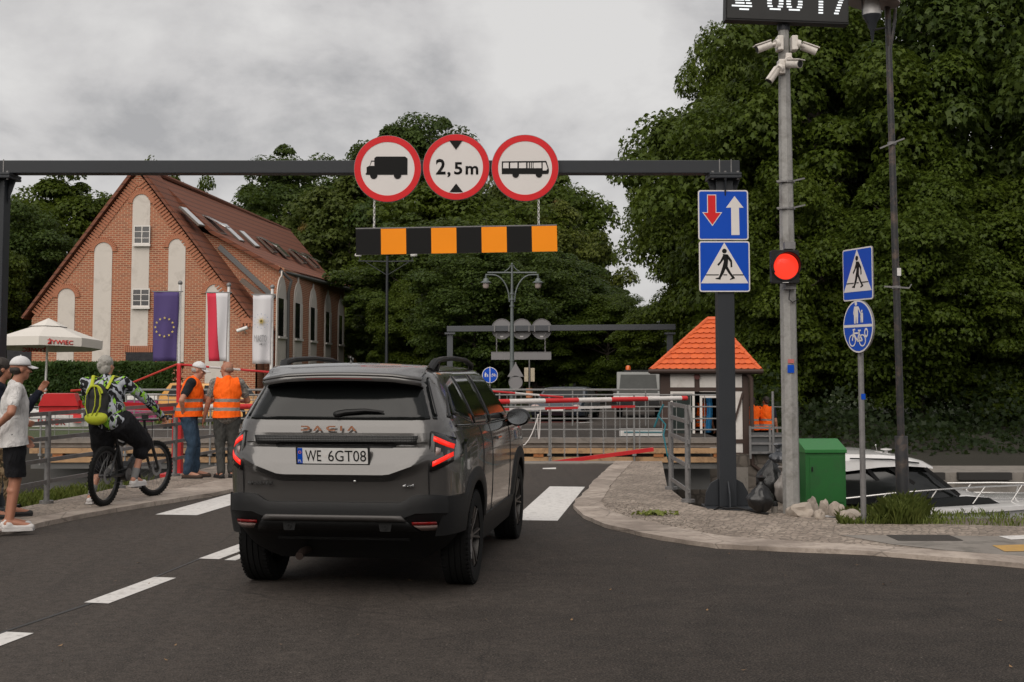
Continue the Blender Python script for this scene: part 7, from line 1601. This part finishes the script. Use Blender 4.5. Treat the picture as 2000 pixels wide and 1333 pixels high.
DEF = dict(pel=V((0, 0, .94)), waist=V((0, 0, 1.07)), chest=V((0, 0, 1.28)), neck=V((0, -.01, 1.46)), head=V((0, .03, 1.615)), face=V((0, 1, 0)),
 sR=V((.185, 0, 1.41)), sL=V((-.185, 0, 1.41)), eR=V((.25, -.03, 1.12)), eL=V((-.25, -.03, 1.12)), wR=V((.27, .06, .87)), wL=V((-.27, .06, .87)),
 hR=V((.09, 0, .92)), hL=V((-.09, 0, .92)), kR=V((.10, .02, .50)), kL=V((-.10, .02, .50)), aR=V((.10, -.03, .08)), aL=V((-.10, -.03, .08)), tR=V((.13, .15, .025)), tL=V((-.13, .15, .025)), curl=.5, girth=1.0)
def hand(b, w, e, J, side, palm=None, curl=.5):
    d = (w - e).normalized(); side_ax = (palm if palm is not None else V((-side, 0, 0)))
    n = (side_ax - d * side_ax.dot(d)).normalized(); a = d.cross(n) ; fwd = a if a.y > 0 else -a
    pc = w + d * .045
    b.caps(w - d * .01, w + d * .03, .024, .028, 10); b.caps(w + d * .03 + fwd * .018, w + d * .085 + fwd * .022, .016, .014, 8); b.caps(w + d * .03 - fwd * .018, w + d * .08 - fwd * .024, .016, .013, 8); b.caps(w + d * .02, w + d * .085, .018, .015, 8)
    for k, (off, L_) in enumerate(((.030, .068), (.010, .078), (-.010, .072), (-.030, .056))):
        p0 = w + d * .085 + fwd * off; q = curl * (1 + .12 * k); d1 = (d * math.cos(q * .6) + n * math.sin(q * .6)); p1 = p0 + d1 * L_ * .5; d2 = (d * math.cos(q * 1.7) + n * math.sin(q * 1.7)); p2 = p1 + d2 * L_ * .5
        b.caps(p0, p1, .0095, .009, 8); b.caps(p1, p2, .009, .0075, 8)
    t0 = w + d * .025 + fwd * .028; t1 = t0 + (fwd * .7 + d * .6 + n * .35).normalized() * .038; t2 = t1 + (d * .9 + n * .5 + fwd * .1).normalized() * .032
    b.caps(t0, t1, .013, .011, 8); b.caps(t1, t2, .011, .008, 8)
def head_prims(b, J):
    h, f = J['head'], J['face'].normalized(); up = (h - J['neck']).normalized(); up = (V((0, 0, 1)) * .7 + up * .3).normalized(); r = f.cross(up).normalized(); up = r.cross(f).normalized(); Mx = Matrix((r, f, up)).transposed()
    P = lambda x, y, z: h + r * x + f * y + up * z
    b.ell(P(0, -.012, .025), (.074, .092, .090), 20, 14, Mx); b.ell(P(0, .018, -.045), (.058, .068, .075), 18, 12, Mx); b.ell(P(0, .052, -.085), (.034, .030, .028), 12, 8, Mx)
    b.caps(P(0, .082, .012), P(0, .104, -.026), .010, .014, 8); b.ell(P(0, .078, .035), (.045, .018, .012), 12, 8, Mx); b.ell(P(0, .080, -.058), (.024, .012, .008), 10, 6, Mx); b.ell(P(0, .078, -.068), (.022, .012, .007), 10, 6, Mx)
    for s in (-1, 1): b.ell(P(s * .076, -.012, -.008), (.010, .020, .030), 10, 8, Mx); b.ell(P(s * .040, .060, -.022), (.022, .022, .022), 10, 8, Mx)
    b.caps(J['neck'] - V((0, 0, .05)), h - up * .05, .062, .054, 14); return P, Mx
def person(label, loc, rz, o, top, bottom, shoes, skin, sleeves='short', legs='long', vest=None, hairm=None, hair='short', cap=None, group='people at the crossing', tail=None, sock=None):
    J = {k: (v.copy() if hasattr(v, 'copy') else v) for k, v in DEF.items()}; J.update(o); g = J['girth']
    t = thing('person', label, 'person', loc, rz, group); b = MB()
    sp = (J['chest'] - J['waist']).normalized(); lat = (J['sR'] - J['sL']).normalized(); fw = V((0, 0, 1)).cross(lat); fw = -fw if fw.dot(V((0, 1, 0))) < 0 else fw; fw = fw.normalized(); up = lat.cross(fw); Mt = Matrix((lat, fw, up)).transposed() if up.z > 0 else Matrix((lat, fw, -up)).transposed()
    def torso(b, k, lo=True, hi=True):
        b.ell(J['chest'], (.165 * g + k, .108 * g + k, .19 + k), 20, 12, Mt); b.ell(J['waist'], (.145 * g + k, .108 * g + k, .15 + k), 20, 12, Mt); b.caps(J['waist'], J['chest'], .125 * g + k, .12 * g + k, 14)
        if lo: b.ell(J['pel'], (.16 * g + k, .115 * g + k, .125 + k), 20, 12, Mt)
        for s in 'RL': b.caps(J['chest'] + (J['s' + s] - J['chest']) * .35 + V((0, 0, .02)), J['s' + s], .085 + k, .062 + k, 12)
        b.caps(J['chest'] + V((0, 0, .08)), J['neck'], .08 + k, .058 + k * .5, 12)
    def arm(b, s, k, a0=0.0, a1=1.0, fore=True):
        S, E, W_ = J['s' + s], J['e' + s], J['w' + s]; b.caps(S, S.lerp(E, a1 if not fore else 1), .056 + k, (.056 - .014 * (a1 if not fore else 1)) + k, 12)
        if fore: b.caps(E, W_, .042 + k, .027 + k, 12); b.ell(E.lerp(W_, .25), .043 + k, 10, 8)
    def leg(b, s, k, upto=1.0, flare=0.0):
        Hh, K, A = J['h' + s], J['k' + s], J['a' + s]; b.caps(Hh, K, .092 * g + k, .058 + k + flare * .5, 14)
        if upto > 0: e = K.lerp(A, upto); b.caps(K, e, .056 + k, (.056 - .018 * upto) + k + flare, 12); b.ell(K.lerp(A, .28) - fw * .012, (.052 + k,) * 3, 10, 8)
    torso(b, -.006); head_P, Mh = head_prims(b, J)
    for s, sg in (('R', 1), ('L', -1)):
        arm(b, s, 0); hand(b, J['w' + s], J['e' + s], J, sg, J.get('palm' + s), J.get('curl' + s, J['curl'])); leg(b, s, -.004); b.caps(J['a' + s], J['t' + s] + V((0, 0, .01)), .040, .030, 10); b.ell(J['a' + s] - fw * .02 - V((0, 0, .02)), (.036, .045, .04), 10, 8)
    remesh('body', b, skin, t, .0085, 3)
    P = head_P
    for s in (-1, 1):
        b = MB(); b.ell(P(s * .031, .080, .004), (.009, .006, .007), 10, 6, Mh); b.build('eye', EYEM, t)
    b = MB(); torso(b, .016)
    if sleeves: 
        for s in 'RL': arm(b, s, .016, fore=(sleeves == 'long'), a1=.62)
    if tail: b.ell(J['pel'] + V((0, 0, -.03)), (.175 * g, .135 * g, .13), 18, 10, Mt)
    if J.get('hem'): [(b.caps(J['waist'] + V((s_ * .05, 0, 0)), J['pel'] + V((s_ * .085, 0, -.15)), .12 * g, .150 * g, 16)) for s_ in (-1, 1)]
    remesh('shirt', b, tail or top, t, .012, 4, [((0, 0, J['hem']), (0, .1, -1))] if J.get('hem') else ())
    b = MB(); b.ell(J['pel'], (.168 * g, .125 * g, .12), 18, 10, Mt)
    for s in 'RL': leg(b, s, .014 if legs == 'long' else J.get('loose', .024), .93 if legs == 'long' else .02, .012 if legs == 'long' else .02)
    remesh('trousers' if legs == 'long' else 'shorts', b, bottom, t, .012, 4, [((0, 0, J['knee_cut']), (0, 0, -1))] if J.get('knee_cut') else ())
    if vest:
        b = MB(); torso(b, .034, True); b.caps(J['waist'] + V((0, 0, -.02)), J['pel'] + V((0, 0, .03)), .165 * g, .178 * g, 18); b.caps(J['pel'] + V((0, 0, .03)), J['pel'] + V((0, 0, -.12)), .178 * g, .19 * g, 18); b.ell(J['pel'] + V((.07, 0, -.05)), (.13 * g, .15 * g, .2), 16, 10); b.ell(J['pel'] + V((-.07, 0, -.05)), (.13 * g, .15 * g, .2), 16, 10); remesh('safety_vest', b, vest, t, .012, 5, [((0, 0, .905), (.04, .03, -1)), (J['sR'] + V((-.005, 0, 0)), (1, 0, .25)), (J['sL'] + V((.005, 0, 0)), (-1, 0, .25))])
    for s in 'RL':
        b = MB(); A, T_ = J['a' + s], J['t' + s]; d = (T_ - A); d.z = 0; d = d.normalized(); Ms = Matrix((V((d.y, -d.x, 0)), d, V((0, 0, 1)))).transposed(); base = V((A.x, A.y, T_.z - .025))
        b.caps(base - d * .035 + V((0, 0, .035)), base + d * .20 + V((0, 0, .028)), .043, .037, 12); b.ell(base + V((0, 0, .06)), (.045, .055, .05), 12, 8, Ms); sh = remesh('shoe', b, shoes, t, .010, 2)
        b = MB(); b.M = Matrix.Translation(base) @ Ms.to_4x4(); b.prism([(-.04, -.07), (.04, -.07), (.05, .10), (.035, .22), (-.03, .235), (-.046, .12)], -.005, .016); b.build('sole', SHOEB if shoes is not SHOEW else SHOEW, sh)
        if sock: b = MB(); b.caps(A + (J['k' + s] - A) * .02, A + (J['k' + s] - A) * .22, .044, .046, 12); b.build('sock', sock, t)
    if hairm:
        b = MB()
        if hair == 'short': b.ell(P(0, -.022, .036), (.081, .094, .090), 20, 12, Mh); b.ell(P(0, -.055, -.02), (.066, .050, .055), 16, 10, Mh)
        elif hair == 'full':
            b.ell(P(0, -.022, .040), (.086, .100, .092), 20, 12, Mh); b.ell(P(0, -.050, -.03), (.080, .062, .080), 16, 10, Mh)
            rr_ = random.Random(3)
            for q_ in range(60): a_ = rr_.uniform(0, 6.28); e_ = rr_.uniform(-.6, 1.4); v_ = V((.082 * math.cos(a_) * math.cos(e_), -.03 + .092 * math.sin(a_) * math.cos(e_), .02 + .098 * math.sin(e_))); v_.y = min(v_.y, .045 if v_.z > .07 else -.0); b.ell(P(v_.x, v_.y, v_.z), (.017, .017, .021), 8, 6, Mh)
        elif hair == 'fringe': b.ell(P(0, -.045, -.012), (.079, .066, .050), 18, 10, Mh)
        remesh('hair', b, hairm, t, .009, 1)
    if cap:
        b = MB(); b.M = Matrix.Translation(P(0, -.008, .035)) @ Mh.to_4x4(); rows = []
        for k in range(8): a = math.pi / 2 * k / 7; rows.append([V((.089 * math.cos(q) * math.cos(a), .106 * math.sin(q) * math.cos(a), .095 * math.sin(a) + .004)) for q in np.linspace(0, 2 * math.pi, 29)[:-1]])
        b.grid(rows, True, True); b.ell((0, 0, .10), .008, 8, 6); c_ = b.build('cap', cap, t); c_.modifiers.new('s', 'SOLIDIFY').thickness = .004
        b = MB(); b.M = Matrix.Translation(P(0, -.008, .035)) @ Mh.to_4x4(); rows = []
        for v in np.linspace(0, 1, 6): rows.append([V((.082 * math.sin(q) * (1 - .10 * v), .10 * math.cos(q) + .085 * v * math.cos(q * .8), .006 - .025 * v + .015 * abs(math.sin(q)) * -1)) for q in np.linspace(-1.05, 1.05, 13)])
        b.grid(rows); p_ = b.build('cap_peak', cap, c_); p_.modifiers.new('s', 'SOLIDIFY').thickness = .006
    return t
# two men in orange vests
q = gr(366, 934, .046)
person('man in orange vest and white cap, hand on hip, gesturing with the other', q, R(-82), dict(chest=V((0, .05, 1.28)), waist=V((0, .03, 1.07)), neck=V((0, .08, 1.46)), head=V((0, .14, 1.60)), face=V((0, .95, -.25)), sR=V((.19, .05, 1.42)), sL=V((-.19, .06, 1.41)), eR=V((.31, -.07, 1.16)), wR=V((.19, -.06, .99)), palmR=V((-1, .2, 0)), eL=V((-.22, .22, 1.16)), wL=V((-.12, .46, 1.14)), palmL=V((.2, 0, 1)), curlL=.15, kR=V((.10, .07, .50)), kL=V((-.10, .10, .50)), aR=V((.10, .00, .08)), aL=V((-.12, .10, .08)), tR=V((.13, .19, .025)), tL=V((-.13, .29, .025)), girth=1.14), DKTEE, JEANS, SHOEBR, SKIN, vest=VEST, hairm=HAIRG, hair='fringe', cap=CAPW)
q = gr(441, 934, .046)
person('bald man in orange vest and grey trousers seen from behind', q, R(14), dict(face=V((-.8, .55, -.05)), head=V((-.01, .05, 1.615)), eL=V((-.27, .02, 1.13)), wL=V((-.33, .10, .88)), eR=V((.31, .10, 1.14)), wR=V((.20, .34, 1.13)), palmR=V((0, 0, -1)), kR=V((.09, .03, .50)), kL=V((-.09, .01, .50)), aR=V((.08, .0, .08)), aL=V((-.07, -.05, .08)), tR=V((.12, .17, .025)), tL=V((-.13, .11, .025)), girth=1.12), PLAID, GREYTR, SHOEB, SKIN2, vest=VEST, hairm=HAIRS, hair='fringe', tail=PLAID)
# two men at the left edge
q = gr(22, 1034, .05)
person('man in white cap, white tee and black shorts at the left edge', q, R(-66), dict(chest=V((0, .0, 1.28)), face=V((-.25, .95, -.02)), head=V((0, .05, 1.615)), eR=V((.36, -.05, 1.18)), wR=V((.20, -.17, 1.04)), palmR=V((-1, .2, 0)), curlR=.4, eL=V((-.27, .0, 1.13)), wL=V((-.26, .12, .92)), kR=V((.10, .03, .51)), aR=V((.11, -.02, .08)), tR=V((.14, .17, .025)), girth=1.0, hem=.84, knee_cut=.53), WTEE, BLKSH, SHOEW, SKIN2, legs='short', hairm=HAIRD, hair='fringe', cap=CAPW)
q = gr(18, 1016, .046)
person('dark haired man in navy tee and camouflage trousers raising a hand', q + V((-.22, .15, 0)), R(-70), dict(face=V((-.1, 1, 0)), head=V((0, .05, 1.615)), eL=V((-.20, .27, 1.14)), wL=V((-.16, .42, 1.36)), palmL=V((1, 0, 0)), curlL=.2, eR=V((.23, .05, 1.12)), wR=V((.16, .26, 1.05)), kL=V((-.10, .14, .51)), aL=V((-.10, .16, .08)), tL=V((-.12, .35, .025))), NAVY, CAMO, SHOEB, SKIN2, sleeves='long', hairm=HAIRD, hair='full')
# ------------------------------------------------------------------ bicycle and rider
rc, fc = gr(203, 989, .046), gr(305, 968, .046); hd_ = math.atan2((fc - rc).x, (fc - rc).y)
bk = thing('electric_bicycle', 'black electric mountain bike with thick tyres held by the rider', 'bicycle', rc, -hd_)
BKM = mat('bike_black', (.010, .010, .011, 1), .4, var=.2, vs=20); WB_ = (fc - rc).length
WBs = min(1.25, WB_); rw_ = .352
def bwheel(c, turn, par, nm='wheel'):
    M = Matrix.Translation(c) @ Matrix.Rotation(turn, 4, 'Z') @ Matrix.Rotation(R(90), 4, 'Y')
    b = MB(); b.tube([M @ V((rw_ * .92 * math.cos(a), rw_ * .92 * math.sin(a), 0)) for a in np.linspace(0, 2 * math.pi, 49)[:-1]], .030, 10, False, True)
    for k in range(48):
        a = 2 * math.pi * k / 48
        for z_ in (-.018, 0.0, .018): cc = M @ V((rw_ * .985 * math.cos(a + z_ * 2), rw_ * .985 * math.sin(a + z_ * 2), z_)); b.box(cc, (.014, .020, .012), M.to_3x3() @ Matrix.Rotation(a, 3, 'Z'))
    w_ = b.build(nm, TYRE, par); b = MB(); b.M = M; b.ring(rw_ * .79, rw_ * .86, -.014, .014, 48); b.build('rim', BKM, w_)
    b = MB()
    for k in range(28):
        a = 2 * math.pi * k / 28; s_ = 1 if k % 2 else -1; b.cyl(M @ V((.025 * math.cos(a + .8 * s_), .025 * math.sin(a + .8 * s_), s_ * .025)), M @ V((rw_ * .80 * math.cos(a), rw_ * .80 * math.sin(a), 0)), .0016, .0016, 4, False)
    b.build('spokes', STEEL, w_); b = MB(); b.cyl(M @ V((0, 0, -.06)), M @ V((0, 0, .06)), .024, .024, 14); b.build('hub', BKM, w_)
    b = MB(); b.M = M; b.ring(.055, .095, .040, .043, 28); b.build('brake_disc', STEEL, w_); return w_
bwheel(V((0, 0, rw_)), 0, bk); stt = R(-11); bwheel(V((0, WBs, rw_)), stt, bk)
b = MB(); bb = V((0, .44, .34)); ht, hb_ = V((0, WBs - .27, .88)), V((0, WBs - .20, .70)); stp = V((0, .27, .74))
b.tube([hb_ + V((0, -.01, .03)), bb], [.042, .05], 10); b.tube([ht + V((0, -.01, -.04)), V((0, .40, .70)), stp], [.030, .026, .022], 10); b.tube([bb, stp, V((0, .235, .86))], [.026, .022, .016], 10); b.tube([hb_, ht], .030, 12)
for s in (-1, 1): b.tube([bb + V((s * .04, -.02, 0)), V((s * .065, .12, .345)), V((s * .07, 0, rw_))], [.022, .018, .014], 8); b.tube([stp + V((s * .015, 0, -.05)), V((s * .062, .09, .50)), V((s * .07, 0, rw_))], [.014, .013, .011], 8)
b.tube([V((.0, .33, .62)), V((0, .38, .46))], [.022, .026], 10)
b.build('frame', BKM, bk); b = MB(); b.cyl(bb + V((-.07, 0, .01)), bb + V((.07, 0, .01)), .085, .085, 20); b.box(bb + V((0, .06, .07)), (.11, .16, .10), Matrix.Rotation(.6, 3, 'X')); b.build('motor', BKM, bk, .008)
b = MB()
for s in (-1, 1):
    o_ = V((math.cos(stt) * s * .065, math.sin(stt) * s * .065, 0)); b.tube([hb_ + o_ * .9 + V((0, .0, 0)), hb_ + o_ + V((0, .085, -.15)), V((0, WBs, rw_)) + o_], [.021, .020, .016], 8)
b.box(hb_ + V((0, .0, -.01)), (.16, .05, .04)); b.build('fork', BKM, bk)
b = MB(); hc = ht + V((0, -.02, .10)); b.tube([ht, hc], .018, 8); hx = V((math.cos(stt), math.sin(stt), 0)); b.tube([hc - hx * .38 + V((0, -.06, .02)), hc - hx * .15, hc, hc + hx * .15, hc + hx * .38 + V((0, -.06, .02))], .015, 8); b.build('handlebar', BKM, bk)
for s in (-1, 1):
    b = MB(); g0 = hc + hx * s * .26 + V((0, -.03, .01)); g1 = hc + hx * s * .39 + V((0, -.062, .02)); b.tube([g0, g1], .020, 10); b.tube([g0 - hx * s * .02 + V((0, .02, 0)), g0 + hx * s * .08 + V((0, .055, -.01))], .006, 6); b.build('grip', BLACKP, bk)
b = MB(); b.box(hc + V((0, .02, .04)), (.07, .05, .05)); b.tube([hc + hx * .1, hc + V((.05, .12, -.05)), hb_ + V((.04, .05, .0)), bb + V((.05, .1, .2))], .005, 6); b.build('display', BKM, bk)
b = MB(); b.grid([[V((w_ * math.cos(a), .23 + y, .90 + h_ * math.sin(a))) for a in np.linspace(-.3, math.pi + .3, 11)] for y, w_, h_ in ((-.14, .06, .03), (-.10, .078, .045), (-.02, .06, .04), (.06, .03, .032), (.13, .02, .02))]); sd_ = b.build('saddle', BLACKP, bk); sd_.modifiers.new('s', 'SOLIDIFY').thickness = .015
b = MB(); b.cyl(bb + V((.075, 0, 0)), bb + V((.080, 0, 0)), .075, .075, 24)
for s in (-1, 1):
    e_ = bb + V((s * .095, s * .06, -s * .155)); b.bar(bb + V((s * .09, 0, 0)), e_, .014, .024); b.box(e_ + V((s * .055, 0, 0)), (.09, .09, .018))
b.build('cranks', STEEL, bk); b = MB(); b.tube([V((.062, .0, rw_ + .04)), V((.068, .44, .415))], .005, 4); b.tube([V((.062, 0, rw_ - .04)), V((.062, .06, rw_ - .09)), V((.068, .44, .265))], .005, 4); b.build('chain', BKM, bk)
fR = bb + V((.15, .06, -.135))
gl, gR_ = hc - hx * .33 + V((0, -.055, .02)), hc + hx * .33 + V((0, -.055, .02))
r_ = person('grey haired cyclist in a green and black patterned jersey sitting on the bike', rc, -hd_, dict(pel=V((-.02, .14, 1.0)), waist=V((-.06, .14, 1.13)), chest=V((-.11, .18, 1.33)), neck=V((-.13, .21, 1.51)), head=V((-.14, .25, 1.655)), face=V((.12, 1, 0)), sR=V((.11, .20, 1.46)), sL=V((-.38, .20, 1.45)), eR=V((.30, .48, 1.22)), eL=V((-.47, .40, 1.20)), wR=gR_ + V((.01, -.085, .035)), wL=gl + V((-.01, -.085, .035)), palmR=V((0, 0, -1)), palmL=V((0, 0, -1)), curl=1.25,
   hR=V((.10, .20, .96)), hL=V((-.12, .16, .95)), kR=V((.19, .58, .72)), kL=V((-.22, .36, .55)), aR=fR + V((0, -.06, .09)), aL=V((-.26, .16, .10)), tR=fR + V((.02, .10, .02)), tL=V((-.29, .33, .04)), girth=1.42, loose=.046), JERSEY, BLKSH, SHOEW, SKIN, sleeves='long', legs='short', hairm=HAIRG, hair='full', sock=mat('grey_sock', (.16, .16, .16, 1), .9))
LIME = mat('lime_fabric', (.36, .40, .015, 1), .7, var=.15, vs=8, bump=.3, bs=60); BPK = mat('black_fabric', (.012, .012, .012, 1), .8, var=.3, vs=30)
bp = thing('backpack', 'black and lime yellow backpack on the back of the cyclist', 'backpack', rc, -hd_)
b = MB(); c = V((-.10, -.03, 1.20)); Mx = Matrix.Rotation(R(-8), 3, 'X'); b.ell(c, (.145, .085, .25), 20, 14, Mx); b.ell(c + V((0, -.02, -.13)), (.155, .09, .12), 18, 10, Mx); b.ell(c + V((0, -.01, .13)), (.12, .075, .11), 18, 10, Mx); remesh('pack', b, BPK, bp, .012, 3)
b = MB(); b.ell(c + V((.02, -.055, -.16)), (.150, .075, .085), 18, 10, Mx); remesh('lower_pocket', b, LIME, bp, .012, 3)
for x0, bend in ((-.075, -.02), (.075, .02), (.0, .03)):
    b = MB(); b.tube([c + V((x0 * .6, -.075, .21)), c + V((x0 + bend, -.096, .10)), c + V((x0 + bend, -.108, -.02)), c + V((x0 * .7, -.125, -.13))], .011, 6, flat=.5); b.build('piping', LIME, bp)
b = MB(); b.tube([c + V((.10 * math.cos(a), -.070, .12 + .10 * math.sin(a))) for a in np.linspace(.1, math.pi - .1, 10)], .014, 6); b.build('top_arch', LIME, bp)
for s in (-1, 1): b = MB(); b.tube([c + V((s * .10, .03, .18)), V((s * .13 - .11, .12, 1.535)), V((s * .135 - .11, .26, 1.51)), V((s * .13 - .11, .33, 1.40))], .022, 8, flat=.5); b.build('strap', LIME, bp)
# people by the hut
q = at(1476, 840, 31.4); ORV = VEST
t = person('person in orange vest beside the hut, turned away', V((q.x + .1, 32.3, flo - .4)), R(30), dict(face=V((.3, .9, 0))), NAVY, BLKSH, SHOEB, SKIN2, vest=ORV, hairm=HAIRD, group='workers by the hut')
q = at(1502, 840, 32.0); person('person in orange vest behind the thin pole near the hut', V((q.x, 32.4, flo - .4)), R(-20), dict(face=V((-.6, .6, 0))), NAVY, BLKSH, SHOEB, SKIN2, vest=ORV, hairm=HAIRD, group='workers by the hut')
q = at(1375, 840, HYf + .7); person('person in orange standing inside the open hut window', V((q.x - .02, HYf + .75, flo - .3)), R(200), dict(), DKTEE, BLKSH, SHOEB, SKIN2, vest=ORV, hairm=HAIRD, group='workers by the hut')
# ------------------------------------------------------------------ motor boat on the right
BYc = 23.6; kb = BYc / F; B = lambda x, y, dy=0.0: at(x, y, BYc + dy)
GEL = mat('white_gelcoat', (.62, .61, .61, 1), .18, var=.04, vs=1.5, coat=.5, dirt=((.45, .42, .39, 1), .3, 2)); 
bt = thing('motor_boat', 'white cabin motorboat moored behind the grass, bow to the right', 'boat', B(1740, 985))
bt.location.z = -1.55; o_ = bt.location
b = WB(bt); rows = []; x0, x1 = B(1540, 985).x, B(2150, 985).x
for u in np.linspace(0, 1, 26):
    x = x0 + (x1 - x0) * u; hw = 1.15 * (1 - max(0, (u - .45) / .55) ** 2.2) + .01; sh = B(1800, 1001 - 10 * u, -1.1).z + .10 * u * u; 
    rows.append([V((x, BYc + s_ * hw * k, z)) for s_, k, z in ((-1, 0.02, -1.72), (-1, .62, -1.55), (-1, .86, sh - .36), (-1, .97, sh - .10), (-1, 1.03, sh - .07), (-1, 1.03, sh), (-1, .94, sh + .02), (1, .94, sh + .02), (1, 1.03, sh), (1, .86, sh - .4), (1, .62, -1.55))])
b.grid(rows, True, True); b.add(rows[0], [tuple(range(11))]); b.build('hull', GEL, bt, sharp=30)
def loftx(name, sec, m, hwf, sharp=30):
    """sec: list of (px, ytop, ybottom, halfwidth)"""
    b = WB(bt); rows = []
    for px, yt, yb, hw in sec:
        p, q = B(px, yt, -hw), B(px, yb, -hw); zt_, zb_ = p.z, q.z; x = p.x; h_ = zt_ - zb_
        rows.append([V((x, BYc + s_ * hw * k, zb_ + h_ * f_)) for s_, k, f_ in ((-1, 1, 0), (-1, .99, .55), (-1, .90, .88), (-1, .6, 1), (1, .6, 1), (1, .90, .88), (1, .99, .55), (1, 1, 0))])
    b.grid(rows, True); b.add(rows[0], [tuple(range(8))]); b.add(rows[-1], [tuple(range(8))[::-1]]); return b.build(name, m, bt, sharp=sharp)
loftx('fore_cabin', [(1775, 984, 1000, .95), (1800, 974, 1000, .95), (1840, 966, 1000, .90), (1890, 964, 1000, .82), (1930, 969, 998, .72), (1955, 980, 997, .62), (1968, 990, 996, .55)], GEL, 1)
wt = loftx('wheelhouse_glass', [(1600, 908, 985, .92), (1680, 908, 985, .94), (1760, 909, 985, .94), (1812, 912, 982, .90), (1840, 938, 980, .86), (1872, 966, 978, .80)], mat('boat_glass', (.010, .011, .011, 1), .05, var=.3, vs=2), 1)
loftx('cabin_roof', [(1590, 884, 926, 1.0), (1655, 884, 921, 1.02), (1720, 886, 913, 1.02), (1770, 892, 911, 1.0), (1805, 900, 913, .96), (1822, 910, 916, .90)], GEL, 1)
b = WB(bt); b.tube([B(1660, 896, -1.03), B(1740, 897.5, -1.03), B(1795, 905, -1.0)], .012, 6); b.build('roof_groove', BLACKP, bt)
for pts in (((1806, 914), (1874, 968)), ((1735, 912), (1786, 945)), ((1690, 911), (1720, 945))):
    b = WB(bt); b.bar(B(*pts[0], -.93), B(*pts[1], -.90), .03, .06); b.build('window_pillar', BLACKP, wt)
b = WB(bt); P = [B(1801, 976, -.93), B(1885, 969, -.88), B(1930, 972, -.78), B(1953, 984, -.68), B(1950, 989, -.68), B(1822, 992, -.94)]; b.add([p + V((0, -.03, 0)) for p in P], [tuple(range(6))]); w_ = b.build('hull_window', GLASSB, bt); w_.modifiers.new('s', 'SOLIDIFY').thickness = .01
INOX = mat('polished_rail', (.45, .44, .43, 1), .25, metal=.8, var=.1); b = WB(bt)
b.tube([B(1600, 978, -1.05), B(1660, 973, -1.05), B(1750, 963, -1.05), B(1830, 957, -1.02), B(1922, 951, -.86), B(1990, 948, -.5), B(2040, 945, -.1), B(2030, 944, .4), B(1940, 943, .8), B(1850, 944, 1.0)], .016, 8)
b.tube([B(1985, 963, -.45), B(2030, 962, 0), B(1985, 963, .5), B(1885, 962, .95)], .013, 8); b.build('guard_rail', INOX, bt)
for a, c, dy in (((1715, 987), (1731, 965), -1.05), ((1808, 990), (1830, 957), -1.02), ((1900, 984), (1924, 951), -.86), ((1974, 982), (1996, 948), -.5), ((1978, 984), (1990, 946), .2), ((1884, 962), (1897, 944), .95)):
    b = WB(bt); b.cyl(B(*a, dy), B(*c, dy), .013, .013, 8); b.build('stanchion', INOX, bt)
b = WB(bt); p = B(1731, 887, 0); b.lathe([(.03, 0), (.03, .06), (.10, .075), (.10, .095), (0, .11)], 16, Matrix.Translation(p - o_ + V(o_))); b.build('radar_dome', GEL, bt)
b = WB(bt); p = B(1714, 888, .2); b.cyl(p, p + V((-.03, 0, .16)), .006, .006, 6); b.ell(p + V((-.03, 0, .17)), .018, 8, 6); b.build('aerial', INOX, bt); b = WB(bt); p = B(1684, 886, -.2); b.ell(p + V((0, 0, .03)), .03, 10, 8); b.build('nav_light', GEL, bt)
b = WB(bt); b.bar(B(1640, 884, -.4), B(1722, 884, -.4), .05, .03); b.build('roof_hatch', GEL, bt)
